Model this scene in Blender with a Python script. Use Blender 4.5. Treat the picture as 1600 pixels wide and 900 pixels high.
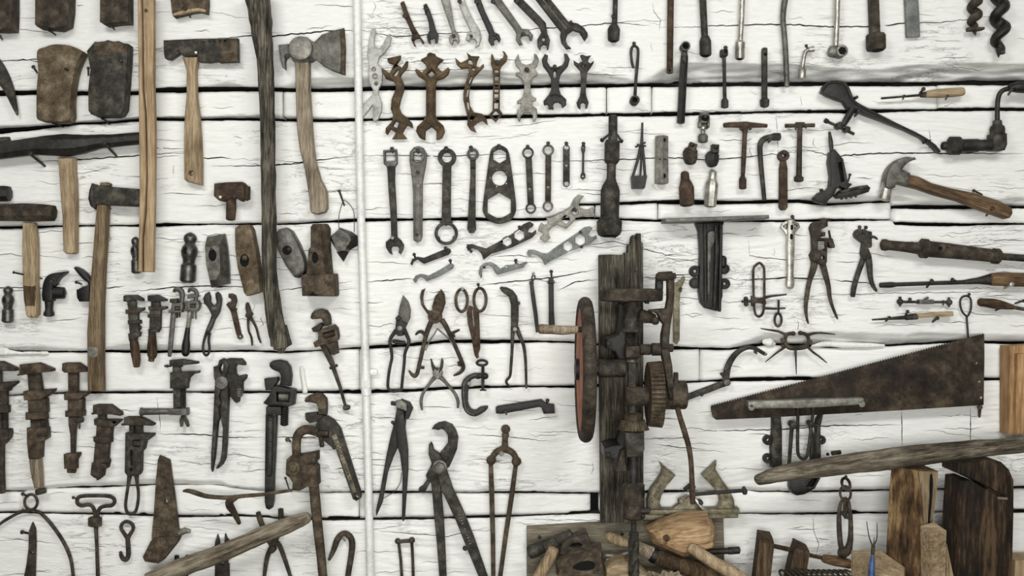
import bpy, bmesh, math, random
from mathutils import Vector, Matrix, noise
from mathutils.geometry import delaunay_2d_cdt
sc = bpy.context.scene
for o in list(bpy.data.objects): bpy.data.objects.remove(o)
COL = sc.collection
S = 0.0016            # metres per photo pixel at the wall plane
DP = 1750.0           # camera distance in the same pixel unit (2.8 m)
Z0 = 1.5              # height of the picture centre above the floor
# ---------------------------------------------------------------- camera, light, exposure
cam_d = bpy.data.cameras.new('camera'); cam = bpy.data.objects.new('camera', cam_d); COL.objects.link(cam)
cam.location = (0, -DP*S, Z0); cam.rotation_euler = (math.pi/2, 0, 0)
cam_d.sensor_width = 36; cam_d.lens = 36*DP/1600; cam_d.clip_start = .05
sc.camera = cam
vs = sc.view_settings
vs.view_transform = 'Standard'; vs.look = 'None'; vs.gamma = 1; vs.use_curve_mapping = False; vs.exposure = -0.75
world = bpy.data.worlds.new('room_light'); sc.world = world; world.use_nodes = True
_bg = world.node_tree.nodes['Background']; _bg.inputs[1].default_value = 0.42
_tc = world.node_tree.nodes.new('ShaderNodeTexCoord'); _sx = world.node_tree.nodes.new('ShaderNodeSeparateXYZ')
_rp = world.node_tree.nodes.new('ShaderNodeValToRGB')      # pale ceiling and walls above, dark floor below
_rp.color_ramp.elements[0].position = .40; _rp.color_ramp.elements[0].color = (.10, .095, .085, 1)
_rp.color_ramp.elements[1].position = .56; _rp.color_ramp.elements[1].color = (.98, 1, .98, 1)
_mp = world.node_tree.nodes.new('ShaderNodeMath'); _mp.operation = 'MULTIPLY_ADD'; _mp.inputs[1].default_value = .5; _mp.inputs[2].default_value = .5
for _a, _b in ((_tc.outputs['Generated'], _sx.inputs[0]), (_sx.outputs['Z'], _mp.inputs[0]), (_mp.outputs[0], _rp.inputs[0]), (_rp.outputs[0], _bg.inputs[0])): world.node_tree.links.new(_a, _b)
def area(name, loc, aim, size, sy, power, color=(1, 1, 1)):
    l = bpy.data.lights.new(name, 'AREA'); l.shape = 'RECTANGLE'; l.size = size; l.size_y = sy; l.energy = power; l.color = color
    o = bpy.data.objects.new(name, l); COL.objects.link(o); o.location = loc
    o.rotation_euler = (Vector(aim)-Vector(loc)).to_track_quat('-Z', 'Y').to_euler()
    return o
# two big ceiling lamps hanging in front of the wall, one on each side, plus an added front fill light behind the camera
area('ceiling_lamp_light', (-1.0, -2.5, 2.95), (-.2, 0, .9), 1.0, .4, 49, (1, .997, .98))
area('ceiling_lamp_light', (.95, -2.5, 2.95), (.2, 0, .9), 1.0, .4, 45, (1, .997, .98))
area('front_fill_light', (.1, -3.1, 1.25), (.1, 0, 1.2), 1.2, .6, 88, (1, .997, .985))

# ---------------------------------------------------------------- materials
def lin(c): 
    c = c/255
    return c/12.92 if c <= .04045 else ((c+.055)/1.055)**2.4
def L3(c): return (lin(c[0]), lin(c[1]), lin(c[2]), 1)
_M = {}
def newmat(name):
    m = bpy.data.materials.new(name); m.use_nodes = True
    nt = m.node_tree; b = nt.nodes['Principled BSDF']
    return m, nt, b
def nd(nt, t, **k):
    n = nt.nodes.new(t)
    for a, v in k.items(): n.inputs[a].default_value = v
    return n
def metal(name, cols, rough=.6, met=.35, scale=45, bump=.35, spk=None):
    """mottled old iron: large patches, small pits, fine bump"""
    m, nt, b = newmat(name); ln = nt.links.new
    tc = nd(nt, 'ShaderNodeTexCoord')
    n1 = nd(nt, 'ShaderNodeTexNoise', Scale=scale, Detail=6, Roughness=.68)
    ln(tc.outputs['Object'], n1.inputs['Vector'])
    cr = nd(nt, 'ShaderNodeValToRGB'); el = cr.color_ramp.elements
    el[0].position = .33; el[1].position = .68
    el[0].color = L3(cols[0]); el[1].color = L3(cols[2])
    e = el.new(.5); e.color = L3(cols[1])
    ln(n1.outputs['Fac'], cr.inputs[0])
    n2 = nd(nt, 'ShaderNodeTexNoise', Scale=scale*9, Detail=3, Roughness=.7)
    ln(tc.outputs['Object'], n2.inputs['Vector'])
    mx = nt.nodes.new('ShaderNodeMix'); mx.data_type = 'RGBA'; mx.blend_type = 'OVERLAY'; mx.inputs[0].default_value = .85
    ln(cr.outputs[0], mx.inputs[6]); ln(n2.outputs['Fac'], mx.inputs[7])
    ln(mx.outputs[2], b.inputs['Base Color'])
    b.inputs['Specular IOR Level'].default_value = .3 if rough > .55 else .5; b.inputs['Metallic'].default_value = met; b.inputs['Roughness'].default_value = rough
    bp = nd(nt, 'ShaderNodeBump', Strength=min(1, bump*1.6), Distance=.0016)
    ln(n2.outputs['Fac'], bp.inputs['Height']); ln(bp.outputs[0], b.inputs['Normal'])
    _M[name] = m
def wood(name, cols, ang=0.0, scale=30, stretch=14, rough=.75, bump=.5, dist=.0015):
    """grain running along z turned by ang (radians) in the wall plane"""
    m, nt, b = newmat(name); ln = nt.links.new
    tc = nd(nt, 'ShaderNodeTexCoord'); mp = nd(nt, 'ShaderNodeMapping')
    mr = nd(nt, 'ShaderNodeMapping')
    mr.inputs['Rotation'].default_value = (0, ang, 0)
    mp.inputs['Scale'].default_value = (1, 1, 1/stretch)
    ln(tc.outputs['Object'], mr.inputs['Vector']); ln(mr.outputs[0], mp.inputs['Vector'])
    n1 = nd(nt, 'ShaderNodeTexNoise', Scale=scale*3, Detail=5, Roughness=.7)
    ln(mp.outputs[0], n1.inputs['Vector'])
    cr = nd(nt, 'ShaderNodeValToRGB'); el = cr.color_ramp.elements
    el[0].position = .32; el[1].position = .68
    el[0].color = L3(cols[0]); el[1].color = L3(cols[2]); e = el.new(.5); e.color = L3(cols[1])
    n2 = nd(nt, 'ShaderNodeTexNoise', Scale=scale*12, Detail=4, Roughness=.7)
    ln(mp.outputs[0], n2.inputs['Vector'])
    n3 = nd(nt, 'ShaderNodeTexNoise', Scale=14, Detail=4)
    ln(tc.outputs['Object'], n3.inputs['Vector'])
    ad = nt.nodes.new('ShaderNodeMath'); ad.operation = 'MULTIPLY_ADD'; ad.inputs[1].default_value = .5
    ln(n2.outputs['Fac'], ad.inputs[0])
    a2 = nt.nodes.new('ShaderNodeMath'); a2.operation = 'MULTIPLY_ADD'; a2.inputs[1].default_value = .5; a2.inputs[2].default_value = -.25
    ln(n3.outputs['Fac'], a2.inputs[0])
    a3 = nt.nodes.new('ShaderNodeMath'); a3.operation = 'MULTIPLY_ADD'; a3.inputs[1].default_value = .75
    ln(n1.outputs['Fac'], a3.inputs[0]); ln(a2.outputs[0], a3.inputs[2])
    ln(a3.outputs[0], ad.inputs[2])
    sb = nt.nodes.new('ShaderNodeMath'); sb.operation = 'SUBTRACT'; sb.inputs[1].default_value = .12
    ln(ad.outputs[0], sb.inputs[0]); ln(sb.outputs[0], cr.inputs[0])
    ln(cr.outputs[0], b.inputs['Base Color'])
    b.inputs['Roughness'].default_value = rough; b.inputs['Specular IOR Level'].default_value = .25
    bp = nd(nt, 'ShaderNodeBump', Strength=bump, Distance=dist)
    ln(n2.outputs['Fac'], bp.inputs['Height']); ln(bp.outputs[0], b.inputs['Normal'])
    _M[name] = m
metal('rust', [(40, 33, 26), (72, 62, 49), (108, 95, 77)], .8, .1, 40)
metal('redrust', [(38, 30, 23), (66, 53, 42), (98, 80, 65)], .85, .05, 40)
metal('bronze', [(40, 31, 19), (70, 56, 36), (104, 86, 58)], .6, .3, 35)
metal('iron', [(30, 29, 25), (57, 54, 47), (92, 88, 77)], .65, .3, 40)
metal('brown', [(33, 29, 24), (60, 53, 44), (94, 84, 70)], .75, .15, 40)
metal('dark', [(20, 19, 17), (36, 34, 30), (58, 55, 48)], .5, .3, 45)
metal('polished', [(44, 43, 39), (78, 76, 70), (112, 110, 103)], .32, .65, 45, .2)
metal('black', [(10, 10, 9), (20, 19, 18), (38, 36, 33)], .4, .3, 45)
metal('steel', [(62, 60, 54), (92, 90, 82), (122, 119, 110)], .5, .45, 45, .25)
metal('grey', [(86, 84, 76), (122, 119, 110), (152, 149, 139)], .5, .4, 45, .25)
metal('chrome', [(112, 109, 99), (160, 157, 147), (196, 194, 186)], .3, .6, 45, .15)
metal('pale', [(128, 127, 120), (166, 165, 158), (194, 193, 186)], .55, .25, 40, .2)
metal('axe', [(54, 44, 31), (94, 81, 62), (138, 125, 105)], .8, .1, 22, .5)
metal('brass', [(74, 68, 50), (118, 110, 88), (156, 148, 124)], .5, .35, 50, .35)
metal('orange', [(132, 72, 50), (178, 108, 82), (196, 132, 106)], .7, .0, 30, .2)
metal('blue', [(42, 58, 92), (62, 84, 130), (120, 138, 168)], .5, .1, 40, .15)
metal('slate', [(84, 86, 82), (110, 113, 108), (134, 136, 130)], .6, .2, 30, .2)
metal('sawblade', [(22, 18, 14), (48, 40, 32), (84, 73, 58)], .8, .1, 14, .4)
metal('hole', [(6, 6, 5), (9, 9, 8), (14, 13, 12)], .9, 0, 40, 0)
metal('paintwhite', [(205, 205, 198), (226, 226, 221), (234, 234, 230)], .4, 0, 10, .05)
metal('caulk', [(205, 204, 196), (226, 225, 218), (234, 233, 228)], .5, 0, 10, .1)
TAN = [(108, 91, 67), (148, 129, 101), (178, 159, 129)]
GRW = [(86, 76, 61), (128, 116, 97), (164, 152, 132)]
DKW = [(34, 25, 16), (66, 51, 35), (104, 84, 60)]
BRW = [(50, 37, 24), (88, 68, 47), (126, 102, 74)]
WEA = [(26, 24, 20), (72, 68, 58), (130, 123, 108)]
wood('tan', TAN); wood('tanlight', [(126, 104, 76), (158, 135, 104), (182, 160, 128)], 0, 22, 16, .7, .3)
wood('greywood', GRW); wood('darkwood', DKW); wood('weathered', WEA, 0, 26, 16, .9, 1.2, .004)
wood('stickwood', [(62, 55, 44), (116, 106, 90), (154, 144, 126)], -1.19, 26, 14, .8, .8, .002)
wood('barwood', [(44, 39, 31), (96, 88, 74), (148, 139, 122)], -1.42, 26, 14, .9, 1.1, .003)
wood('hamwood', BRW, -1.9, 26, 12, .55, .3); wood('flatwood', TAN, math.pi/2); wood('flatdark', DKW, math.pi/2)
wood('flatbrown', BRW, math.pi/2)
wood('handlebrown', [(62, 50, 36), (104, 88, 66), (136, 118, 92)])
wood('timberwood', [(112, 84, 54), (154, 120, 82), (182, 148, 108)], 0, 18)
wood('plank', [(78, 72, 60), (108, 101, 86), (140, 132, 115)], math.pi/2, 24, 14, .85, .6)
wood('malletwood', [(108, 82, 54), (156, 128, 94), (190, 164, 126)], -1.45, 14, 8, .6, .3)
wood('blockwood', [(34, 24, 14), (84, 63, 40), (140, 114, 80)], 0, 8, 6, .85, .7)
wood('blockdark', [(16, 12, 9), (40, 30, 21), (82, 64, 45)], 0, 10, 8, .85, .7)

# ---------------------------------------------------------------- view frame of the tracing and world mapping
_v = [0, 0, 1.0]
def V(ox, oy, s): _v[:] = [ox, oy, s]
VW = {1: (0, 0, 4), 2: (240, 0, 4), 3: (0, 180, 4), 4: (260, 200, 4), 5: (0, 340, 4), 6: (260, 340, 4), 7: (0, 520, 4), 8: (260, 520, 4),
      9: (0, 675, 4), 10: (260, 675, 4), 11: (560, 0, 4), 12: (560, 200, 4), 13: (700, 220, 4), 14: (560, 420, 3.75), 15: (560, 600, 3),
      16: (860, 350, 4.2846), 17: (860, 520, 4.2846), 18: (820, 700, 4.4444), 19: (920, 0, 4.5), 20: (1240, 0, 4.4444), 21: (920, 160, 4.0917),
      22: (1240, 120, 4), 23: (1020, 320, 4.5), 24: (1280, 330, 4.2844), 25: (1040, 500, 4.5), 26: (1300, 500, 4.5), 27: (1160, 610, 4.7385),
      28: (990, 690, 4.284), 29: (1160, 720, 5), 30: (1340, 690, 4.2846), 0: (0, 0, 1)}
def U(n): V(*VW[n])
def px(p): return (_v[0]+p[0]/_v[2], _v[1]+p[1]/_v[2])
def KK(d): return (DP-d)/DP
def W(x, y, d, k): return Vector(((x-800)*S*k, -d*S, Z0+(450-y)*S*k))

# ---------------------------------------------------------------- things and parts
THINGS = []; CUR = None; PART = None
def T(name, label, cat, d=14, group=None, kind=None):
    """start a thing; d = depth (px) of the face the outlines were measured on"""
    global CUR, PART
    CUR = dict(name=name, label=label, cat=cat, d=d, group=group, kind=kind, parts=[]); THINGS.append(CUR); PART = None
def P(name, mat, label=None, sub=False, d=None):
    global PART
    PART = dict(name=name, mat=mat, label=label, sub=sub, k=KK(CUR['d'] if d is None else d), bm=bmesh.new()); CUR['parts'].append(PART)
def vv(x, y, d): return PART['bm'].verts.new(W(x, y, d, PART['k']))
def face(vs, smooth=True):
    try: PART['bm'].faces.new(vs).smooth = smooth
    except ValueError: pass
# ---- outline helpers (all in the traced view's units)
def cr(pts, n, closed=True):
    """Catmull-Rom; a point with a third element is a sharp corner"""
    out = []; N = len(pts)
    rng = range(N if closed else N-1)
    for i in rng:
        p0, p1, p2, p3 = [pts[(i+j) % N] if closed else pts[max(0, min(N-1, i+j))] for j in (-1, 0, 1, 2)]
        a, b, c, e = Vector(p0[:2]), Vector(p1[:2]), Vector(p2[:2]), Vector(p3[:2])
        m1 = (c-b) if len(p1) > 2 else (c-a)/2
        m2 = (c-b) if len(p2) > 2 else (e-b)/2
        for q in range(n):
            t = q/n
            out.append(tuple((2*t**3-3*t*t+1)*b+(t**3-2*t*t+t)*m1+(-2*t**3+3*t*t)*c+(t**3-t*t)*m2))
    if not closed: out.append(tuple(pts[-1][:2]))
    return out
def ci(x, y, r, n=20, ry=None): 
    ry = ry or r
    return [(x+r*math.cos(2*math.pi*i/n), y+ry*math.sin(2*math.pi*i/n)) for i in range(n)]
def hx(x, y, r, rot=0, n=6): return [(x+r*math.cos(rot+2*math.pi*i/n), y+r*math.sin(rot+2*math.pi*i/n)) for i in range(n)]
def rc(x0, y0, x1, y1): return [(x0, y0), (x1, y0), (x1, y1), (x0, y1)]
def rr(x0, y0, x1, y1, r, n=4):
    o = []
    for cx, cy, a in ((x1-r, y0+r, -90), (x1-r, y1-r, 0), (x0+r, y1-r, 90), (x0+r, y0+r, 180)):
        for i in range(n+1):
            t = math.radians(a+90*i/n); o.append((cx+r*math.cos(t), cy+r*math.sin(t)))
    return o
def br(p, q, w0, w1=None):
    w1 = w0 if w1 is None else w1
    a, b = Vector(p), Vector(q); t = (b-a).normalized(); n = Vector((-t.y, t.x))
    return [tuple(a+n*w0), tuple(b+n*w1), tuple(b-n*w1), tuple(a-n*w0)]
def _area(o): return sum(o[i][0]*o[(i+1) % len(o)][1]-o[(i+1) % len(o)][0]*o[i][1] for i in range(len(o)))/2
def inset(o, b):
    """move the outline inwards by b (o in px, any winding)"""
    n = len(o); s = 1 if _area(o) > 0 else -1; r = []
    for i in range(n):
        p, c, q = Vector(o[i-1]), Vector(o[i]), Vector(o[(i+1) % n])
        e1 = c-p; e2 = q-c
        if e1.length < 1e-6 or e2.length < 1e-6: r.append(tuple(c)); continue
        e1.normalize(); e2.normalize()
        n1 = Vector((-e1.y, e1.x))*s; n2 = Vector((-e2.y, e2.x))*s
        m = n1+n2
        if m.length < .2: m = n1
        else:
            m.normalize(); m = m/max(.55, m.dot(n1))
        r.append(tuple(c+m*b))
    return r
def _dedupe(o):
    r = []
    for p in o:
        if not r or (abs(p[0]-r[-1][0])+abs(p[1]-r[-1][1])) > 1e-4: r.append(p)
    if len(r) > 1 and abs(r[0][0]-r[-1][0])+abs(r[0][1]-r[-1][1]) < 1e-4: r.pop()
    return r
def pl(o, d0, d1, b=1.0, h=(), sm=0, dome=None):
    """outline o extruded from depth d0 to d1 with a rounded front edge b (px) and through holes h"""
    if sm: o = cr(o, sm)
    o = _dedupe([px(p) for p in o]); hs = [_dedupe([px(p) for p in q]) for q in h]
    b = min(b, (d1-d0)*.9)
    steps = [(0, d0), (0, d1-b), (.3*b, d1-.3*b), (b, d1)] if b > 0 else [(0, d0), (0, d1)]
    def rings(out, sg):
        rs = []
        for off, dd in steps:
            q = inset(out, off*sg) if off else out
            rs.append([vv(x, y, dd) for x, y in q])
        for a, c in zip(rs, rs[1:]):
            m = len(a)
            for i in range(m): face([a[i], a[(i+1) % m], c[(i+1) % m], c[i]])
        return rs
    R = [rings(o, 1)]+[rings(q, -1) for q in hs]
    for end in (0, -1):
        loops = [r[end] for r in R]
        flat = [v for l in loops for v in l]; y = flat[0].co.y
        pts = [Vector((v.co.x*1000, v.co.z*1000)) for v in flat]
        ed = []; n0 = 0; segs = []
        for l in loops:
            m = len(l)
            for i in range(m):
                ed.append((n0+i, n0+(i+1) % m)); segs.append((pts[n0+i], pts[n0+(i+1) % m]))
            n0 += m
        vo, eo, fo, ov, oe, of = delaunay_2d_cdt(pts, ed, [], 0, 1e-5)
        vm = [flat[q[0]] if q else PART['bm'].verts.new((vo[i].x/1000, y, vo[i].y/1000)) for i, q in enumerate(ov)]
        for f in fo:
            c = (vo[f[0]]+vo[f[1]]+vo[f[2]])/3; ins = False
            for p, q in segs:
                if (p.y > c.y) != (q.y > c.y) and c.x < (q.x-p.x)*(c.y-p.y)/(q.y-p.y)+p.x: ins = not ins
            if ins: face([vm[k] for k in f], False)
def loft(secs):
    """closed solid through outlines of equal count: [(outline, depth or list of depths), ...]"""
    rs = []
    for o, d in secs:
        o = [px(p) for p in o]
        rs.append([vv(x, y, d[i] if isinstance(d, (list, tuple)) else d) for i, (x, y) in enumerate(o)])
    for a, c in zip(rs, rs[1:]):
        m = len(a)
        for i in range(m): face([a[i], a[(i+1) % m], c[(i+1) % m], c[i]])
    face(rs[0]); face(rs[-1])
def poly(vs, fs):
    q = [vv(*px(p), p[2]) for p in vs]
    for f in fs: face([q[i] for i in f])
def tb(pts, r, d=10, n=12, asp=1.0, cl=False, sm=0, rot=0.0, rd=None, raw=False, wob=0):
    """swept round bar: pts (x, y[, depth]), r a number or one per point (view units); asp = depth/width"""
    s = 1.0 if raw else _v[2]
    Q = []
    for p in pts:
        x, y = (p[0], p[1]) if raw else px(p)
        Q.append(Vector((x, y, p[2] if len(p) > 2 else d)))
    Rr = [q/s for q in r] if isinstance(r, (list, tuple)) else [r/s]*len(Q)
    if sm:
        q2, r2 = [], []; N = len(Q)
        for i in range(N if cl else N-1):
            g = lambda j: Q[(i+j) % N] if cl else Q[max(0, min(N-1, i+j))]
            a, b2, c, e = g(-1), g(0), g(1), g(2)
            ra, rb = Rr[i], Rr[(i+1) % N]
            for k in range(sm):
                t = k/sm
                q2.append((2*t**3-3*t*t+1)*b2+(t**3-2*t*t+t)*(c-a)/2+(-2*t**3+3*t*t)*c+(t**3-t*t)*(e-b2)/2)
                r2.append(ra+(rb-ra)*(t*t*(3-2*t)))
        if not cl: q2.append(Q[-1]); r2.append(Rr[-1])
        Q, Rr = q2, r2
    N = len(Q); tan = []
    for i in range(N):
        a = Q[i-1] if (i > 0 or cl) else Q[i]; c = Q[(i+1) % N] if (i < N-1 or cl) else Q[i]
        t = c-a
        tan.append(t.normalized() if t.length > 1e-9 else (tan[-1] if tan else Vector((1, 0, 0))))
    ref = Vector((0, 0, 1))
    if abs(tan[0].dot(ref)) > .9: ref = Vector((0, 1, 0))
    rings = []; B = ref
    st = []
    if rd is None: rd = True
    for i in range(N):
        B = (B-tan[i]*B.dot(tan[i])).normalized()
        A = tan[i].cross(B)
        st.append((Q[i], Rr[i], A, B, tan[i]))
    if not cl:
        q, r0, A, B2, t = st[0]
        e = r0*.9 if rd == 'ball' else min(r0*.25, 2.0)
        pre = [(q-t*e*math.sin(f)+t*0, r0*math.cos(f), A, B2, t) for f in ((1.35, .9, .45) if rd == 'ball' else (1.0,))] if rd else []
        q, r1, A1, B1, t1 = st[-1]
        e = r1*.9 if rd == 'ball' else min(r1*.25, 2.0)
        post = [(q+t1*e*math.sin(f), r1*math.cos(f), A1, B1, t1) for f in ((.45, .9, 1.35) if rd == 'ball' else (1.0,))] if rd else []
        st = pre+st+post
    for q, rr_, A, B2, t in st:
        ring = []
        for j in range(n):
            a = rot+2*math.pi*j/n
            rw = rr_
            if wob: rw *= 1+wob*noise.noise(q*.05+A*math.cos(a)*1.5+B2*math.sin(a)*1.5)
            v = q+A*(rw*math.cos(a))+B2*(rw*asp*math.sin(a))
            ring.append(vv(v.x, v.y, v.z))
        rings.append(ring)
    M = len(rings)
    for i in range(M if cl else M-1):
        a, c = rings[i], rings[(i+1) % M]
        for j in range(n): face([a[j], a[(j+1) % n], c[(j+1) % n], c[j]])
    if not cl: face(rings[0], False); face(rings[-1], False)
def ball(x, y, r, d=10, n=14, asp=1):
    pts = [(x, y+r*math.cos(a)) for a in [math.pi*i/8 for i in range(1, 8)]]
    tb(pts, [r*math.sin(math.pi*i/8) for i in range(1, 8)], d=d, n=n, rd=False, asp=asp)
def screw(p, q, r, pitch, d=10, n=10, dep=.28, d2=None):
    a, b = Vector(p), Vector(q); m = max(2, int((b-a).length/pitch))
    pts, rs = [], []
    for i in range(2*m+1):
        w = a.lerp(b, i/(2*m)); pts.append((w.x, w.y, d+((d2 if d2 is not None else d)-d)*i/(2*m))); rs.append(r*(1 if i % 2 else 1-dep))
    tb(pts, rs, n=n)
def ring(x, y, R, r, d0, d1, n=24, h=None, b=1.0, ry=None): pl(ci(x, y, R, n, ry), d0, d1, b, [h or ci(x, y, r, n, (ry-(R-r)) if ry else None)])
def dot(x, y, r, d0, d1, n=14, ry=None, b=.6): pl(ci(x, y, r, n, ry), d0, d1, b)
def auger(x, y0, y1, R, r0, pitch, d, th, hand=1, core=None):
    """twisted auger flight round a vertical axis (view units)"""
    s = _v[2]; n = 18; st = int((y1-y0)/pitch*n); pr = None
    for i in range(st+1):
        a = hand*2*math.pi*i/n; y = y0+pitch*i/n
        c = px((x, y)); ta = min(1, (st-i)/4+.35)
        ru = R/s*ta
        q = []
        for rad, off in ((r0/s, -th), (r0/s, th), (ru, th*.35), (ru, -th*.35)):
            q.append(vv(c[0]+rad*math.cos(a), c[1]+off/s, d+rad*math.sin(a)))
        if pr:
            for j in range(4): face([pr[j], pr[(j+1) % 4], q[(j+1) % 4], q[j]])
        else: face(q)
        pr = q
    face(pr)
    tb([(x, y0), (x, y1)], r0*1.15, d=d, n=10)
def twist(x, y0, y1, R, pitch, d, dep=.45):
    """fluted twist drill on a vertical axis"""
    n = 24; st = 40; rs = []
    for i in range(st+1):
        y = y0+(y1-y0)*i/st; c = px((x, y)); ph = 2*math.pi*(y-y0)/pitch; g = []
        for j in range(n):
            b = 2*math.pi*j/n; w = abs(math.sin(b))**.6; r = R/_v[2]*(1-dep*(1-w) if w < .8 else 1)
            g.append(vv(c[0]+r*math.cos(b+ph), c[1], d+r*math.sin(b+ph)))
        rs.append(g)
    for p, q in zip(rs, rs[1:]):
        for j in range(n): face([p[j], p[(j+1) % n], q[(j+1) % n], q[j]])
    face(rs[0], False); face(rs[-1], False)
def corkscrew(x, y0, y1, R, pitch, d):
    """thick twisted auger flight on a vertical axis, tapering to its tip"""
    s = _v[2]; n = 14; st = int((y1-y0)/pitch*n); pts = []; rs = []
    for i in range(st+1):
        a = 2*math.pi*i/n+.6; y = y0+pitch*i/n; c = px((x, y)); k = min(1, (st-i)/10+.25)
        pts.append((c[0]+R/s*.42*k*math.cos(a), c[1], d+R/s*.42*k*math.sin(a))); rs.append(R/s*.56*k)
    tb(pts, rs, n=12, raw=True, asp=.8)
def gear(p, q, r0, r1, teeth, dep):
    """toothed (bevel) wheel along the axis p-q (px, with depth)"""
    p, q = Vector(p), Vector(q); t = (q-p).normalized()
    ref = Vector((0, 0, 1)) if abs(t.z) < .9 else Vector((0, 1, 0))
    A = t.cross(ref).normalized(); B = t.cross(A)
    rs = []
    for c, r in ((p, r0), (q, r1)):
        g = []
        for i in range(teeth):
            for f, k in ((0, -dep), (.28, -dep), (.42, 0), (.86, 0)):
                a = 2*math.pi*(i+f)/teeth; w = c+(A*math.cos(a)+B*math.sin(a))*(r+k); g.append(vv(w.x, w.y, w.z))
        rs.append(g)
    m = len(rs[0])
    for i in range(m): face([rs[0][i], rs[0][(i+1) % m], rs[1][(i+1) % m], rs[1][i]])
    for g in rs:
        c = Vector((0, 0, 0))
        for v in g: c += v.co
        cv = PART['bm'].verts.new(c/m)
        for i in range(m): face([g[i], g[(i+1) % m], cv])
def text(s, p, size, ang, d, mat, label=None):
    """raised lettering: centre p (view units), cap height size (view units), ang clockwise degrees in the picture"""
    P('lettering', mat, label)
    cu = bpy.data.curves.new('lettering', 'FONT'); cu.body = s; cu.align_x = 'CENTER'; cu.align_y = 'CENTER'; cu.size = 1; cu.extrude = .06
    ob = bpy.data.objects.new('lettering', cu); COL.objects.link(ob)
    me = bpy.data.meshes.new_from_object(ob.evaluated_get(bpy.context.evaluated_depsgraph_get()))
    c = px(p); f = size/_v[2]/.7; a = math.radians(ang)
    idx = []
    for v in me.vertices:
        x, y = v.co.x*f, -v.co.y*f
        idx.append(vv(c[0]+x*math.cos(a)-y*math.sin(a), c[1]+x*math.sin(a)+y*math.cos(a), d+(0.4 if v.co.z > 0 else -.4)))
    for q in me.polygons: face([idx[i] for i in q.vertices])
    bpy.data.objects.remove(ob); bpy.data.curves.remove(cu); bpy.data.meshes.remove(me)
# ---- nails: things of their own, driven into the wall
NAILS = []
def N(x, y, x2, y2, dh, where, who=None, r=1.5, mat='dark'):
    """head at view (x, y) and depth dh, point enters the wall at view (x2, y2)"""
    NAILS.append((px((x, y)), px((x2, y2)), dh, where, who or CUR['label'], r, mat))
GROUPS = dict(bare_axe='axe heads without handles', bare_hammer='hammer heads without handles', ball_peen_hammer='ball-peen hammer heads', claw_hammer='claw hammers', monkey_wrench='monkey wrenches', pipe_wrench='pipe wrenches',
    adjustable_wrench='adjustable wrenches', open_wrench='open-ended wrenches', implement_wrench='brown implement wrenches', multi_wrench='multi-jaw wrenches', box_wrench='ring and box wrenches', ratchet_wrench='ratchet wrenches',
    flat_wrench='small flat wrenches', hook_spanner='hook spanners', hinge_strap='hanging iron straps', pliers='pliers and tongs', drive_socket='pair of square drive sockets', socket='pair of bottle-shaped sockets', t_wrench='T-handle wrenches',
    socket_bar='hanging socket wrenches', extension_bar='socket extension bars', auger_bit='auger bits', shelf_bracket='cast iron brackets')
def finish():
    used = set()
    for a, b, dh, where, who, r, mat in NAILS:
        full = 'nail '+where+' '+who; opts = [full]
        for sep in (', ', ' with ', ' without ', ' and ', ' hanging ', ' lying ', ' beside ', ' above ', ' right of ', ' standing ', ' between '):
            p = full.find(sep, len('nail '+where)+8)
            while p > 0: opts.append(full[:p]); p = full.find(sep, p+2)
        opts = sorted((q for q in opts if len(q.split()) <= 16 and q not in used), key=lambda q: -len(q))
        lab = opts[0] if opts else ' '.join(full.split()[:16]).strip(',')
        lab = lab.strip(', '); used.add(lab)
        T('nail', lab, 'nail', 0, 'nails holding the tools on the wall')
        P('nail', mat, d=0)
        k1, k2 = KK(dh), KK(-6)
        A = Vector((800+(a[0]-800)*k1, 450+(a[1]-450)*k1, dh)); B = Vector((800+(b[0]-800)*k2, 450+(b[1]-450)*k2, -6))
        t = (B-A).normalized()
        tb([tuple(A), tuple(A+t*1.2), tuple(A+t*1.3), tuple(A.lerp(B, .5)), tuple(B)], [r*1.7, r*1.7, r, r*.95, r*.8], raw=True, n=8)
    for t in THINGS:
        los = [v.co for p in t['parts'] for v in p['bm'].verts]
        mn = Vector([min(c[i] for c in los) for i in range(3)]); mx = Vector([max(c[i] for c in los) for i in range(3)])
        org = Vector(((mn.x+mx.x)/2, mx.y, mn.z))
        root = None; last = None
        if len(t['parts']) > 1:
            root = bpy.data.objects.new(t['name'], None); root.empty_display_size = .03; COL.objects.link(root); root.location = org
        for p in t['parts']:
            bm = p['bm']
            bmesh.ops.translate(bm, verts=bm.verts, vec=-org)
            bmesh.ops.recalc_face_normals(bm, faces=bm.faces)
            nm = p['name'] if root else t['name']
            me = bpy.data.meshes.new(nm); bm.to_mesh(me); bm.free()
            me.set_sharp_from_angle(angle=math.radians(34))
            me.materials.append(_M[p['mat']])
            o = bpy.data.objects.new(nm, me); COL.objects.link(o)
            if root is None: o.location = org; root = o; r0 = True
            else:
                o.parent = last if (p['sub'] and last) else root
                if not p['sub']: last = o
            if p['label']: o['label'] = p['label']
        root['label'] = t['label']; root['category'] = t['cat']
        if t['group'] is None and t['name'] in GROUPS: t['group'] = GROUPS[t['name']]
        if t['group']: root['group'] = t['group']
        if t['kind']: root['kind'] = t['kind']
    seen = {}
    for t in THINGS:
        n = len(t['label'].split())
        if not 4 <= n <= 16: print('LABEL LEN', n, t['label'])
        if t['label'] in seen: print('LABEL DUP', t['label'])
        seen[t['label']] = 1
    print('things', len(THINGS), 'parts', sum(len(t['parts']) for t in THINGS))
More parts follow.
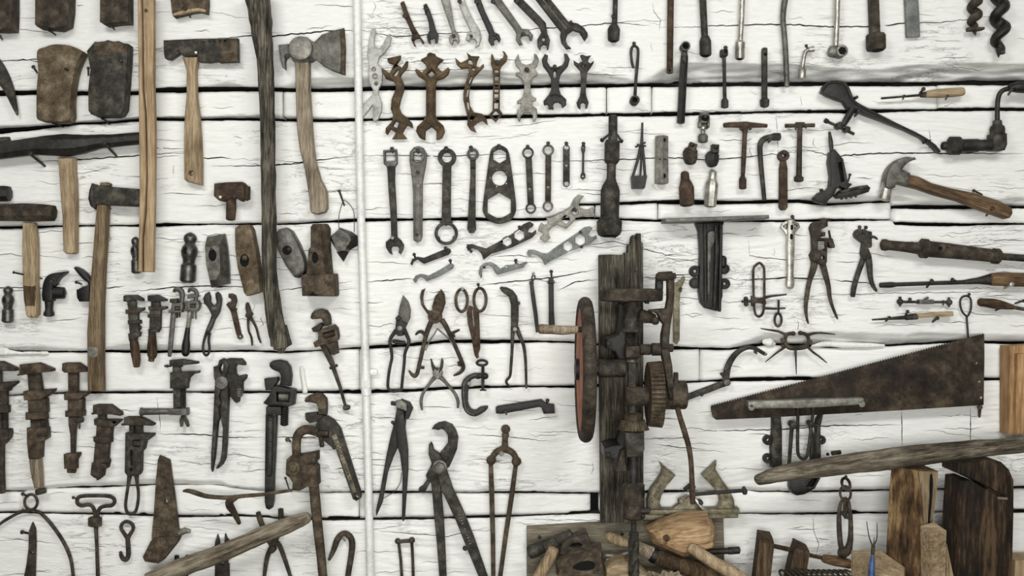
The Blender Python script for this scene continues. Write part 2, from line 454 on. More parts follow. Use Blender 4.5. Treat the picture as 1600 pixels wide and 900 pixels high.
# ================================================================ THE WALL: hewn white-painted timbers, filler boards, dark gaps
rnd = random.Random(7)
def wallmat(name, tint):
    m, nt, b = newmat(name); ln = nt.links.new
    tc = nd(nt, 'ShaderNodeTexCoord'); mp = nd(nt, 'ShaderNodeMapping'); mp.inputs['Scale'].default_value = (1, 1, 7)
    ln(tc.outputs['Object'], mp.inputs['Vector'])
    n1 = nd(nt, 'ShaderNodeTexNoise', Scale=5, Detail=8, Roughness=.65, Distortion=.6); ln(mp.outputs[0], n1.inputs['Vector'])
    n2 = nd(nt, 'ShaderNodeTexNoise', Scale=26, Detail=7, Roughness=.7, Distortion=.4); ln(mp.outputs[0], n2.inputs['Vector'])
    n3 = nd(nt, 'ShaderNodeTexNoise', Scale=3.5, Detail=3); ln(tc.outputs['Object'], n3.inputs['Vector'])
    # thin weathered checks in the paint where the wood has opened along the grain
    d = nt.nodes.new('ShaderNodeMath'); d.operation = 'SUBTRACT'; d.inputs[1].default_value = .5; ln(n1.outputs['Fac'], d.inputs[0])
    ab = nt.nodes.new('ShaderNodeMath'); ab.operation = 'ABSOLUTE'; ln(d.outputs[0], ab.inputs[0])
    mr = nd(nt, 'ShaderNodeMapRange'); mr.inputs[1].default_value = 0; mr.inputs[2].default_value = .012; mr.inputs[3].default_value = 1; mr.inputs[4].default_value = 0
    ln(ab.outputs[0], mr.inputs[0])
    ms = nd(nt, 'ShaderNodeMapRange'); ms.inputs[1].default_value = .5; ms.inputs[2].default_value = .62; ln(n3.outputs['Fac'], ms.inputs[0])
    mu = nt.nodes.new('ShaderNodeMath'); mu.operation = 'MULTIPLY'; ln(mr.outputs[0], mu.inputs[0]); ln(ms.outputs[0], mu.inputs[1])
    m5 = nt.nodes.new('ShaderNodeMath'); m5.operation = 'MULTIPLY'; m5.inputs[1].default_value = tint; ln(mu.outputs[0], m5.inputs[0])
    c0 = nd(nt, 'ShaderNodeValToRGB'); e = c0.color_ramp.elements
    e[0].position = .3; e[0].color = L3((226, 226, 219)); e[1].position = .6; e[1].color = L3((238, 238, 233)); ln(n2.outputs['Fac'], c0.inputs[0])
    mx = nt.nodes.new('ShaderNodeMix'); mx.data_type = 'RGBA'; mx.inputs[7].default_value = L3((120, 116, 106))
    ln(m5.outputs[0], mx.inputs[0]); ln(c0.outputs[0], mx.inputs[6]); ln(mx.outputs[2], b.inputs['Base Color'])
    b.inputs['Roughness'].default_value = .6
    h = nt.nodes.new('ShaderNodeMath'); h.operation = 'MULTIPLY_ADD'; h.inputs[1].default_value = -.6; ln(mu.outputs[0], h.inputs[0]); ln(n2.outputs['Fac'], h.inputs[2])
    bp = nd(nt, 'ShaderNodeBump', Strength=.8*tint+.05, Distance=.004); ln(h.outputs[0], bp.inputs['Height']); ln(bp.outputs[0], b.inputs['Normal'])
    _M[name] = m
wallmat('timber_paint', .6); wallmat('board_paint', .3)
metal('gap', [(10, 9, 8), (16, 15, 13), (24, 22, 19)], .95, 0, 20, 0)
metal('hair', [(84, 81, 73), (112, 108, 99), (140, 136, 126)], .95, 0, 20, 0)
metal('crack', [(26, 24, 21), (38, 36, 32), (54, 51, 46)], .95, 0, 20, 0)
def pick(pl_, x):
    if x <= pl_[0][0]: return pl_[0][1]
    for (a, b), (c, d) in zip(pl_, pl_[1:]):
        if x <= c: return b+(d-b)*(x-a)/(c-a)
    return pl_[-1][1]
def nz(x, y, z=0): return noise.noise(Vector((x, y, z)))
def relief(x, y, seed):
    wob = 26*nz(x/170, y/300, seed+3)
    yy = y+wob
    a = nz(x/190, yy/15, seed); b = nz(x/70, yy/5.5, seed+9); c = nz(x/260, y/70, seed+20)
    msk = max(0, min(1, .45+1.5*nz(x/150, y/60, seed+31)))
    rdg = 1-abs(nz(x/120, yy/8, seed+40))*2.4
    return -1.4+a*.8+c*1.2-msk*(max(0, rdg-.35)**1)*2.4+b*.8*msk
XW0, XW1 = -260, 1860
def finish_mesh(bm, name, mats, parent, smooth=True):
    bmesh.ops.recalc_face_normals(bm, faces=bm.faces)
    me = bpy.data.meshes.new(name); bm.to_mesh(me); bm.free()
    me.polygons.foreach_set('use_smooth', [smooth]*len(me.polygons)); 
    for m in mats: me.materials.append(_M[m])
    o = bpy.data.objects.new(name, me); COL.objects.link(o); o.parent = parent
    return o
def Ww(x, y, d): return Vector(((x-800)*S, -d*S, Z0+(450-y)*S))
def course(name, top, bot, band, seed, base=0.0, amp=1.0, x0=XW0, x1=XW1, dx=5.0, dy=2.2, mat='timber_paint', cracks=(), deep=1.7):
    bm = bmesh.new()
    nx = int((x1-x0)/dx); xs = [x0+(x1-x0)*i/nx for i in range(nx+1)]
    H = max(abs(pick(bot, x)-pick(top, x)) for x in xs[::8]); ny = int(H/dy)
    def edge(pl_, x, s): return pick(pl_, x)+.9*nz(x/23, s, seed)+.6*nz(x/6, s, seed)+2.6*nz(x/110, s, seed)
    def hgt(x, y, yt, yb, yd):
        d = base+amp*relief(x, y, seed)
        if y-yt < 5: d -= 5*(1-(y-yt)/5)**2
        if y > yd:
            t = (y-yd); d -= deep*t*min(1, t/2+.2)*(.75+.25*nz(x/40, y/9, seed+2))
        if yb-y < 2.5: d -= 3*(1-(yb-y)/2.5)
        for e, s in ((x-x0, 1), (x1-x, 1)):
            if e < 2 and XW0 < (x0 if e == x-x0 else x1) < XW1: d -= 2
        return d
    rows = []
    for x in xs:
        yt, yb, yd = edge(top, x, 1.7), edge(bot, x, 5.3), edge(band, x, 8.8)
        colv = [bm.verts.new(Ww(x, yt, base-60))]; yy = yb
        for j in range(ny+1):
            y = yt+(yb-yt)*j/ny
            d = hgt(x, y, yt, yb, yd); yy = 450+(y-450)*KK(d) if y > yd else y     # the undercut recedes: keep its visible edge where the photo has it
            colv.append(bm.verts.new(Ww(x, yy, d)))
        colv.append(bm.verts.new(Ww(x, yy, base-60)))
        rows.append(colv)
    for a, c in zip(rows, rows[1:]):
        for j in range(len(a)-1):
            f = bm.faces.new([a[j], a[j+1], c[j+1], c[j]])
            if j in (0, len(a)-2): f.material_index = 1        # bare joint faces, coloured dark to put shade into the gap
    bm.faces.new(rows[0]); bm.faces.new(rows[-1])
    # open checks (cracks) that follow the surface
    for line, w, *hr in cracks:
        L = [Vector(p) for p in line]; pts = []
        for a, c in zip(L, L[1:]):
            m = max(1, int((c-a).length/5))
            for i in range(m): pts.append(a.lerp(c, i/m))
        pts.append(L[-1]); pv = None; M = len(pts)
        ok = [x0 < p.x < x1 for p in pts]
        for i, p in enumerate(pts):
            if not ok[i]: pv = None; continue
            q = p+Vector((nz(p.x/7, p.y, 1)*.8, nz(p.x/11, p.y, 4)*1.6+nz(p.x/4, p.y, 6)*.7))
            t = min(1, 3*i/M+.12, 3*(M-1-i)/M+.12); ww = w*t*(.75+.8*abs(nz(p.x/13, p.y, 8)))/2
            tg = (pts[min(i+1, M-1)]-pts[max(i-1, 0)]); tg = tg.normalized() if tg.length else Vector((1, 0)); nn = Vector((-tg.y, tg.x))
            yt, yb, yd = pick(top, q.x), pick(bot, q.x), pick(band, q.x)
            if not yt+1 < q.y < yb-1: pv = None; continue
            d = hgt(q.x, q.y, yt, yb, yd)+.45
            cv = [bm.verts.new(Ww(*(q+nn*ww), d)), bm.verts.new(Ww(*(q-nn*ww), d))]
            if pv:
                f = bm.faces.new([pv[0], pv[1], cv[1], cv[0]]); f.material_index = 2 if hr else 1
            pv = cv
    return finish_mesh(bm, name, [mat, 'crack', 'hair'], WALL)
bm = bmesh.new(); bmesh.ops.create_cube(bm, size=1)
for v in bm.verts: v.co = Vector((v.co.x*(XW1-XW0)*S, .1+v.co.y*.06, Z0+v.co.z*2.2))
WALL = finish_mesh(bm, 'wall_back', ['gap'], None, False); WALL['kind'] = 'structure'; WALL['label'] = 'old timber wall painted white with dark gaps between the courses'
def off(p, d): return [(x, y+d) for x, y in p]
A_ = [(-260, 144), (0, 142), (215, 142), (240, 138), (330, 137), (400, 137), (480, 137), (560, 136), (700, 135), (940, 131), (1020, 130), (1250, 129), (1600, 127), (1860, 127)]
A_band = [(-260, 141), (0, 140), (215, 139), (240, 136), (320, 135), (336, 130), (350, 127), (365, 128), (380, 134), (400, 136), (440, 133), (480, 122), (555, 120), (600, 116), (720, 109), (760, 107), (800, 114), (870, 116), (930, 112), (1000, 126), (1020, 118), (1035, 108), (1060, 98), (1150, 96), (1240, 100), (1330, 106), (1380, 107), (1440, 100), (1540, 97), (1600, 98), (1860, 98)]
A2 = [(-260, 204), (0, 203), (60, 198), (120, 191), (215, 185), (240, 184), (440, 185), (560, 186), (700, 182), (948, 176), (1019, 176), (1250, 172), (1310, 171), (1468, 169), (1860, 168)]
A2band = [(-260, 196), (0, 195), (60, 192), (115, 188), (215, 180), (440, 179), (560, 184), (948, 175), (1860, 167)]
B_ = [(-260, 354), (0, 354), (100, 352), (215, 350), (255, 347), (300, 349), (440, 349), (560, 342), (700, 340), (850, 341), (880, 338), (905, 317), (1030, 314), (1250, 312), (1300, 318), (1394, 312), (1400, 321), (1600, 322), (1860, 322)]
B_band = [(-260, 353), (215, 349), (560, 341), (850, 340), (905, 316), (1028, 313), (1100, 311), (1240, 311), (1262, 304), (1300, 306), (1392, 306), (1400, 302), (1440, 312), (1560, 312), (1580, 308), (1860, 310)]
B2 = [(850, 341), (930, 340), (1030, 343), (1395, 343), (1400, 347), (1600, 350), (1860, 350)]
Tt2 = [(-260, 357), (0, 357), (100, 355), (215, 354), (255, 353), (300, 352), (440, 352), (560, 346), (700, 344), (850, 345), (930, 342), (1030, 346), (1395, 346), (1400, 352), (1600, 353), (1860, 353)]
C_ = [(-260, 548), (0, 548), (130, 549), (160, 548), (400, 547), (440, 549), (560, 541), (640, 536), (700, 531), (880, 533), (1000, 540), (1080, 543), (1140, 543), (1200, 535), (1300, 540), (1385, 538), (1520, 531), (1600, 533), (1860, 535)]
C_band = [(-260, 540), (0, 540), (60, 542), (130, 546), (160, 543), (190, 537), (395, 539), (410, 546), (440, 547), (560, 538), (700, 526), (880, 528), (1000, 538), (1140, 541), (1195, 522), (1300, 517), (1370, 520), (1420, 523), (1440, 518), (1500, 521), (1600, 523), (1860, 523)]
D_ = [(-260, 618), (0, 617), (60, 613), (150, 611), (560, 611), (650, 607), (700, 604), (880, 602), (1070, 596), (1240, 590), (1600, 590), (1860, 590)]
E_ = [(-260, 766), (30, 766), (80, 762), (250, 755), (345, 758), (420, 766), (500, 769), (560, 768), (700, 767), (940, 769), (1000, 769), (1160, 764), (1190, 767), (1400, 764), (1600, 760), (1860, 760)]
E_band = [(-260, 762), (30, 763), (100, 755), (180, 751), (250, 747), (345, 752), (365, 762), (420, 763), (480, 766), (560, 766), (940, 767), (1060, 767), (1100, 762), (1160, 762), (1860, 758)]
F_ = [(-260, 799), (32, 799), (250, 804), (560, 810), (700, 807), (923, 801), (1160, 801), (1400, 799), (1860, 798)]
def hair(y0, y1, n, lmin, lmax, w=(.45, 1.15)):
    out = []
    for _ in range(n):
        x = rnd.uniform(-60, 1660); y = rnd.uniform(y0, y1); L = rnd.uniform(lmin, lmax); sl = rnd.gauss(0, .06)
        if rnd.random() < .06: pts = [(x+rnd.uniform(-2, 2)*i, y+i*rnd.uniform(4, 8)) for i in range(4)]
        else: pts = [(x+L*i/4, y+sl*L*i/4+rnd.gauss(0, 1.2)) for i in range(5)]
        out.append((pts, rnd.uniform(*w), 1) if rnd.random() < .6 else (pts, rnd.uniform(*w)))
    return out
X0 = [([(-60, 98), (50, 93), (210, 78), (260, 79)], 1.6), ([(340, 60), (400, 55), (420, 57), (470, 52), (520, 47), (560, 48)], 2.6), ([(560, 47), (620, 57), (700, 52), (760, 47)], 1.6),
      ([(800, 47), (880, 42), (940, 37), (1000, 32)], 1.8), ([(1030, 43), (1100, 41), (1180, 38), (1230, 38), (1300, 42), (1380, 40), (1420, 35), (1470, 35), (1560, 24)], 2.2), ([(1020, 5), (1022, 18), (1032, 30), (1030, 48)], .9)]
X1 = [([(50, 253), (130, 249), (215, 243), (260, 239), (300, 240)], 2.0), ([(310, 247), (345, 246), (362, 248)], 2.2), ([(330, 259), (400, 259), (440, 257), (500, 250), (560, 243)], 1.9), ([(560, 243), (640, 243), (700, 244), (760, 241), (800, 242)], 1.5),
      ([(850, 252), (920, 251), (1000, 248), (1030, 246), (1080, 248), (1110, 250), (1200, 242), (1280, 234)], 1.9), ([(1230, 235), (1260, 234), (1300, 244), (1380, 239), (1440, 239), (1600, 240)], 2.4), ([(1452, 200), (1454, 215), (1452, 235)], .9), ([(1212, 175), (1215, 205), (1216, 240)], .8)]
X2 = [([(-40, 450), (20, 449), (100, 451)], 1.7), ([(155, 451), (195, 447)], 1.7), ([(195, 456), (260, 450), (320, 447), (410, 449)], 2.0), ([(430, 455), (475, 449), (550, 440)], 1.6), ([(570, 441), (620, 437), (650, 435)], 1.8),
      ([(740, 447), (800, 440), (870, 433), (935, 420)], 1.9), ([(870, 455), (900, 440), (935, 437)], 1.5), ([(900, 385), (960, 377), (1000, 388), (1050, 400), (1085, 399)], 1.2), ([(1005, 435), (1085, 428)], 1.7), ([(1150, 438), (1230, 434), (1300, 437)], 2.3), ([(1300, 437), (1370, 444)], 1.8), ([(1170, 375), (1172, 400), (1240, 407), (1262, 402)], 1.1), ([(1235, 466), (1300, 460), (1600, 455)], .8)]
X3 = [([(245, 678), (320, 679), (360, 684), (410, 683)], 2.0), ([(420, 684), (560, 682)], 1.6), ([(60, 675), (100, 676)], 1.1), ([(570, 652), (660, 655)], 1.0), ([(730, 679), (800, 683), (862, 690)], 1.2), ([(1000, 686), (1090, 684)], 1.2), ([(1090, 674), (1220, 671), (1300, 665), (1410, 664)], 1.8), ([(1409, 640), (1410, 700)], 1.4), ([(1517, 636), (1517, 700)], 1.3), ([(244, 620), (250, 660), (250, 676)], 1.0), ([(1065, 655), (1068, 690)], 1.0)]
X4 = [([(0, 840), (90, 850)], .9), ([(590, 830), (700, 838), (760, 825)], 1.2), ([(820, 812), (1100, 815)], .9), ([(1270, 800), (1272, 830), (1280, 850), (1275, 870)], .9)]
full = lambda p: p
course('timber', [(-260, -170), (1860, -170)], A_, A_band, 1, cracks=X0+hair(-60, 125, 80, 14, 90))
tA = off(A_, 4.2)
for x0, x1 in ((-260, 439), (441.5, 947.5), (950, 1018.5), (1021.5, 1468), (1470.5, 1860)):
    course('filler_board', tA, A2, A2band, 11+x0*.01, base=-7 if x0 < 400 else -5, amp=.45, x0=x0, x1=x1, dy=3, mat='board_paint', cracks=hair(145, 180, 14, 14, 60, (.4, .9)))
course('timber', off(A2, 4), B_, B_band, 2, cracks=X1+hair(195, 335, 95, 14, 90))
for x0, x1 in ((866, 929), (931.5, 1028), (1030.5, 1394), (1400, 1860)):
    course('filler_board', off(B_, 3.6), B2, off(B2, -1), 17+x0*.01, base=-5, amp=.4, x0=x0, x1=x1, dy=3, mat='board_paint', cracks=hair(318, 340, 5, 14, 40, (.4, .9)))
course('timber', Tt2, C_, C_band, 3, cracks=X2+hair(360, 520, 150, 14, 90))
for x0, x1 in ((-260, 559), (561, 1094), (1096.5, 1860)):
    course('filler_board', off(C_, 4.4), D_, off(D_, -1), 23+x0*.01, base=-6, amp=.6, x0=x0, x1=x1, dy=3, mat='board_paint', cracks=hair(550, 605, 16, 14, 70, (.4, .9)))
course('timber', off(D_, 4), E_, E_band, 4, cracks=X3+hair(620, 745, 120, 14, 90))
for x0, x1 in ((-260, 28), (33, 559), (561, 923), (938, 1860)):
    course('filler_board', off(E_, 4), F_, off(F_, -1), 29+x0*.01, base=-6, amp=.4, x0=x0, x1=x1, dy=3, mat='board_paint', cracks=hair(770, 800, 9, 14, 60, (.4, .9)))
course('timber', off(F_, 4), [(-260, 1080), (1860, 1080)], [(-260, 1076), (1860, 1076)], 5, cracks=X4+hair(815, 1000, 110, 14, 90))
# white caulk squeezed into the third gap, twice
def caulk(pts, rs):
    T('caulk', '', 'caulk'); P('caulk_bead', 'caulk', d=0); tb(pts, rs, d=-3, n=12, sm=5, rd='ball', asp=.8, wob=.25)
    t = THINGS.pop(); b = t['parts'][0]['bm']; finish_mesh(b, 'caulk_bead', ['caulk'], WALL)
caulk([(-20, 549), (6, 550), (14, 551), (26, 552), (38, 553)], [6, 6.5, 4.5, 3, 2]); caulk([(36, 552), (46, 552), (58, 552), (66, 552), (72, 552)], [2.5, 3, 2.5, 3.2, 3])
caulk([(1196, 534), (1204, 535), (1210, 537)], [5, 7, 3]); caulk([(1270, 541), (1290, 538), (1320, 539), (1350, 540), (1382, 540)], [2, 4.5, 5, 4.5, 2]); caulk([(471, 575), (473, 590), (475, 602), (476, 612)], [3, 3.5, 4, 4])
# floor of the room, far below the picture
bm = bmesh.new(); bmesh.ops.create_cube(bm, size=1)
for v in bm.verts: v.co = Vector((v.co.x*7, -2.4+v.co.y*5, -.05+v.co.z*.1))
FL = finish_mesh(bm, 'floor', ['plank'], None, False); FL['kind'] = 'structure'
# white pipe running up the wall
T('conduit_pipe', 'white painted pipe running up the wall from bottom to top', 'pipe', 16)
P('pipe', 'paintwhite'); tb([(555.5, -60, 9), (558.5, 100, 9), (562, 300, 9), (571, 590, 9)], 6.3, raw=True, n=18); tb([(571, 600, 9), (575, 760, 9), (579, 960, 9)], 6.3, raw=True, n=18)
P('coupling', 'paintwhite'); tb([(570.5, 584, 9), (571, 594, 9)], 7.8, raw=True, n=18); tb([(571, 594, 9), (571.2, 606, 9)], 9, raw=True, n=8); tb([(571.2, 606, 9), (571.6, 618, 9)], 8, raw=True, n=18)
P('strap', 'paintwhite'); U(0); pl(rr(562, 578, 588, 587, 3), 0, 4, .8); dot(583, 582, 2.2, 3, 5)
# ================================================================ LEFT SECTION: axe heads, hammers, handles
U(1)
T('bare_axe', 'rusty axe head cut off by the top left corner of the photo', 'axe head', 28)
P('head', 'brown'); pl([(-90, -80), (75, -80), (74, 100), (70, 182), (0, 186), (-90, 180)], 1, 28, 2)
N(-2, 225, 22, 255, 12, 'under the', r=1.3)
T('bare_axe', 'rusty axe head, second from the left along the top edge', 'axe head', 28)
P('head', 'brown'); pl([(218, -80), (432, -80), (428, 60), (416, 152), (362, 178), (228, 165), (215, 150), (216, 40)], 1, 28, 2)
N(310, 190, 356, 226, 16, 'under the', r=1.4)
T('bare_axe', 'rusty axe head at the top edge left of the split pale handle', 'axe head', 28)
P('head', 'brown'); pl([(620, -80), (797, -80), (797, 134), (720, 138), (650, 150), (618, 133)], 1, 26, 2)
N(690, 155, 722, 192, 14, 'under the', r=1.4)
T('bare_axe', 'ragged dark rusty axe head above the hatchet with five holes', 'axe head', 20); U(2)
P('head', 'rust'); pl([(96, -60), (330, -60), (332, 20), (328, 78), (280, 66), (232, 72), (180, 86), (120, 101), (112, 70)], 1, 20, 2)
P('torn_edge', 'tan', 'pale torn lower edge'); pl([(122, 84), (180, 66), (232, 56), (280, 50), (326, 60), (326, 77), (280, 67), (232, 73), (180, 87), (124, 99)], 14, 20.8, .6)
N(192, 50, 236, 116, 26, 'through the', r=1.6)
U(1)
T('bare_axe', 'broad light brown rusty axe head with a flared rounded top', 'axe head', 26)
P('head', 'axe'); pl([(228, 322), (280, 292), (340, 276), (420, 281), (480, 300), (511, 325), (492, 370), (466, 440), (447, 540), (437, 640), (430, 752), (330, 758), (240, 750), (225, 725, 0), (226, 560), (236, 440)], 1, 26, 1.6, sm=3)
N(408, 431, 512, 470, 33, 'across the face of the', r=1.3); N(208, 418, 236, 460, 20, 'left of the', r=1.8); N(330, 768, 402, 797, 8, 'under the', r=1.3)
T('bare_axe', 'dark battered axe head with a chipped ragged top edge', 'axe head', 26)
P('head', 'iron'); pl([(540, 316), (590, 258), (632, 262), (670, 248), (705, 258), (740, 254), (770, 268), (798, 272), (796, 370), (790, 450), (785, 520), (772, 680), (750, 716), (720, 725), (600, 727), (565, 712), (550, 690), (548, 560), (562, 430), (552, 380)], 1, 26, 2.2)
P('rust_patch', 'rust', 'rusty worn top of the cheek'); pl([(596, 270), (670, 258), (780, 278), (782, 330), (640, 345), (600, 320)], 20, 26.5, .4, sm=3)
N(752, 376, 810, 430, 33, 'on the right side of the', r=1.8); N(552, 425, 552, 480, 16, 'at the left side of the', r=1.5); N(640, 738, 692, 784, 14, 'below the', r=1.5)
T('sickle_blade', 'curved pointed dark blade hanging at the left edge', 'blade', 8)
P('blade', 'iron'); pl([(-70, 300), (0, 374), (50, 460), (85, 560), (108, 690), (104, 722, 0), (80, 680), (40, 600), (0, 535), (-70, 470)], 4, 9, 1.5, sm=4)
U(3)
T('sledgehammer', 'big double-ended black iron sledgehammer lying across, with short broken wooden handle', 'hammer', 24)
P('head', 'dark'); tb([(-80, 232), (20, 218), (150, 200), (220, 192), (300, 188), (400, 186), (480, 182), (560, 172), (620, 162), (700, 158), (800, 148), (880, 142)], [50, 54, 56, 58, 66, 74, 66, 54, 46, 42, 41, 40], d=19, n=8, sm=3, rot=.39)
P('handle', 'tan'); pl([(350, 262), (450, 262), (447, 330), (455, 400), (460, 520), (460, 700), (459, 858), (440, 868), (400, 866), (384, 850), (378, 640), (366, 500), (360, 400)], 3, 20, 4)
N(186, 240, 290, 326, 40, 'at the left under the', r=2.2, mat='brown'); N(650, 174, 742, 270, 38, 'at the right under the', r=2.0, mat='brown')
T('iron_bar', 'end of a round iron bar showing above the black sledgehammer', 'bar', 10)
P('bar', 'iron'); tb([(-80, 158), (30, 152), (52, 152)], 19, d=6)
T('bare_hammer', 'dark hammer head end cut off at the left edge', 'hammer', 14)
P('head', 'dark'); tb([(-80, 492), (30, 490), (56, 490)], [50, 52, 48], d=12, n=8, rot=.39)
T('split_stave', 'long pale split wooden handle with a dark crack down its length', 'handle', 40); U(0)
P('half', 'tanlight'); pl([(214, -20), (219.3, -20), (221, 25), (222, 140), (225.6, 175), (227.2, 225), (228, 280), (226, 330), (221.6, 370), (221.5, 425), (215, 425), (217.5, 300), (216, 150)], 30, 40, 2.5)
P('half', 'tanlight'); pl([(221.8, -20), (240, -20), (240, 130), (242, 200), (241, 320), (239, 425), (224, 425), (224, 372), (228.5, 330), (230, 280), (229.4, 225), (228, 175), (224.5, 140), (223.2, 25)], 30, 40, 2.5)
P('crack', 'hole', 'dark open crack'); pl([(218, -20), (224, -20), (225, 140), (229, 175), (231, 230), (230, 285), (227, 335), (224, 372), (224.5, 424), (221, 424), (221, 370), (225, 330), (227, 280), (226, 225), (224, 175), (221, 140), (220, 25)], 30, 32, 0)
N(228, 16, 229, 22, 43, 'at the top of the'); 
U(2)
T('hatchet', 'flat-headed hatchet with five small holes and a long pale wooden handle', 'hatchet', 20)
P('handle', 'tan'); U(4); pl([(95, -450), (120, -360), (119, -200), (108, -80), (104, 0), (103, 150), (105, 318), (120, 332), (170, 346), (214, 357), (214, 200), (207, 50), (198, -80), (182, -200), (178, -360), (194, -450)], 4, 18, 4, h=[ci(149, 281, 13, 12)])
P('head', 'iron'); U(2); pl([(60, 251), (260, 241), (525, 237), (528, 385), (410, 389), (403, 380), (345, 388), (282, 385), (270, 348), (245, 354), (200, 353), (168, 338), (150, 310), (100, 370), (70, 365), (62, 330)], 8, 20, 1.4)
P('poll', 'dark', 'black square hammer poll'); pl([(64, 340), (148, 312), (160, 330), (100, 371), (72, 366)], 6, 19, 1)
P('hole', 'hole'); [dot(x, y, 5.5, 18, 20.2, b=0) for x, y in ((312, 263), (350, 261), (382, 259), (415, 257), (447, 256))]
P('edge_rust', 'rust', 'rusty end of the blade'); pl([(420, 250), (522, 240), (525, 383), (412, 386)], 10, 20.2, .8)
N(264, 330, 268, 338, 24, 'shiny at the eye of the', r=1.5, mat='chrome'); N(236, 338, 246, 350, 22, 'dark at the eye of the', r=1.3)
T('weathered_stave', 'long dark weathered wooden handle with a broken lower end', 'handle', 52); U(0)
P('shaft', 'weathered'); tb([(397.5, -20), (404, 20), (407, 50), (412, 100), (414.5, 160), (416.5, 225), (417, 300), (418, 340), (418.5, 420), (421, 452), (426.5, 495), (432, 522), (437, 545)], [21.5, 18.5, 16.5, 13, 12.3, 11.7, 11.8, 11.8, 12, 12.5, 13.5, 15, 12], d=41, n=14, sm=5, asp=.85, raw=False, wob=.12)
P('splinter', 'weathered', 'broken ragged end'); tb([(429, 515), (440, 548)], [12, 5], d=41, n=7, wob=.3); tb([(437, 512), (450, 540)], [9, 4], d=38, n=6, wob=.3); tb([(424, 512), (423, 542)], [6, 3], d=40, n=6); tb([(434, 520), (436, 552)], [8, 5], d=36, n=6, wob=.3)
U(2)
T('shingling_hatchet', 'grey hatchet with round hammer face, flared blade and curved handle', 'hatchet', 20)
P('handle', 'greywood'); U(4); pl([(800, -420), (892, -420), (893, -240), (905, -50), (909, 30), (918, 120), (930, 210), (962, 320), (985, 360), (1001, 400), (1004, 500), (990, 526), (940, 540), (905, 531), (895, 510), (893, 450), (880, 370), (862, 260), (830, 130), (813, 0), (808, -120)], 4, 20, 5)
P('head', 'steel'); U(2); pl([(778, 280), (850, 273), (862, 250), (890, 232), (920, 225), (960, 232), (985, 252), (1002, 262), (1050, 216), (1120, 190), (1188, 174), (1196, 300), (1193, 465), (1120, 440), (1060, 410), (1012, 368), (985, 385), (920, 393), (870, 380), (850, 345), (832, 343), (820, 380), (822, 434), (805, 420), (790, 370)], 8, 20, 1.4)
P('hammer_face', 'grey'); dot(923, 308, 76, 15, 30, 28, b=4)
P('cutting_edge', 'rust', 'rusty cutting edge'); pl([(1160, 184), (1189, 174), (1197, 300), (1193, 466), (1164, 455), (1170, 300)], 9, 20.4, .8)
N(834, 352, 840, 362, 24, 'left of the eye of the', r=2.6); N(984, 372, 990, 384, 23, 'right of the eye of the', r=2.6)
U(3)
T('club_hammer', 'iron club hammer at the left edge with worn wooden handle, split at the end', 'hammer', 28)
P('head', 'brown'); tb([(-70, 607), (40, 606), (120, 604), (200, 606), (270, 607), (318, 610)], [54, 57, 60, 60, 56, 52], d=16, n=8, rot=.39, sm=2)
P('handle', 'tan'); U(5); pl([(122, 28), (190, 28), (204, 120), (207, 230), (206, 420), (212, 500), (213, 606), (194, 629), (178, 615), (172, 628), (150, 622), (142, 606), (130, 520), (122, 420), (117, 200)], 4, 20, 4)
P('grip_stain', 'darkwood', 'dark stained band near the end'); pl([(126, 418), (204, 424), (209, 500), (204, 560), (142, 560), (132, 515)], 12, 20.5, 3)
N(82, 342, 290, 387, 30, 'long and thin, across the handle of the', r=1.4)
U(3)
T('splitting_hammer', 'hammer with a blunt wedge head and a very long brown handle', 'hammer', 28)
P('handle', 'handlebrown'); U(5); pl([(600, -110), (588, 0), (572, 200), (558, 380), (545, 560), (534, 720), (536, 900), (538, 1088), (632, 1091), (629, 900), (629, 560), (640, 300), (655, 100), (662, -110)], 8, 26, 5); pl([(612, -216), (618, -222), (662, -224), (674, -216), (674, -200), (612, -200)], 9, 22, 2)
P('paint_mark', 'grey', 'pale rubbed mark'); pl([(545, 815), (600, 812), (612, 845), (590, 875), (552, 862)], 20, 26.4, .3, sm=3)
P('head', 'iron'); U(3); pl([(572, 424), (600, 439), (875, 461), (875, 550), (850, 568), (680, 560), (602, 560), (592, 590), (562, 566), (549, 520), (556, 470)], 3, 28, 2)
P('mushroomed_face', 'dark', 'mushroomed striking end'); pl([(571, 424), (585, 440), (582, 500), (592, 588), (562, 566), (549, 520), (556, 470)], 2, 29, 2.5)
N(676, 566, 696, 590, 14, 'below the head of the', r=1.4)
U(4)
T('bare_hammer', 'small rusty T-shaped hammer head with a short stub of handle', 'hammer', 28)
P('head', 'redrust'); pl([(297, 346), (380, 338), (470, 335), (484, 352), (486, 430), (460, 455), (430, 432), (345, 456), (325, 452), (294, 424)], 2, 28, 2); pl([(480, 356), (505, 360), (504, 440), (484, 450), (470, 430)], 6, 22, 2)
P('stub', 'redrust'); tb([(392, 430), (392, 500), (388, 570)], [29, 32, 29], d=15, n=8, rot=.4)
N(336, 432, 342, 448, 32, 'pale under the', mat='chrome'); N(424, 430, 428, 450, 31, 'dark under the', r=1.6)
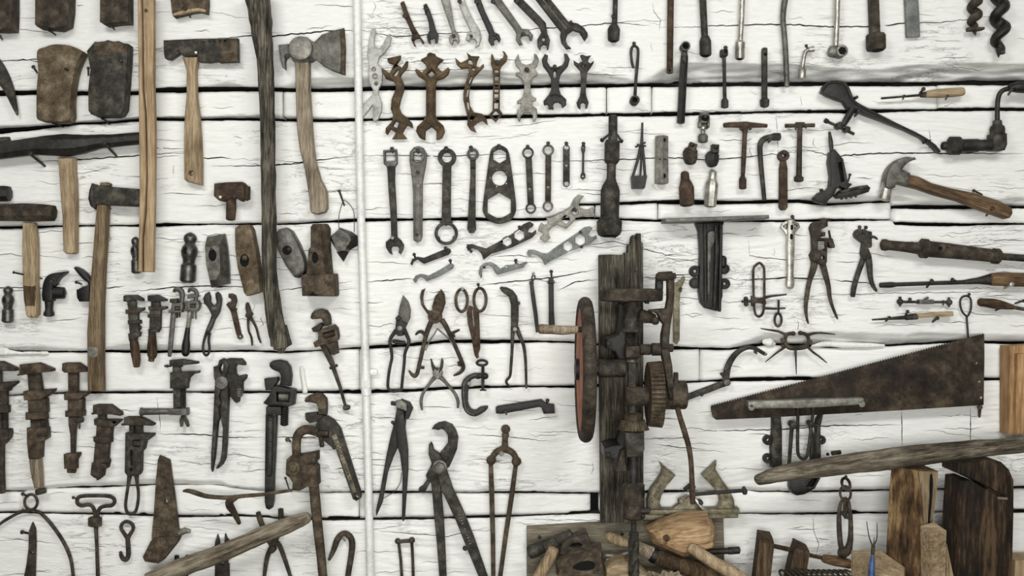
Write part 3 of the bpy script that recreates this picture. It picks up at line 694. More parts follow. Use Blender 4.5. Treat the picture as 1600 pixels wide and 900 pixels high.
def peen(cx, y0, y1, s, lab, tilt=0, mat='polished'):
    """ball-peen hammer head standing on its flat face; s = half width of the face (view units)"""
    T('ball_peen_hammer', lab, 'hammer head', s/4+14); H = y1-y0
    f = lambda t: (cx+tilt*t, y0+H*t)
    P('head', mat); tb([f(t) for t in (0, .02, .06, .11, .17, .215, .25, .30, .38, .46, .54, .61, .64, .66, .93, .97, 1)],
                       [s*k for k in (.25, .5, .74, .84, .76, .62, .72, .94, 1.06, .98, .8, .74, .84, .96, 1.0, 1, .86)], d=10, n=20)
    ey = y0+H*.37; ex = cx+tilt*.37-s*.2
    P('eye', 'hole', 'dark handle hole'); tb([(ex, ey-s*.5), (ex, ey-s*.3), (ex, ey+s*.3), (ex, ey+s*.5)], [s*.14, s*.34, s*.34, s*.14], d=10+s/4*.76, n=12, asp=.9)
U(5)
peen(1172, 92, 402, 50, 'polished ball-peen hammer head standing right of the split pale handle', -18)
peen(830, 120, 345, 32, 'small ball-peen hammer head half hidden behind the split pale handle', 8)
peen(28, 430, 655, 36, 'small ball-peen hammer head at the left edge under the club hammer', -4)
T('claw_hammer', 'black claw hammer head without handle, claw curving right', 'hammer head', 18)
P('head', 'black'); pl([(262, 440), (268, 405), (282, 375), (305, 355), (340, 345), (375, 340), (411, 335, 0), (405, 346), (385, 362), (362, 382), (348, 405), (345, 415), (356, 421, 0), (325, 432), (325, 520), (262, 520)], 3, 18, 2, sm=2)
P('cheek', 'black'); tb([(318, 472), (350, 472), (390, 472)], [40, 38, 36], d=10, n=10, asp=.8)
P('neck', 'dark'); tb([(294, 500), (294, 560), (293, 580), (293, 598), (293, 614)], [30, 24, 24, 33, 32], d=10, n=14)
N(318, 400, 352, 418, 26, 'in the claw of the', r=1.6)
T('claw_hammer', 'black claw hammer head half hidden behind the long brown handle', 'hammer head', 18)
P('head', 'black'); pl([(457, 315), (470, 306), (500, 320), (530, 345), (555, 375), (575, 400), (575, 550), (560, 545), (552, 430), (545, 405), (515, 385), (480, 345)], 3, 18, 2)
P('cheek', 'black'); pl([(472, 452), (515, 432), (556, 420), (556, 525), (490, 526), (476, 500)], 4, 17, 2.5)
N(478, 404, 516, 418, 24, 'in the claw of the', r=1.6)
U(6)
T('bare_hammer', 'square grey hammer head with a sloping top and dark handle hole', 'hammer head', 28)
P('head', 'steel'); loft([([(237, 118), (345, 98), (360, 180), (372, 300), (376, 412), (262, 438), (246, 290)], 2), ([(236, 118), (346, 98), (360, 180), (372, 300), (375, 412), (264, 438), (246, 290)], 12), ([(240, 184), (330, 178), (334, 230), (336, 330), (312, 388), (270, 392), (248, 292)], 28)])
P('eye', 'hole', 'dark handle hole'); dot(288, 235, 25, 26, 28.4, 18, 38, b=0)
N(281, 196, 284, 205, 31, 'at the top of the hole of the')
T('bare_hammer', 'long brown rusty hammer head tapering to both ends', 'hammer head', 26)
P('head', 'axe'); pl([(425, 66), (455, 45), (515, 42), (532, 70), (556, 190), (576, 320), (587, 462), (560, 474), (500, 490), (483, 470), (442, 310), (428, 200)], 2, 26, 3)
P('eye', 'hole', 'dark handle hole'); dot(488, 268, 29, 24, 26.5, 18, 40, b=0)
N(489, 252, 492, 262, 30, 'in the hole of the', r=2.4, mat='rust')
T('bare_hammer', 'smooth grey oval hammer head tilted beside the weathered handle', 'hammer head', 28)
P('head', 'steel'); pl([(672, 98), (700, 74), (745, 60), (778, 80), (822, 160), (852, 235), (866, 290), (864, 332), (845, 352), (815, 376), (790, 366), (742, 300), (696, 210), (675, 130)], 2, 28, 6)
P('face', 'dark', 'dark lower striking face'); pl([(800, 360), (846, 334), (864, 335), (846, 354), (815, 377), (795, 370)], 2, 27, 1)
P('eye', 'hole', 'dark handle hole'); dot(754, 204, 30, 26, 28.5, b=0)
N(766, 198, 770, 206, 30, 'in the hole of the', r=1.8)
T('mason_sledge', 'large brown sledge head, octagonal neck above a wide square block', 'hammer head', 38)
P('neck', 'rust'); loft([([(884, 352), (880, 200), (893, 183), (893, 52), (908, 35), (988, 34), (1004, 60), (1006, 182), (1021, 352)], 2), ([(876, 352), (878, 200), (892, 183), (892, 52), (908, 35), (988, 34), (1004, 60), (1006, 182), (1020, 352)], 20), ([(876, 352), (886, 200), (900, 183), (900, 58), (912, 40), (954, 38), (962, 60), (970, 182), (990, 352)], 36)])
P('block', 'rust'); pl([(841, 356), (1050, 350), (1058, 480), (1050, 493), (848, 490)], 1, 40, 3)
P('eye', 'hole', 'dark handle hole'); dot(928, 250, 20, 34, 36.6, 16, 36, b=0)
N(914, 205, 918, 215, 41, 'at the hole of the', r=2.2, mat='rust')
P('chip', 'hole', 'broken notch in the lower edge'); pl([(895, 490), (912, 462), (935, 478), (955, 490)], 36, 40.3, .2)
T('star_drill', 'faceted steel star drill head hanging from a thin wire loop', 'drill head', 24)
P('crown', 'polished'); loft([([(1012, 125), (1075, 60), (1150, 85), (1186, 112), (1190, 168), (1138, 200), (1130, 214), (1064, 216), (1040, 178)], 4), ([(1012, 125), (1075, 60), (1150, 85), (1186, 112), (1190, 168), (1138, 200), (1130, 214), (1064, 216), (1040, 178)], 12), ([(1030, 122), (1078, 70), (1128, 100), (1150, 120), (1150, 160), (1125, 175), (1118, 205), (1072, 210), (1050, 176)], [18, 20, 22, 24, 22, 20, 24, 24, 22])])
P('facet', 'black', 'dark faceted side'); poly([(1122, 178, 18), (1188, 112, 13), (1192, 172, 11), (1138, 202, 12), (1150, 150, 25)], [(0, 1, 4), (1, 2, 4), (2, 3, 4), (3, 0, 4), (0, 3, 2, 1)])
P('point', 'black', 'dark pointed tip'); poly([(1052, 212, 8), (1136, 204, 8), (1100, 276, 12), (1092, 214, 22)], [(0, 1, 3), (1, 2, 3), (2, 0, 3), (0, 2, 1)])
P('wire', 'dark'); tb([(1072, 64), (1071, 20), (1075, -30), (1095, -96), (1106, -112), (1135, -90), (1162, -50), (1168, 0), (1168, 90)], 2.4, d=14, n=6, sm=4)
N(1080, -168, 1116, -64, 26, 'holding the wire of the', r=1.6, mat='brown')
# ================================================================ LEFT SECTION: adjustable, monkey and pipe wrenches
U(5)
T('monkey_wrench', 'small monkey wrench with dark worn handle, leftmost of the small wrench row', 'wrench', 14)
P('upper_jaw', 'iron'); pl([(770, 491), (782, 484), (850, 482), (892, 507), (891, 522), (840, 514), (790, 526), (772, 525)], 4, 15, 1.2); pl([(788, 515), (840, 510), (848, 580), (798, 580)], 5, 12, 1)
P('lower_jaw', 'brown'); pl([(783, 576), (830, 572), (896, 562), (895, 578), (862, 594), (858, 604), (785, 603)], 3, 15, 1.2)
P('body', 'iron'); pl([(796, 600), (858, 600), (866, 740), (808, 740)], 4, 13, 1.5); pl([(797, 642), (874, 640), (874, 664), (800, 668)], 3, 15, 1.2)
P('knob', 'iron'); tb([(847, 690), (875, 689)], 12, d=9); screw((858, 660), (860, 690), 8, 6, 9)
P('collar', 'iron'); pl([(800, 726), (862, 714), (874, 718), (868, 745), (850, 750), (846, 770), (806, 772)], 3, 15, 1.2)
P('handle', 'darkwood'); tb([(829, 765), (834, 800), (840, 850), (846, 890), (848, 934)], [25, 28, 29, 26, 20], d=9, n=12, sm=3)
N(848, 530, 858, 540, 20, 'under the jaw of the', r=1.2)
T('monkey_wrench', 'small monkey wrench with turned dark handle, second of the small wrench row', 'wrench', 14)
P('upper_jaw', 'dark'); pl([(922, 486), (985, 483), (1040, 511), (1036, 522), (960, 528), (922, 522)], 4, 15, 1.2); pl([(940, 515), (992, 515), (996, 560), (940, 560)], 5, 12, 1)
P('lower_jaw', 'brown'); pl([(925, 556), (1038, 556), (1040, 568), (1005, 580), (928, 580)], 3, 15, 1.2)
P('body', 'iron'); pl([(932, 575), (1002, 575), (998, 700), (930, 700)], 4, 13, 1.5); pl([(922, 604), (988, 604), (988, 626), (922, 626)], 3, 15, 1.2)
P('knob', 'dark'); tb([(968, 690), (998, 689)], 15, d=9); screw((978, 640), (980, 680), 9, 7, 9)
P('collar', 'iron'); pl([(926, 696), (970, 694), (992, 704), (986, 718), (962, 720), (950, 735), (926, 730)], 3, 15, 1.2)
P('handle', 'darkwood'); tb([(944, 725), (945, 760), (944, 820), (945, 860), (940, 885), (938, 898)], [22, 26, 31, 30, 18, 19], d=9, n=12, sm=3)
T('pipe_wrench', 'small slim pipe wrench with a plain tapered handle, third of the small row', 'wrench', 14)
P('hook_jaw', 'steel'); tb([(1080, 464), (1092, 450), (1112, 450), (1128, 462), (1133, 490), (1128, 540)], [9, 14, 17, 18, 17, 14], d=9, sm=3, n=8, asp=.8)
P('lower_jaw', 'iron'); pl([(1060, 508), (1108, 505), (1108, 530), (1090, 540), (1060, 530)], 4, 15, 1.2)
P('housing', 'steel'); pl([(1076, 536), (1142, 530), (1146, 548), (1138, 592), (1055, 596), (1056, 580), (1072, 572)], 3, 17, 1.4, h=[rc(1094, 556, 1128, 580)])
P('knurled_nut', 'iron'); tb([(1096, 568), (1126, 567)], 12, d=11)
P('screw', 'iron'); screw((1102, 590), (1100, 628), 7, 6, 9); screw((1118, 590), (1116, 624), 6, 6, 9)
P('handle', 'steel'); tb([(1078, 560), (1076, 600), (1066, 720), (1056, 830), (1052, 870)], [17, 16, 16, 15, 11], d=8, n=8, asp=.6, sm=2)
T('pipe_wrench', 'small pipe wrench with black pear-shaped grip, fourth of the small row', 'wrench', 14)
P('hook_jaw', 'steel'); tb([(1172, 468), (1180, 452), (1200, 450), (1218, 460), (1224, 482), (1214, 520)], [7, 11, 12, 13, 14, 12], d=9, sm=3, n=8, asp=.8); pl([(1166, 486), (1200, 482), (1250, 490), (1210, 502), (1168, 508)], 4, 12, 1)
P('housing', 'steel'); pl([(1158, 524), (1238, 518), (1248, 540), (1244, 568), (1230, 587), (1150, 586), (1150, 575), (1164, 565)], 3, 17, 1.4, h=[rc(1190, 540, 1224, 562)])
P('knurled_nut', 'iron'); tb([(1190, 551), (1224, 551)], 12, d=11)
P('prong', 'steel'); tb([(1200, 580), (1200, 632)], 5, d=9, n=8)
P('prong', 'steel'); tb([(1218, 580), (1219, 636)], 5, d=9, n=8)
P('shank', 'grey'); pl(br((1184, 575), (1168, 690), 12, 11), 4, 13, 1.4)
P('grip', 'black', 'black pear-shaped grip'); tb([(1169, 685), (1162, 740), (1157, 800), (1154, 845), (1153, 866)], [14, 18, 26, 26, 15], d=9, n=14, sm=3, asp=.8)
U(6)
T('adjustable_wrench', 'dark S-curved adjustable wrench with a looped handle end', 'wrench', 12)
P('body', 'dark'); pl([(304, 474), (318, 464), (334, 480), (342, 510), (338, 550), (330, 590), (318, 612), (300, 640), (282, 690), (262, 725), (240, 722), (250, 690), (270, 645), (280, 610), (276, 596), (258, 562), (234, 536), (228, 505), (240, 478), (262, 464), (272, 492), (272, 528), (286, 545), (304, 545), (312, 528), (306, 500)], 3, 12, 1.4)
P('knurl', 'grey', 'bright knurled adjusting screw'); screw((282, 568), (314, 568), 16, 9, 10)
P('handle_loop', 'dark'); tb([(250, 715), (236, 750), (226, 790), (224, 825), (232, 855), (245, 862), (260, 848), (264, 815), (260, 780), (262, 745), (266, 722)], [12, 9, 8, 8, 8, 8, 8, 8, 8, 9, 10], d=7, n=8, sm=3)
text('PEARDOR', (278, 668), 13, -64, 12.3, 'grey', 'raised letters along the handle')
T('adjustable_wrench', 'small rusty adjustable wrench right of the S-curved one', 'wrench', 10)
P('head', 'brown'); pl([(388, 476), (408, 474), (430, 485), (438, 520), (428, 560), (422, 580), (398, 578), (372, 545), (388, 528), (404, 528), (406, 510), (388, 500)], 3, 11, 1.2)
P('knurl', 'iron'); screw((388, 548), (412, 540), 9, 6, 9)
P('handle', 'redrust'); pl(br((412, 570), (450, 735), 17, 15), 3, 8, 1.2); ring(457, 745, 17, 9, 3, 9); pl(br((396, 580), (436, 572), 6, 6), 3, 9.5, 1)
T('pliers', 'small slim pliers, handles open downward, left of the weathered handle', 'pliers', 10)
P('jaw', 'brown'); pl([(494, 540), (502, 530), (511, 532), (528, 585), (534, 612), (510, 622), (500, 600), (493, 570)], 4, 11, 1.4)
P('pivot', 'iron'); dot(514, 608, 19, 3, 12); pl(br((494, 618), (538, 600), 7), 4, 11.5, 1)
P('handle', 'brown'); tb([(512, 620), (508, 660), (512, 710), (528, 750), (534, 800)], [12, 8, 7, 7, 6], d=7, sm=3, n=8)
P('handle', 'brown'); tb([(520, 620), (545, 660), (562, 700), (574, 750), (588, 784)], [12, 8, 7, 7, 5], d=7, sm=3, n=8)
T('pipe_wrench', 'rusty pipe wrench with thin pointed round handle, below the sledge head', 'wrench', 18)
P('hook_jaw', 'brown'); pl([(900, 624), (906, 600), (925, 580), (970, 571), (1000, 580), (1018, 605), (1024, 640), (1024, 670), (985, 680), (975, 640), (965, 630), (940, 634), (908, 636)], 4, 20, 3)
P('lower_jaw', 'brown'); pl([(905, 692), (965, 658), (978, 672), (946, 716), (916, 716)], 4, 18, 1.5)
P('housing', 'rust'); pl([(945, 708), (1048, 668), (1068, 690), (1076, 740), (1072, 765), (930, 812), (919, 780), (948, 765), (952, 735)], 2, 22, 2, h=[[(978, 722), (1048, 702), (1056, 738), (988, 757)]])
P('knurled_nut', 'brown'); tb([(984, 742), (1052, 720)], 20, d=12, n=12)
P('tail', 'brown'); pl([(1002, 790), (1064, 772), (1072, 850), (1040, 862), (1022, 850)], 4, 16, 1.5)
P('handle', 'brown'); U(8); tb([(970, 70), (1000, 130), (1028, 190), (1036, 215)], [20, 20, 17, 14], d=10, n=8); tb([(1016, 225), (1064, 205)], 9, d=10, n=8); tb([(1036, 215), (1080, 340), (1112, 455)], [14, 11, 9], d=10, n=8)
P('tip', 'iron'); tb([(1102, 474), (1122, 470), (1142, 468)], [14, 19, 12], d=10, n=10)
U(7)
T('monkey_wrench', 'rusty monkey wrench cut off by the left edge', 'wrench', 20)
P('upper_jaw', 'brown'); pl([(-80, 178), (0, 180), (90, 220), (93, 240), (0, 240), (-80, 250)], 4, 22, 1.6)
P('lower_jaw', 'brown'); pl([(-80, 318), (95, 304), (94, 318), (50, 350), (46, 366), (-80, 366)], 4, 22, 1.6)
P('body', 'brown'); tb([(0, 360), (0, 480)], 42, d=12, n=10, asp=.6); tb([(2, 456), (2, 500)], 50, d=12, n=12, asp=.65)
P('screw', 'brown'); screw((20, 495), (20, 604), 21, 9, 12); tb([(-22, 240), (-22, 610)], 22, d=11, n=8)
P('collar', 'brown'); pl([(-70, 602), (52, 605), (54, 630), (48, 662), (14, 700), (-70, 700)], 3, 21, 2)
P('handle', 'brown'); tb([(-5, 690), (-6, 850), (-4, 1005)], [22, 22, 25], d=12, n=10)
T('monkey_wrench', 'large rusty monkey wrench with a bent wooden grip stub at its bottom', 'wrench', 20)
P('upper_jaw', 'rust'); pl([(122, 198), (230, 188), (322, 226), (322, 243), (250, 250), (150, 263), (122, 258)], 4, 22, 1.6)
P('shank', 'brown'); pl([(158, 250), (235, 250), (285, 600), (180, 600)], 5, 14, 1.6)
P('lower_jaw', 'rust'); pl([(145, 366), (330, 352), (326, 368), (262, 416), (150, 423)], 3, 22, 1.6)
P('body', 'rust'); pl([(165, 415), (280, 412), (284, 500), (168, 500)], 3, 18, 3); pl([(155, 500), (276, 494), (278, 540), (157, 546)], 2, 21, 3)
P('screw', 'brown'); screw((258, 540), (262, 600), 22, 9, 12)
P('collar', 'rust'); pl([(164, 596), (288, 594), (290, 660), (252, 684), (247, 785), (175, 785), (165, 690)], 3, 20, 2)
P('knob', 'brown'); tb([(230, 638), (290, 636)], 20, d=16, n=10); [tb([(q, 622, 19), (q, 652, 19)], 4, n=6) for q in (240, 255, 270, 283)]
P('grip', 'greywood', 'worn wooden grip'); U(9); pl([(172, 168), (238, 166), (246, 250), (250, 352), (207, 356), (185, 270)], 4, 19, 4)
P('ferrule', 'iron'); tb([(212, 385), (268, 370)], 19, d=11, n=12)
N(140, 256-620+620-620, 112, 256-620+8, 20, 'under the upper jaw of the', r=1.6)
U(7)
T('monkey_wrench', 'rusty monkey wrench with a thin tapered shank ending in a loose collar', 'wrench', 20)
P('upper_jaw', 'rust'); pl([(387, 191), (400, 188), (480, 188), (535, 225), (537, 245), (470, 250), (400, 250), (386, 236)], 4, 21, 1.6)
P('shank', 'rust'); pl([(413, 245), (473, 245), (474, 380), (414, 380)], 5, 14, 1.4)
P('lower_jaw', 'rust'); pl([(398, 378), (545, 372), (544, 384), (490, 420), (400, 421)], 3, 21, 1.6)
P('body', 'rust'); pl([(416, 415), (511, 415), (510, 492), (416, 492)], 4, 18, 2.5); pl([(402, 490), (512, 488), (511, 524), (403, 528)], 2, 20, 3)
P('knob', 'brown'); tb([(464, 548), (508, 546)], 18, d=13, n=10); tb([(484, 560), (484, 604)], 6, d=12, n=8)
P('tang', 'brown'); pl([(416, 526), (471, 526), (466, 570), (459, 620), (454, 758), (430, 758), (428, 640), (417, 580)], 6, 15, 2)
P('loose_collar', 'rust'); pl([(394, 760), (484, 753), (484, 770), (466, 800), (466, 856), (398, 852)], 3, 20, 2); tb([(410, 866), (458, 868)], 16, d=11, n=10)
T('monkey_wrench', 'rusty monkey wrench tilted, broken bottom, third from the left edge of its row', 'wrench', 20); CUR['label'] = 'tilted rusty monkey wrench with a broken bottom end and no handle'
P('upper_jaw', 'brown'); pl([(580, 453), (600, 449), (680, 450), (750, 500), (750, 520), (690, 510), (600, 511), (580, 500)], 4, 21, 1.6); tb([(562, 510), (582, 506)], 7, d=12, n=8)
P('shank', 'brown'); pl([(600, 500), (646, 500), (650, 590), (602, 590)], 5, 14, 1.4)
P('lower_jaw', 'brown'); pl([(585, 541), (610, 534), (655, 545), (748, 545), (742, 556), (700, 592), (640, 586), (588, 578)], 3, 21, 1.8)
P('body', 'brown'); pl([(596, 580), (692, 580), (686, 655), (592, 650)], 4, 18, 3); pl([(578, 652), (600, 646), (684, 652), (684, 690), (640, 694), (580, 684)], 2, 20, 3)
P('frame', 'brown'); pl([(584, 685), (672, 690), (664, 800), (640, 832), (572, 825)], 4, 15, 2); pl([(644, 690), (652, 690), (648, 790), (640, 790)], 10, 16.5, .8)
P('knob', 'brown'); tb([(625, 802), (680, 806)], 18, d=14, n=10); [tb([(q, 788, 17), (q, 816, 17)], 4, n=6) for q in (634, 648, 661, 672)]
P('collar', 'brown'); pl([(568, 815), (612, 812), (668, 825), (662, 850), (640, 858), (634, 900), (602, 926), (596, 912), (582, 908), (560, 890)], 3, 19, 2.2)
T('monkey_wrench', 'dark monkey wrench with a slotted body and open wire-loop handle', 'wrench', 18)
P('upper_jaw', 'brown'); pl([(776, 529), (790, 525), (870, 526), (960, 570), (955, 581), (870, 578), (776, 579)], 4, 20, 1.6); tb([(752, 577), (780, 576)], 6, d=12, n=8)
P('post', 'iron'); pl(rc(800, 572, 830, 630), 5, 14, 1.5)
P('post', 'iron'); pl(rc(842, 572, 880, 630), 5, 14, 1.5)
P('body', 'iron'); pl([(782, 626), (955, 632), (955, 645), (905, 682), (896, 730), (879, 746), (876, 870), (866, 890), (850, 897), (796, 897), (778, 872)], 3, 19, 2, h=[rc(830, 670, 872, 714), rr(815, 732, 826, 830, 5), ci(818, 857, 8, 10)])
P('knurled_nut', 'brown'); tb([(832, 692), (874, 692)], 20, d=12, n=10)
P('handle_loop', 'brown'); tb([(800, 890), (790, 960), (778, 1040), (774, 1090), (784, 1128), (810, 1140), (838, 1120), (852, 1060), (854, 1000), (846, 940), (842, 890)], [16, 11, 10, 10, 10, 10, 10, 10, 10, 11, 16], d=10, n=10, sm=3)
T('screw_wrench', 'dark screw wrench with a cross bar and wing nut at its bottom', 'wrench', 18)
P('upper_jaw', 'iron'); pl([(1057, 172), (1130, 165), (1232, 182), (1231, 195), (1130, 204), (1060, 211)], 4, 19, 1.4)
P('neck', 'iron'); pl([(1072, 200), (1116, 200), (1120, 250), (1072, 250)], 5, 14, 1.2)
P('stem', 'iron'); pl([(1075, 348), (1122, 348), (1124, 472), (1077, 472)], 5, 14, 1.2)
P('screw', 'iron'); screw((1140, 350), (1142, 468), 14, 8, 10)
P('pin', 'dark'); tb([(1036, 210), (1062, 210)], 6, d=12, n=8); ball(1038, 210, 10, 12); tb([(1110, 210), (1140, 208)], 6, d=16, n=8)
P('lower_jaw', 'iron'); pl([(1060, 250), (1150, 246), (1237, 240), (1236, 254), (1200, 262), (1176, 285), (1168, 320), (1166, 350), (1060, 350)], 3, 18, 1.8)
P('cross_bar', 'steel'); tb([(872, 496), (885, 496), (890, 495), (1056, 493)], [27, 27, 22, 20], d=13, n=16); pl([(1055, 476), (1170, 472), (1170, 516), (1056, 514)], 4, 20, 1.6)
P('wing_nut', 'iron'); tb([(1134, 520), (1128, 550), (1128, 588)], [8, 13, 10], d=12, n=10); tb([(1142, 520), (1158, 555), (1170, 588)], [8, 13, 10], d=12, n=10)
N(1034, 208, 1046, 214, 19, 'at the pin of the', r=1.2)
U(8)
T('combination_pliers', 'long dark combination pliers and wrench tool, two straight legs hanging down', 'pliers', 18)
P('wrench_head', 'iron'); pl([(360, 166), (390, 160), (464, 163), (486, 188), (486, 206), (432, 200), (424, 222), (428, 258), (440, 272), (485, 262), (496, 268), (492, 288), (470, 312), (470, 378), (450, 412), (446, 436), (430, 442), (418, 432), (392, 402), (384, 345), (350, 280), (356, 220)], 3, 13, 1.8)
P('adjusting_screw', 'grey', 'bright threaded adjuster'); screw((448, 352), (452, 402), 22, 11, 12)
P('jaw', 'iron'); pl([(292, 212), (318, 206), (328, 172), (350, 160), (374, 170), (388, 200), (380, 250), (352, 300), (305, 310), (294, 280)], 6, 18, 2, h=[[(340, 196), (352, 190), (354, 215), (345, 262), (332, 240), (330, 220)]])
P('leg', 'iron'); pl([(302, 300), (335, 288), (342, 330), (326, 400), (340, 440), (322, 470), (330, 530), (318, 560), (305, 700), (298, 780), (282, 874), (274, 850), (276, 740), (286, 600), (292, 450), (298, 340)], 5, 16, 1.8)
P('leg', 'iron'); pl([(344, 290), (385, 320), (384, 400), (380, 500), (376, 600), (372, 700), (364, 790), (345, 828), (318, 852), (306, 848), (334, 800), (344, 730), (350, 600), (340, 545), (330, 480), (342, 440), (332, 400), (342, 360)], 4, 17, 1.8)
P('pivot', 'steel'); dot(344, 312, 42, 14, 20, 20, b=2); dot(346, 306, 10, 19, 21.5)
T('pipe_wrench', 'large black pipe wrench with long flat handle and toothed adjusting rack', 'wrench', 22)
P('hook_jaw', 'dark'); pl([(641, 212), (642, 190), (660, 176), (700, 170), (744, 180), (770, 215), (778, 270), (772, 336), (706, 326), (713, 272), (700, 246), (680, 240), (655, 228)], 6, 22, 4)
P('lower_jaw', 'dark'); pl([(609, 287), (692, 280), (696, 300), (668, 340), (652, 358), (618, 362), (612, 330)], 5, 21, 1.6)
P('housing', 'dark'); pl([(604, 440), (640, 395), (664, 340), (690, 330), (800, 356), (802, 380), (794, 452), (768, 460), (640, 456)], 3, 24, 2, h=[[(688, 372), (768, 376), (766, 432), (690, 428)]])
P('knurled_nut', 'steel'); tb([(700, 402), (760, 404)], 28, d=14, n=14)
P('rack', 'dark'); screw((732, 458), (730, 582), 27, 13, 13, dep=.18)
P('saddle', 'dark'); pl(rr(619, 461, 716, 518, 10), 5, 20, 2); dot(672, 515, 11, 18, 22)
P('handle', 'dark'); pl([(614, 515), (684, 515), (678, 700), (668, 900), (664, 1060), (656, 1100), (636, 1112), (616, 1102), (608, 1060), (610, 800)], 5, 17, 1.6)
P('channel_rim', 'black'); tb([(628, 540), (640, 526), (654, 528), (664, 545), (656, 840), (650, 890), (634, 896), (622, 880), (626, 700)], 5, d=17, n=8, cl=True, sm=2)
P('raised_mark', 'steel', 'row of worn raised marks in the channel'); [pl(rc(636+(i % 2), 562+i*13.5, 652-(i % 3), 567+i*13.5), 16, 18.2, .5) for i in range(20) if i != 9]
T('offset_pipe_wrench', 'worn pipe wrench with slanted handle bearing raised letters, beside the white pipe', 'wrench', 22)
P('hook_jaw', 'rust'); pl([(860, 426), (866, 408), (888, 392), (930, 379), (970, 384), (996, 412), (1001, 450), (998, 515), (944, 512), (948, 470), (935, 444), (900, 436), (868, 436)], 6, 22, 3.5)
P('lower_jaw', 'iron'); pl([(864, 506), (938, 499), (942, 512), (985, 516), (950, 556), (892, 566), (868, 545)], 5, 21, 1.6)
P('body', 'iron'); pl([(934, 568), (950, 545), (986, 516), (1038, 545), (1082, 600), (1110, 690), (1212, 1010), (1211, 1038), (1186, 1056), (1163, 1044), (1052, 715), (1030, 718), (975, 672), (978, 660), (1012, 655), (1012, 612), (940, 612), (930, 600)], 4, 19, 1.6, h=[ci(1187, 1032, 13, 12)])
P('channel', 'brass', 'worn pale channel along the handle'); pl(br((1046, 640), (1176, 1000), 15, 12), 15, 19.5, .4)
P('knurled_nut', 'brown'); tb([(934, 634), (1004, 634)], 21, d=14, n=14)
P('prong', 'iron'); screw((958, 655), (966, 718), 16, 10, 12, dep=.15)
P('pin', 'iron'); dot(1046, 720, 12, 6, 20)
text('RIDGID', (1075, 724), 26, 71, 20, 'dark', 'raised maker letters'); text('PES FOR PLAST', (1135, 888), 15, 71, 20, 'dark')
T('rusty_pipe_wrench', 'large very rusty pipe wrench with long straight handle reaching the bottom edge', 'wrench', 48)
P('hook_jaw', 'rust'); tb([(932, 630), (900, 616), (862, 612), (828, 628), (808, 660), (803, 720), (806, 790)], [26, 29, 30, 30, 29, 28, 28], d=36, n=10, sm=3, asp=.8)
U(10)
P('housing', 'rust'); pl([(746, 176), (775, 150), (830, 152), (900, 138), (935, 132), (936, 188), (918, 205), (936, 225), (942, 340), (930, 352), (876, 346), (828, 372), (780, 368), (786, 322), (766, 290), (742, 270)], 14, 46, 2.4)
P('boss', 'rust'); dot(794, 226, 46, 40, 52, 18, b=2); pl(hx(795, 222, 26, .3), 46, 56, 2); pl([(858, 172), (932, 160), (930, 190), (872, 205)], 42, 50, 2)
P('handle', 'rust'); tb([(912, 340), (924, 480), (940, 640), (958, 800), (972, 960)], [32, 33, 31, 29, 29], d=34, n=12)
N(744, 288, 768, 362, 54, 'left of the housing of the', r=1.3); N(756, 48, 774, 58, 46, 'left of the hook of the', r=2.2, mat='brown')
T('forged_hook_bar', 'long thin forged iron bar with a hooked prong pointing down', 'hook', 66)
P('bar', 'rust'); tb([(96, 374), (130, 372), (180, 386), (240, 405), (320, 413), (400, 415), (470, 405), (600, 395), (700, 380), (782, 368)], [6, 14, 17, 15, 14, 15, 13, 12, 11, 9], d=60, n=10, sm=3, asp=.7)
P('prong', 'rust'); tb([(430, 412, 60), (385, 440, 56), (374, 480, 44), (384, 540, 26), (394, 622, 6)], [18, 24, 26, 20, 13], n=10, sm=3)
T('pliers', 'rusty tongs half covered by the grey axe handle, legs open downward', 'pliers', 16)
P('arm', 'brown'); tb([(566, 508, 8), (578, 555, 8), (602, 612, 8), (650, 710, 9), (690, 700, 9), (730, 790, 9), (775, 930, 9)], [15, 18, 17, 17, 15, 14, 11], n=10, sm=3)
P('arm', 'brown'); tb([(708, 488, 8), (708, 560, 8), (694, 640, 9), (655, 725, 11), (625, 790, 11), (604, 930, 11)], [17, 18, 16, 18, 15, 11], n=10, sm=3)
P('pivot', 'brown'); dot(657, 735, 24, 4, 18)
T('wooden_stick', 'weathered grey wooden handle slanting up from the bottom edge, in front of the wall', 'handle', 70)
P('handle', 'stickwood'); tb([(-130, 960), (0, 895), (150, 835), (300, 785), (450, 720), (600, 655), (720, 607), (810, 572), (860, 552), (884, 545)], [62, 58, 58, 56, 54, 54, 52, 46, 38, 24], d=52, n=14, sm=4, asp=.8, wob=.08)
T('cutting_nippers', 'dark nippers whose two jaws stick up behind the grey axe handle', 'pliers', 14)
P('jaw', 'brown'); pl([(314, 645), (325, 690), (322, 745), (330, 830), (310, 850), (292, 760), (300, 690)], 3, 12, 2)
P('jaw', 'brown'); pl([(362, 640), (372, 670), (388, 690), (386, 720), (376, 840), (350, 850), (358, 700)], 3, 12, 2)
P('body', 'brown'); pl([(300, 830), (384, 830), (388, 960), (298, 960)], 3, 14, 3)
U(9)
T('pincers', 'black pincer tips showing above the lower end of the grey axe handle', 'pliers', 14)
P('tip', 'black'); tb([(1098, 778), (1096, 860), (1120, 960)], [15, 17, 18], d=8, n=8)
P('tip', 'black'); tb([(1164, 776), (1166, 840), (1140, 960)], [14, 16, 18], d=8, n=8)
P('body', 'black'); tb([(1130, 930), (1130, 1000)], 26, d=8, n=8)
U(10)
T('iron_hook', 'plain rusty iron hook with its point bent left, beside the white pipe', 'hook', 14)
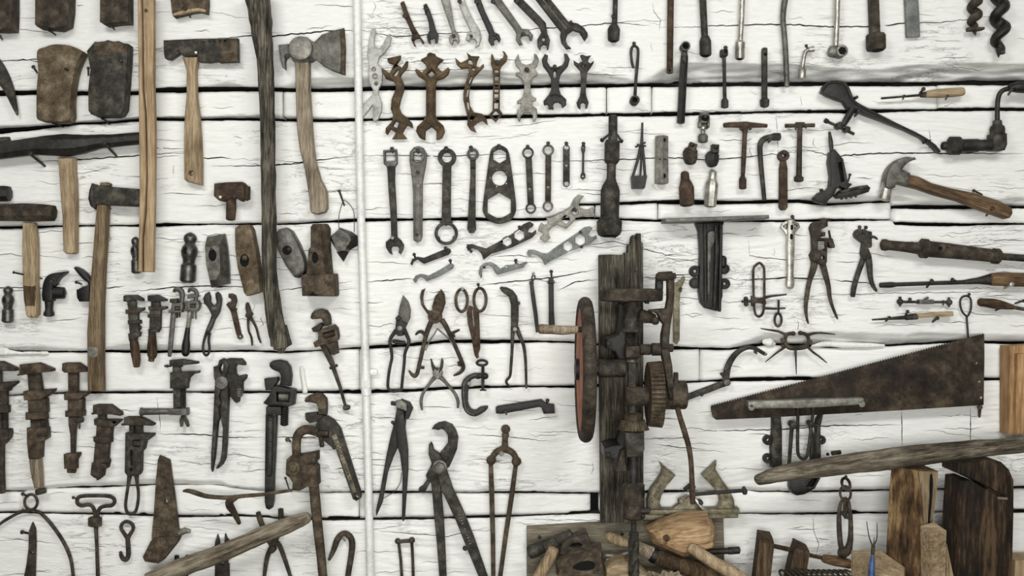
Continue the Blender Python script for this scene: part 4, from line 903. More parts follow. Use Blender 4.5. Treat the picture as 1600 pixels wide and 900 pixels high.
P('hook', 'brown'); tb([(1012, 808), (1030, 770), (1048, 725), (1064, 680), (1090, 648), (1120, 642), (1148, 665), (1158, 710), (1150, 790), (1135, 880), (1126, 960)], [7, 14, 18, 20, 20, 20, 20, 20, 19, 18, 17], d=8, n=12, sm=3, asp=.8)
N(1112, 664, 1116, 680, 16, 'inside the bend of the', mat='grey', r=2)
U(9)
T('iron_caliper', 'large rusty wire caliper with a small ring at the top, cut off at the bottom', 'caliper', 10)
P('eye', 'brown'); tb([(190+40*math.cos(i*math.pi/6), 440+48*math.sin(i*math.pi/6)) for i in range(12)], 9, d=8, n=8, cl=True, sm=2)
P('leg', 'brown'); tb([(212, 488), (130, 502), (60, 535), (-20, 590), (-90, 680)], [9, 10, 10, 9, 9], d=7, n=8, sm=4)
P('leg', 'brown'); tb([(205, 488), (245, 508), (290, 548), (340, 610), (392, 690), (425, 760), (444, 830), (455, 930)], [9, 11, 12, 12, 12, 12, 11, 11], d=7, n=8, sm=4)
N(142, 388, 176, 402, 18, 'through the ring of the', r=1.7, mat='brown')
T('knife_blade', 'narrow pointed rusty blade with a hole, inside the wire caliper', 'blade', 8)
P('blade', 'brown'); pl([(199, 565), (217, 608), (220, 700), (214, 930), (142, 930), (162, 830), (175, 730), (178, 620)], 2, 8, 1.6, h=[ci(197, 756, 8, 10)])
N(138, 626, 188, 634, 18, 'at the top of the', r=2)
T('auger_rod', 'rusty long loop-topped rod with a hexagonal collar, hanging straight down', 'rod', 14)
P('loop', 'brown'); tb([(586, 540), (582, 500), (568, 470), (540, 460), (500, 466), (474, 448), (480, 414), (520, 404), (580, 403), (650, 404), (695, 414), (708, 440), (690, 464), (650, 468), (620, 478), (604, 505), (602, 540)], 12, d=8, n=10, sm=3)
P('collar', 'brown'); tb([(590, 538), (589, 590)], 46, d=11, n=6, asp=.55, rot=.5)
P('rod', 'brown'); tb([(592, 588), (598, 720), (606, 950)], [13, 11, 13], d=9, n=10)
N(458, 410, 486, 420, 18, 'at the left of the loop of the', r=1.5)
T('eye_hook', 'small rusty hook with a closed eye at its top', 'hook', 12)
P('eye', 'brown'); tb([(788, 664), (770, 640), (752, 612), (752, 585), (775, 566), (802, 568), (824, 588), (824, 616), (806, 644), (792, 672)], [14, 12, 11, 11, 11, 11, 11, 11, 12, 14], d=7, n=10, sm=3)
P('hook', 'brown'); tb([(790, 655), (794, 720), (796, 770), (785, 800), (765, 800), (752, 780), (746, 752)], [14, 15, 15, 15, 14, 13, 9], d=7, n=10, sm=3)
T('saw_blade_stub', 'flat rusty iron blade widening downward to a skewed foot', 'blade', 16)
P('blade', 'rust'); pl([(990, 150), (1052, 178), (1066, 280), (1086, 420), (1108, 610), (1128, 645), (1120, 668), (1040, 660), (940, 690), (942, 640), (955, 500), (968, 300), (980, 180)], 4, 12, 1.4, h=[ci(1032, 440, 11, 10, 18)])
P('foot', 'rust'); pl([(942, 682), (1000, 655), (1060, 650), (1124, 658), (1110, 690), (1022, 800), (990, 822), (905, 810), (892, 782)], 5, 19, 3)
P('stub', 'grey'); tb([(1110, 640), (1150, 622), (1180, 628)], [22, 20, 12], d=8, n=10)
N(1003, 386, 1012, 394, 18, 'in the middle of the', r=2.6, mat='rust')
# ================================================================ MIDDLE SECTION: flat wrenches
U(11)
T('open_wrench', 'white painted double-ended open wrench with three holes, by the white pipe', 'wrench', 10)
P('wrench', 'pale'); pl([(60, 290), (72, 220), (85, 182), (105, 175), (109, 200), (97, 255), (103, 290), (120, 300), (140, 293), (160, 265), (177, 222), (193, 211), (206, 235), (197, 280), (165, 328), (132, 355), (120, 392), (142, 420), (150, 460), (146, 520), (126, 552), (126, 592), (146, 640), (146, 690), (126, 740), (100, 762), (90, 745), (96, 668), (86, 657), (70, 680), (26, 735), (20, 700), (32, 650), (60, 620), (88, 595), (90, 560), (66, 520), (60, 450), (66, 400), (55, 345)], 3, 10, 1.6, h=[ci(96, 432, 13, 12), ci(103, 476, 16, 12), ci(110, 522, 11, 12)])
T('implement_wrench', 'brown S-shaped implement wrench with toothed ends and two square holes', 'wrench', 10)
P('wrench', 'bronze'); pl([(178, 363), (265, 345), (262, 370), (240, 400), (272, 424), (298, 380), (311, 382), (306, 420), (272, 460), (262, 482), (281, 512), (286, 560), (266, 620), (255, 670), (270, 708), (310, 738), (335, 768), (342, 800), (305, 782), (288, 808), (275, 832), (305, 866), (210, 868), (222, 850), (236, 828), (200, 806), (181, 842), (168, 830), (170, 800), (207, 760), (216, 720), (201, 680), (206, 620), (231, 560), (236, 530), (217, 506), (170, 490), (147, 440), (149, 424), (195, 455), (222, 402), (186, 390)], 3, 10, 1.8, h=[[(244, 434), (260, 440), (236, 480), (217, 470)], [(234, 755), (255, 766), (240, 800), (215, 788)]])
T('implement_wrench', 'thick bronze brown implement wrench with a star top and diamond hole', 'wrench', 14)
P('wrench', 'bronze'); pl([(430, 335), (445, 325), (480, 335), (486, 350), (531, 370), (496, 400), (491, 422), (525, 447), (560, 418), (570, 430), (560, 462), (530, 486), (492, 496), (482, 520), (482, 722), (500, 757), (530, 782), (539, 820), (522, 860), (487, 872), (487, 815), (455, 790), (418, 815), (416, 873), (380, 857), (359, 820), (365, 790), (400, 757), (421, 722), (422, 520), (414, 496), (370, 470), (351, 436), (364, 428), (395, 450), (425, 422), (420, 400), (388, 370), (426, 350)], 3, 13, 2, h=[[(455, 437), (481, 461), (455, 486), (429, 461)]])
P('raised_rim', 'bronze'); tb([(432, 500), (434, 720), (420, 762), (388, 800)], 5, d=13, n=8); tb([(472, 500), (470, 720), (488, 766), (514, 800)], 5, d=13, n=8); tb([(380, 452), (415, 482), (455, 505), (500, 482), (545, 450)], 5, d=13, n=8); tb([(455, 425), (488, 461), (455, 498), (420, 461)], 6, d=13, n=8, cl=True)
T('implement_wrench', 'brown curved implement wrench with slots along its handle and toothed ends', 'wrench', 10)
P('wrench', 'bronze'); pl([(676, 326), (705, 349), (756, 351), (742, 380), (736, 412), (755, 421), (782, 398), (785, 414), (746, 456), (722, 480), (697, 540), (691, 600), (697, 660), (722, 700), (770, 710), (800, 738), (808, 781), (776, 752), (745, 765), (718, 788), (738, 826), (700, 811), (680, 780), (683, 730), (670, 690), (655, 620), (656, 580), (671, 510), (691, 452), (690, 426), (640, 425), (613, 400), (603, 358), (618, 372), (640, 391), (690, 366)], 3, 10, 1.5, h=[[(690, 371), (710, 375), (716, 404), (682, 396)], ci(720, 432, 11, 10), [(704, 472), (714, 476), (694, 528), (684, 522)], [(681, 552), (690, 554), (682, 610), (671, 604)], [(676, 630), (688, 640), (695, 690), (682, 680)], [(714, 716), (742, 716), (704, 756), (696, 735)]])
T('chain_wrench', 'slender brown open wrench with a ladder of square holes and diamond end', 'wrench', 10)
P('wrench', 'bronze'); pl([(830, 336), (840, 339), (850, 370), (870, 381), (904, 360), (911, 335), (899, 317), (916, 324), (932, 350), (926, 380), (896, 410), (886, 432), (883, 682), (901, 710), (858, 761), (814, 720), (838, 690), (842, 500), (838, 430), (828, 400)], 3, 9, 1.2, h=[rc(852, 434, 876, 456), rc(852, 474, 876, 500), rc(852, 514, 875, 540), rc(851, 552, 874, 574), rc(850, 585, 874, 611), rc(848, 640, 874, 678), [(858, 690), (885, 714), (858, 744), (832, 718)]])
N(868, 388, 872, 404, 15, 'in the top of the', r=2.2)
T('multi_wrench', 'flat grey multi-jaw wrench with jagged notches on both sides', 'wrench', 9)
P('wrench', 'grey'); pl([(1000, 335), (1006, 370), (1018, 395), (1050, 406), (1085, 395), (1100, 370), (1098, 335), (1115, 340), (1128, 375), (1120, 410), (1100, 430), (1121, 455), (1115, 474), (1090, 485), (1078, 520), (1075, 560), (1082, 600), (1113, 615), (1110, 628), (1085, 636), (1085, 660), (1116, 680), (1118, 730), (1104, 758), (1090, 756), (1090, 720), (1070, 705), (1040, 705), (1015, 725), (1012, 758), (1000, 755), (990, 720), (992, 686), (1020, 670), (1018, 645), (992, 648), (992, 632), (1025, 610), (1036, 570), (1036, 530), (1020, 490), (985, 470), (985, 455), (1010, 450), (1010, 435), (985, 410), (977, 380)], 3, 9, 1.2, h=[ci(1055, 440, 9, 10)])
N(1052, 434, 1058, 446, 14, 'in the hole of the', r=2.2)
T('multi_wrench', 'black double-ended wrench with wide jaws and an oval slot', 'wrench', 12)
P('wrench', 'dark'); pl([(1165, 335), (1186, 345), (1181, 385), (1200, 415), (1235, 421), (1275, 405), (1291, 375), (1286, 334), (1306, 335), (1321, 370), (1311, 410), (1266, 460), (1255, 500), (1256, 560), (1266, 590), (1300, 620), (1299, 655), (1275, 672), (1270, 650), (1250, 636), (1225, 641), (1215, 660), (1222, 682), (1190, 678), (1191, 660), (1180, 650), (1162, 656), (1157, 630), (1190, 590), (1205, 560), (1205, 490), (1190, 456), (1155, 410), (1147, 370)], 3, 12, 2, h=[ci(1228, 466, 11, 14, 26)])
P('raised_rim', 'dark'); tb([(1196, 430), (1214, 428), (1240, 430), (1262, 428)], 6, d=12, n=8); tb([(1200, 600), (1228, 590), (1262, 602)], 6, d=12, n=8)
N(1227, 416, 1229, 440, 17, 'above the slot of the', r=2, mat='brown')
T('multi_wrench', 'small dark wrench with a pronged top, right end of the second row', 'wrench', 8)
P('wrench', 'iron'); pl([(1385, 346), (1400, 340), (1425, 350), (1456, 346), (1440, 365), (1435, 385), (1450, 396), (1473, 378), (1470, 395), (1446, 430), (1431, 450), (1425, 500), (1422, 570), (1425, 600), (1439, 640), (1432, 674), (1420, 681), (1420, 650), (1405, 640), (1388, 650), (1388, 684), (1372, 670), (1364, 640), (1385, 600), (1390, 560), (1392, 470), (1385, 440), (1350, 402), (1345, 377), (1375, 396), (1402, 380)], 3, 8, 1, h=[ci(1410, 410, 9, 10)])
N(1406, 400, 1414, 414, 13, 'in the hole of the', r=1.5)
T('open_wrench', 'rusty orange-brown open wrench, leftmost of the slanting top row', 'wrench', 12)
P('wrench', 'redrust'); pl([(260, 20), (270, 8), (285, 5), (305, 60), (325, 112), (346, 160), (376, 210), (411, 262), (400, 271), (380, 236), (355, 240), (345, 255), (359, 287), (346, 281), (329, 245), (336, 215), (300, 130), (285, 95)], 3, 11, 1.4)
N(288, 100, 300, 122, 18, 'on the left edge of the', r=2); N(350, 196, 358, 206, 15, 'above the jaw of the', r=1.6, mat='brown')
T('open_wrench', 'short dark open wrench with a bright edge, second of the slanting top row', 'wrench', 12)
P('wrench', 'dark'); pl([(404, 32), (415, 24), (426, 20), (446, 60), (470, 130), (486, 190), (501, 216), (495, 262), (480, 266), (481, 242), (462, 230), (446, 245), (453, 272), (435, 262), (427, 226), (444, 190), (438, 140), (414, 62)], 3, 12, 1.6)
N(418, 52, 424, 98, 18, 'on the left edge of the', r=1.8); N(458, 236, 464, 246, 14, 'in the jaw of the', r=2)
T('open_wrench', 'light grey open wrench, third of the slanting top row', 'wrench', 12)
P('wrench', 'grey'); pl([(500, -60), (560, -60), (577, 30), (602, 180), (626, 220), (633, 250), (622, 273), (612, 250), (594, 250), (588, 278), (570, 265), (565, 235), (586, 205), (550, 100), (522, 20)], 3, 12, 2.2)
N(596, 224, 600, 236, 16, 'in the jaw of the', r=1.8)
T('open_wrench', 'bright silver open wrench, fourth of the slanting top row', 'wrench', 12)
P('wrench', 'pale'); pl([(606, -60), (648, -60), (672, 30), (722, 130), (756, 180), (769, 230), (756, 280), (730, 296), (741, 265), (730, 245), (705, 240), (690, 256), (672, 246), (680, 211), (705, 200), (660, 110), (634, 40)], 3, 12, 2)
N(632, 8, 652, 44, 18, 'on the left edge of the', r=2); N(706, 226, 712, 238, 16, 'in the jaw of the', r=1.6)
T('open_wrench', 'black open wrench, fifth of the slanting top row', 'wrench', 12)
P('wrench', 'dark'); pl([(706, -60), (744, -60), (792, 70), (836, 160), (851, 200), (880, 214), (889, 240), (882, 263), (865, 241), (845, 249), (849, 276), (830, 281), (811, 250), (815, 210), (780, 130), (744, 50)], 3, 13, 2.4)
N(736, 10, 750, 30, 18, 'on the left edge of the', r=2); N(852, 216, 858, 226, 16, 'in the jaw of the', r=1.6)
T('open_wrench', 'steel wrench with a polished jaw, sixth of the slanting top row', 'wrench', 12)
P('wrench', 'steel'); pl([(822, -20), (862, -50), (1002, 150), (1022, 180), (1062, 182), (1092, 220), (1085, 251), (1070, 246), (1066, 222), (1034, 214), (1010, 235), (1014, 256), (1026, 276), (1005, 279), (985, 246), (988, 210), (978, 184)], 3, 14, 2.6)
N(840, 10, 852, 26, 18, 'on the left edge of the', r=2); N(1030, 214, 1042, 222, 18, 'in the jaw of the', r=2)
T('open_wrench', 'dark steel wrench with a kinked handle, seventh of the slanting top row', 'wrench', 12)
P('wrench', 'iron'); pl([(970, 0), (1005, -30), (1142, 108), (1172, 142), (1182, 210), (1198, 250), (1190, 300), (1180, 311), (1178, 281), (1160, 274), (1140, 286), (1138, 313), (1120, 286), (1119, 245), (1145, 200), (1129, 160)], 3, 12, 2)
N(988, 8, 1000, 22, 18, 'on the left edge of the', r=2); N(1156, 250, 1160, 258, 16, 'pale, in the jaw of the', r=1.6, mat='grey')
T('open_wrench', 'large dark open wrench with the biggest jaw, right end of the slanting top row', 'wrench', 14)
P('wrench', 'iron'); pl([(1070, -60), (1150, -70), (1312, 132), (1370, 144), (1412, 172), (1433, 205), (1434, 225), (1415, 251), (1398, 222), (1384, 198), (1342, 184), (1308, 208), (1296, 250), (1308, 280), (1330, 299), (1300, 301), (1270, 261), (1262, 220), (1266, 190), (1240, 160)], 3, 14, 2.4)
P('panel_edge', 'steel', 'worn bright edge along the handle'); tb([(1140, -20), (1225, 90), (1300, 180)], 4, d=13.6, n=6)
N(1328, 138, 1334, 146, 20, 'above the jaw of the', r=1.6)
U(12)
T('box_wrench', 'wrench with a square socket frame on top and an open jaw below', 'wrench', 14)
P('socket', 'steel'); pl([(155, 139), (240, 132), (244, 220), (229, 242), (180, 242), (158, 226)], 3, 16, 1.6, h=[[(168, 150), (231, 147), (230, 205), (170, 209)]])
P('shank', 'iron'); pl([(178, 236), (228, 236), (226, 330), (235, 480), (242, 690), (204, 692), (200, 560), (186, 380)], 4, 14, 2.4)
P('jaw', 'iron'); pl([(204, 684), (241, 680), (265, 700), (283, 730), (278, 760), (262, 789), (249, 780), (255, 756), (245, 740), (210, 740), (202, 756), (209, 791), (190, 780), (170, 746), (169, 712)], 3, 12, 1.6)
N(210, 130, 216, 158, 19, 'in the square top of the', r=2); N(212, 686, 218, 704, 16, 'pale, above the jaw of the', r=1.7, mat='grey')
T('ratchet_wrench', 'grey ratchet wrench with a square drive hole and a long channelled handle', 'wrench', 14)
P('body', 'steel'); pl([(345, 120), (375, 112), (408, 124), (428, 160), (422, 222), (400, 340), (398, 680), (388, 706), (365, 714), (343, 702), (340, 400), (335, 330), (318, 200), (320, 150)], 3, 13, 1.8, h=[rc(345, 150, 396, 200)])
P('drive_ring', 'steel'); ring(370, 172, 46, 38, 10, 15, 24, h=rc(345, 150, 396, 200))
P('channel_rim', 'steel'); tb(rr(354, 345, 386, 672, 15), 4, d=13, n=6, cl=True)
P('rivet', 'iron'); dot(371, 276, 12, 12, 15.5); dot(366, 665, 9, 12, 15)
N(372, 140, 376, 160, 18, 'in the drive hole of the', r=2)
T('ring_wrench', 'brown-grey wrench with a small ring on top and a large ring below', 'wrench', 10)
P('small_ring', 'iron'); ring(553, 184, 58, 31, 3, 10)
P('bar', 'iron'); pl([(526, 225), (580, 225), (577, 470), (578, 572), (592, 592), (505, 592), (520, 572), (522, 470)], 3, 9.6, 1)
P('large_ring', 'iron'); ring(548, 658, 73, 54, 3, 10, 32, h=[(548+(54-(7 if i % 8 == 0 else 0))*math.cos(i*math.pi/12+.5), 658+(54-(7 if i % 8 == 0 else 0))*math.sin(i*math.pi/12+.5)) for i in range(24)])
N(548, 128, 554, 156, 15, 'in the small ring of the', r=2.2)
T('ratchet_wrench', 'slim ratchet ring wrench with a plain round-ended flat handle', 'wrench', 10)
P('ring_head', 'steel'); ring(715, 163, 38, 22, 3, 12); ring(715, 163, 30, 22, 9, 13)
P('handle', 'iron'); pl([(698, 190), (733, 190), (732, 300), (732, 560), (736, 632), (724, 655), (692, 656), (680, 632), (684, 560), (700, 300)], 4, 10, 1.2)
P('slot', 'hole'); pl(rc(699, 247, 732, 254), 9, 10.2, 0)
N(703, 122, 712, 150, 15, 'in the ring of the', r=2)
T('plate_wrench', 'large flat teardrop plate wrench with two hexagon holes and one round hole', 'wrench', 8)
P('wrench', 'iron'); pl([(840, 122), (880, 107), (920, 122), (942, 162), (965, 310), (985, 470), (981, 530), (950, 576), (880, 600), (815, 576), (780, 530), (779, 470), (800, 310), (822, 162)], 3, 8, .9, sm=4, h=[hx(883, 174, 46, math.pi/6), ci(882, 313, 47, 28), hx(880, 488, 84, math.pi/6), ci(825, 310, 6, 8), ci(865, 258, 6, 8), ci(925, 276, 6, 8), ci(925, 346, 6, 8), ci(864, 365, 6, 8)])
N(878, 116, 884, 134, 14, 'in the top hexagon of the', r=2.4)
T('box_wrench', 'small double ring wrench with one hole in its bar, right of the teardrop plate', 'wrench', 10)
P('ring_head', 'iron'); ring(1060, 155, 36, 26, 3, 11)
P('bar', 'iron'); pl([(1044, 184), (1084, 184), (1098, 478), (1058, 478)], 3, 8, .9, h=[ci(1071, 381, 8, 10)])
P('ring_end', 'iron'); ring(1078, 502, 33, 23, 3, 11)
N(1058, 116, 1062, 132, 16, 'in the top ring of the', r=1.8)
T('box_wrench', 'dark double ring wrench, second right of the teardrop plate', 'wrench', 10)
P('ring_head', 'steel'); ring(1187, 138, 36, 25, 3, 11)
P('bar', 'brown'); pl([(1170, 167), (1206, 167), (1204, 465), (1168, 465)], 3, 8, .9, h=[ci(1187, 369, 8, 10)])
P('ring_end', 'steel'); ring(1185, 490, 33, 23, 3, 11)
N(1186, 95, 1188, 116, 16, 'in the top ring of the', r=1.8)
U(13)
T('flat_wrench', 'small flat bar wrench with three round holes', 'wrench', 8)
P('wrench', 'iron'); pl(rr(720, 25, 761, 288, 19), 3, 8, .8, h=[ci(741, 42, 15, 14), ci(741, 155, 9, 10), ci(741, 268, 15, 14)])
N(740, 16, 744, 36, 13, 'in the top hole of the', r=1.8)
T('flat_wrench', 'tiny slender double-ended wrench left of the tall hex shaft', 'wrench', 8)
P('wrench', 'dark'); pl([(836, 28), (848, 20), (859, 32), (858, 60), (852, 80), (851, 195), (860, 212), (858, 234), (845, 242), (830, 234), (829, 212), (838, 195), (840, 80), (832, 55)], 3, 8, 1, h=[ci(844, 222, 8, 10), ci(846, 42, 6, 8)])
N(847, 18, 850, 36, 12, 'in the top of the', r=1.8)
T('hook_spanner', 'dark slanted hook spanner plate with two hexagon holes', 'wrench', 7)
P('spanner', 'iron'); pl([(115, 666), (119, 648), (150, 645), (195, 661), (238, 672), (300, 640), (420, 570), (470, 521), (510, 504), (536, 520), (530, 536), (506, 550), (500, 570), (525, 575), (551, 555), (551, 580), (525, 606), (400, 666), (270, 706), (250, 722), (221, 743), (209, 706), (185, 681), (150, 672), (126, 689)], 3, 7, .9, h=[hx(370, 629, 31, .5), hx(446, 590, 35, .5)])
N(447, 540, 450, 548, 12, 'above the right hexagon of the', r=1.7); N(144, 690, 148, 700, 9, 'under the hook of the', r=1.4)
T('hook_spanner', 'light grey slanted hook spanner plate with two hexagon holes', 'wrench', 7)
P('spanner', 'slate'); pl([(494, 696), (503, 681), (540, 682), (590, 702), (622, 704), (680, 660), (800, 580), (850, 541), (885, 534), (906, 545), (884, 572), (880, 595), (900, 603), (929, 592), (929, 612), (890, 642), (760, 692), (640, 752), (604, 777), (589, 740), (560, 716), (525, 708), (512, 723), (497, 716)], 3, 7, .9, h=[hx(750, 660, 32, .5), hx(827, 620, 36, .5)])
N(834, 662, 838, 670, 10, 'under the right hexagon of the', r=1.5); N(828, 570, 832, 580, 10, 'above the right hexagon of the', r=1.5)
T('multi_wrench', 'silver many-armed multi wrench plate slanting up to the right', 'wrench', 8)
P('wrench', 'grey'); pl([(785, 362), (815, 335), (852, 345), (830, 366), (818, 400), (825, 420), (870, 430), (904, 414), (917, 440), (905, 466), (850, 472), (800, 482), (780, 512), (740, 549), (710, 536), (680, 524), (650, 540), (630, 562), (630, 590), (641, 606), (610, 633), (576, 614), (575, 600), (600, 590), (594, 575), (564, 564), (568, 540), (584, 510), (600, 526), (625, 520), (625, 500), (610, 478), (640, 480), (730, 440), (765, 415)], 3, 8, 1.2, h=[ci(793, 445, 21, 14), hx(737, 492, 27, .3)])
N(790, 430, 800, 442, 13, 'in the round hole of the', r=2)
T('hook_spanner', 'small pale grey hook spanner with a pointed tail', 'wrench', 7)
P('spanner', 'slate'); pl([(206, 860), (192, 830), (200, 786), (230, 763), (265, 757), (300, 774), (327, 800), (345, 791), (370, 777), (410, 775), (430, 760), (446, 770), (490, 755), (500, 763), (480, 776), (475, 792), (440, 800), (330, 831), (310, 836), (295, 826), (279, 790), (250, 777), (226, 785), (211, 810), (213, 851)], 3, 7, .9, h=[ci(365, 788, 7, 8)])
N(424, 748, 424, 776, 12, 'in the tail of the', r=1.7); N(226, 790, 234, 798, 9, 'inside the hook of the', r=1.3)
U(12)
T('hook_spanner', 'small dark hook spanner above another one, left of the dark plate spanner', 'wrench', 7)
P('spanner', 'iron'); pl([(540, 757), (558, 750), (575, 756), (579, 775), (565, 791), (410, 849), (394, 840), (370, 822), (345, 836), (336, 859), (324, 850), (335, 820), (368, 804), (410, 811)], 3, 7, .9)
N(348, 790, 362, 828, 12, 'at the hook of the', r=1.6); N(545, 752, 560, 766, 10, 'at the upper end of the', r=1.6)
U(14)
T('hook_spanner', 'lowest pale hook spanner, just above the garden shears', 'wrench', 7)
P('spanner', 'slate'); pl([(330, 81), (320, 65), (335, 40), (365, 30), (395, 35), (412, 40), (480, 4), (540, -32), (560, -22), (556, -4), (470, 46), (400, 73), (385, 56), (360, 48), (346, 60), (341, 78)], 3, 7, .9)
N(538, -48, 542, -26, 12, 'at the upper end of the', r=1.6)
# ================================================================ MIDDLE SECTION: shears, pliers, clamps
T('garden_shears', 'dark garden pruning shears with one wide blade, closed looped handles', 'shears', 14)
P('blade', 'steel'); pl([(260, 154), (290, 190), (305, 240), (302, 290), (286, 322), (240, 300), (232, 260), (242, 215)], 6, 12, 1.2)
P('body', 'dark'); pl([(222, 282), (232, 272), (250, 282), (260, 310), (286, 322), (272, 352), (262, 392), (230, 394), (214, 372), (218, 330)], 4, 15, 2)
P('handle', 'dark'); tb([(222, 360), (196, 392), (182, 425), (188, 465), (194, 520), (184, 570), (174, 630), (170, 690), (180, 712), (205, 722)], [14, 11, 10, 10, 9, 9, 9, 9, 8, 8], d=8, n=10, sm=3)
P('handle', 'dark'); tb([(262, 350), (282, 390), (294, 425), (284, 460), (270, 500), (266, 560), (258, 630), (252, 690), (246, 712), (205, 722)], [14, 11, 10, 10, 9, 9, 9, 9, 8, 8], d=8, n=10, sm=3)
P('spring', 'black'); tb([(198, 424), (230, 432), (272, 434)], [9, 15, 9], d=9, n=10)
P('bolt', 'grey'); dot(243, 348, 15, 13, 18)
P('bolt', 'black'); dot(232, 291, 13, 13, 18)
P('bolt', 'black'); dot(246, 386, 9, 13, 17)
T('hedge_loppers', 'rusty open secateurs with curved hook blade, broad blade and spread handles', 'shears', 14)
P('hook_blade', 'rust'); pl([(391, 114), (382, 140), (377, 175), (382, 210), (400, 238), (440, 262), (432, 288), (400, 262), (366, 212), (359, 162), (368, 126)], 4, 10, 1.6)
P('broad_blade', 'rust'); pl([(485, 119), (505, 150), (510, 200), (492, 258), (462, 292), (434, 272), (431, 222), (448, 162)], 7, 13, 1.6)
P('pivot', 'rust'); dot(448, 280, 42, 4, 16, 20, b=2); pl(hx(448, 276, 20, .2), 15, 21, 1)
P('handle', 'brown'); tb([(428, 306), (408, 350), (390, 410), (374, 480), (358, 550), (344, 610), (330, 630), (312, 622), (294, 598)], [16, 15, 13, 12, 12, 12, 12, 10, 5], d=8, n=10, sm=3)
P('handle', 'brown'); tb([(488, 300), (510, 335), (532, 380), (560, 440), (590, 510), (610, 560), (612, 588), (592, 612), (556, 628)], [16, 15, 13, 12, 12, 12, 12, 10, 5], d=8, n=10, sm=3)
P('catch', 'brown'); tb([(334, 388), (350, 372), (372, 370), (386, 388)], [5, 9, 11, 9], d=11, n=8, sm=2)
P('stop', 'brown'); tb([(360, 580), (384, 580)], 9, d=10, n=8)
P('catch', 'brown'); tb([(540, 386), (560, 372), (592, 358)], [12, 9, 6], d=11, n=8); tb([(552, 380), (560, 402)], 9, d=10, n=8)
P('stop', 'brown'); pl([(578, 548), (590, 540), (602, 556), (598, 574), (584, 570)], 4, 14, 1)
P('spring', 'steel', 'thin bright wire spring'); tb([(462, 352), (440, 390), (412, 430), (392, 480)], 4, d=11, n=6, sm=2); tb([(462, 352), (500, 385), (530, 412), (552, 442)], 4, d=11, n=6, sm=2)
T('scissors', 'rusty scissors hanging by the oval finger loops, blades down', 'scissors', 12)
P('finger_loop', 'rust'); tb([(604+34*math.cos(a), 186+66*math.sin(a)) for a in [i*math.pi/7 for i in range(14)]], 9, d=8, n=8, cl=True, sm=2)
P('finger_loop', 'rust'); tb([(712+36*math.cos(a), 182+68*math.sin(a)) for a in [i*math.pi/7 for i in range(14)]], 9, d=9, n=8, cl=True, sm=2)
P('blade', 'redrust'); pl([(634, 246), (648, 216), (668, 222), (664, 250), (672, 330), (690, 420), (706, 520), (692, 529), (680, 508), (662, 410), (640, 320)], 4, 8, 1.2)
P('blade', 'redrust'); pl([(668, 220), (682, 236), (706, 256), (710, 340), (714, 440), (714, 468), (696, 522), (680, 480), (676, 430), (680, 330)], 8, 12, 1.2)
P('pivot', 'redrust'); dot(688, 432, 19, 11, 14.5)
N(608, 118, 612, 128, 14, 'in the left loop of the', r=1.6, mat='grey'); N(702, 92, 706, 116, 15, 'in the right loop of the', r=1.5)
T('curved_pliers', 'long slim dark pliers with a curved closed beak and thin handles', 'pliers', 12)
P('beak', 'iron'); pl([(827, 112), (836, 104), (870, 108), (905, 126), (930, 160), (940, 220), (938, 300), (934, 345), (920, 372), (900, 362), (894, 340), (893, 210), (882, 165), (838, 132)], 3, 13, 2)
P('handle', 'iron'); tb([(906, 340), (903, 400), (900, 480), (894, 570), (888, 630), (868, 655), (870, 675), (888, 690)], [14, 11, 9, 9, 8, 8, 7, 5], d=8, n=10, sm=3)
P('handle', 'iron'); tb([(926, 345), (948, 400), (968, 450), (978, 520), (982, 600), (984, 702)], [14, 12, 10, 9, 8, 7], d=8, n=10, sm=3)
P('pivot', 'grey'); dot(917, 355, 13, 10, 15.5)
N(938, 200, 946, 208, 16, 'on the right of the beak of the', r=1.5)
T('hinge_strap', 'narrow dark iron strap hanging from a small hook', 'strap', 12)
P('strap', 'dark'); pl([(1003, 82), (1024, 76), (1036, 160), (1050, 262), (1060, 370), (1040, 375), (1026, 262), (1012, 170)], 4, 12, 2.4)
P('cap', 'dark'); pl([(1001, 74), (1026, 68), (1028, 88), (1003, 92)], 3, 13, 1)
P('hook', 'dark'); tb([(1016, 72), (1018, 46), (1028, 36), (1036, 52), (1020, 72)], 4, d=9, n=6, sm=2)
N(1026, 30, 1032, 46, 14, 'pale, holding the', r=1.5, mat='grey')
T('hinge_strap', 'wider dark iron strap with a stepped cap hanging from a nail', 'strap', 12)
P('strap', 'dark'); pl([(1114, 84), (1145, 84), (1146, 240), (1152, 330), (1115, 331), (1116, 240)], 4, 13, 3)
P('cap', 'dark'); pl([(1110, 72), (1148, 70), (1150, 86), (1108, 86)], 3, 15, 1); pl([(1116, 54), (1142, 54), (1144, 72), (1114, 72)], 4, 13, 1)
N(1130, 16, 1132, 50, 16, 'above the cap of the', r=1.7)
T('pliers', 'small dark pliers with jaws pointing up and spread curved handles', 'pliers', 12)
P('jaw', 'iron'); pl([(421, 526), (428, 530), (442, 568), (464, 596), (472, 620), (452, 634), (436, 605), (426, 570)], 4, 12, 1.6)
P('jaw', 'iron'); pl([(490, 521), (498, 545), (494, 580), (482, 612), (468, 620), (466, 600), (478, 575), (482, 540)], 4, 13, 1.6)
P('pivot', 'grey'); dot(464, 612, 30, 4, 13, 16, b=2); dot(464, 634, 12, 11, 15)
P('handle', 'steel'); tb([(452, 632), (424, 664), (398, 700), (374, 740), (366, 785), (372, 830)], [14, 10, 9, 9, 9, 6], d=8, n=10, sm=3)
P('handle', 'steel'); tb([(480, 636), (508, 664), (536, 696), (566, 735), (582, 778), (582, 818)], [14, 10, 9, 9, 9, 6], d=8, n=10, sm=3)
N(462, 586, 466, 594, 16, 'at the joint of the', r=1.5)
T('c_clamp', 'dark iron C clamp with a ring-topped screw', 'clamp', 18)
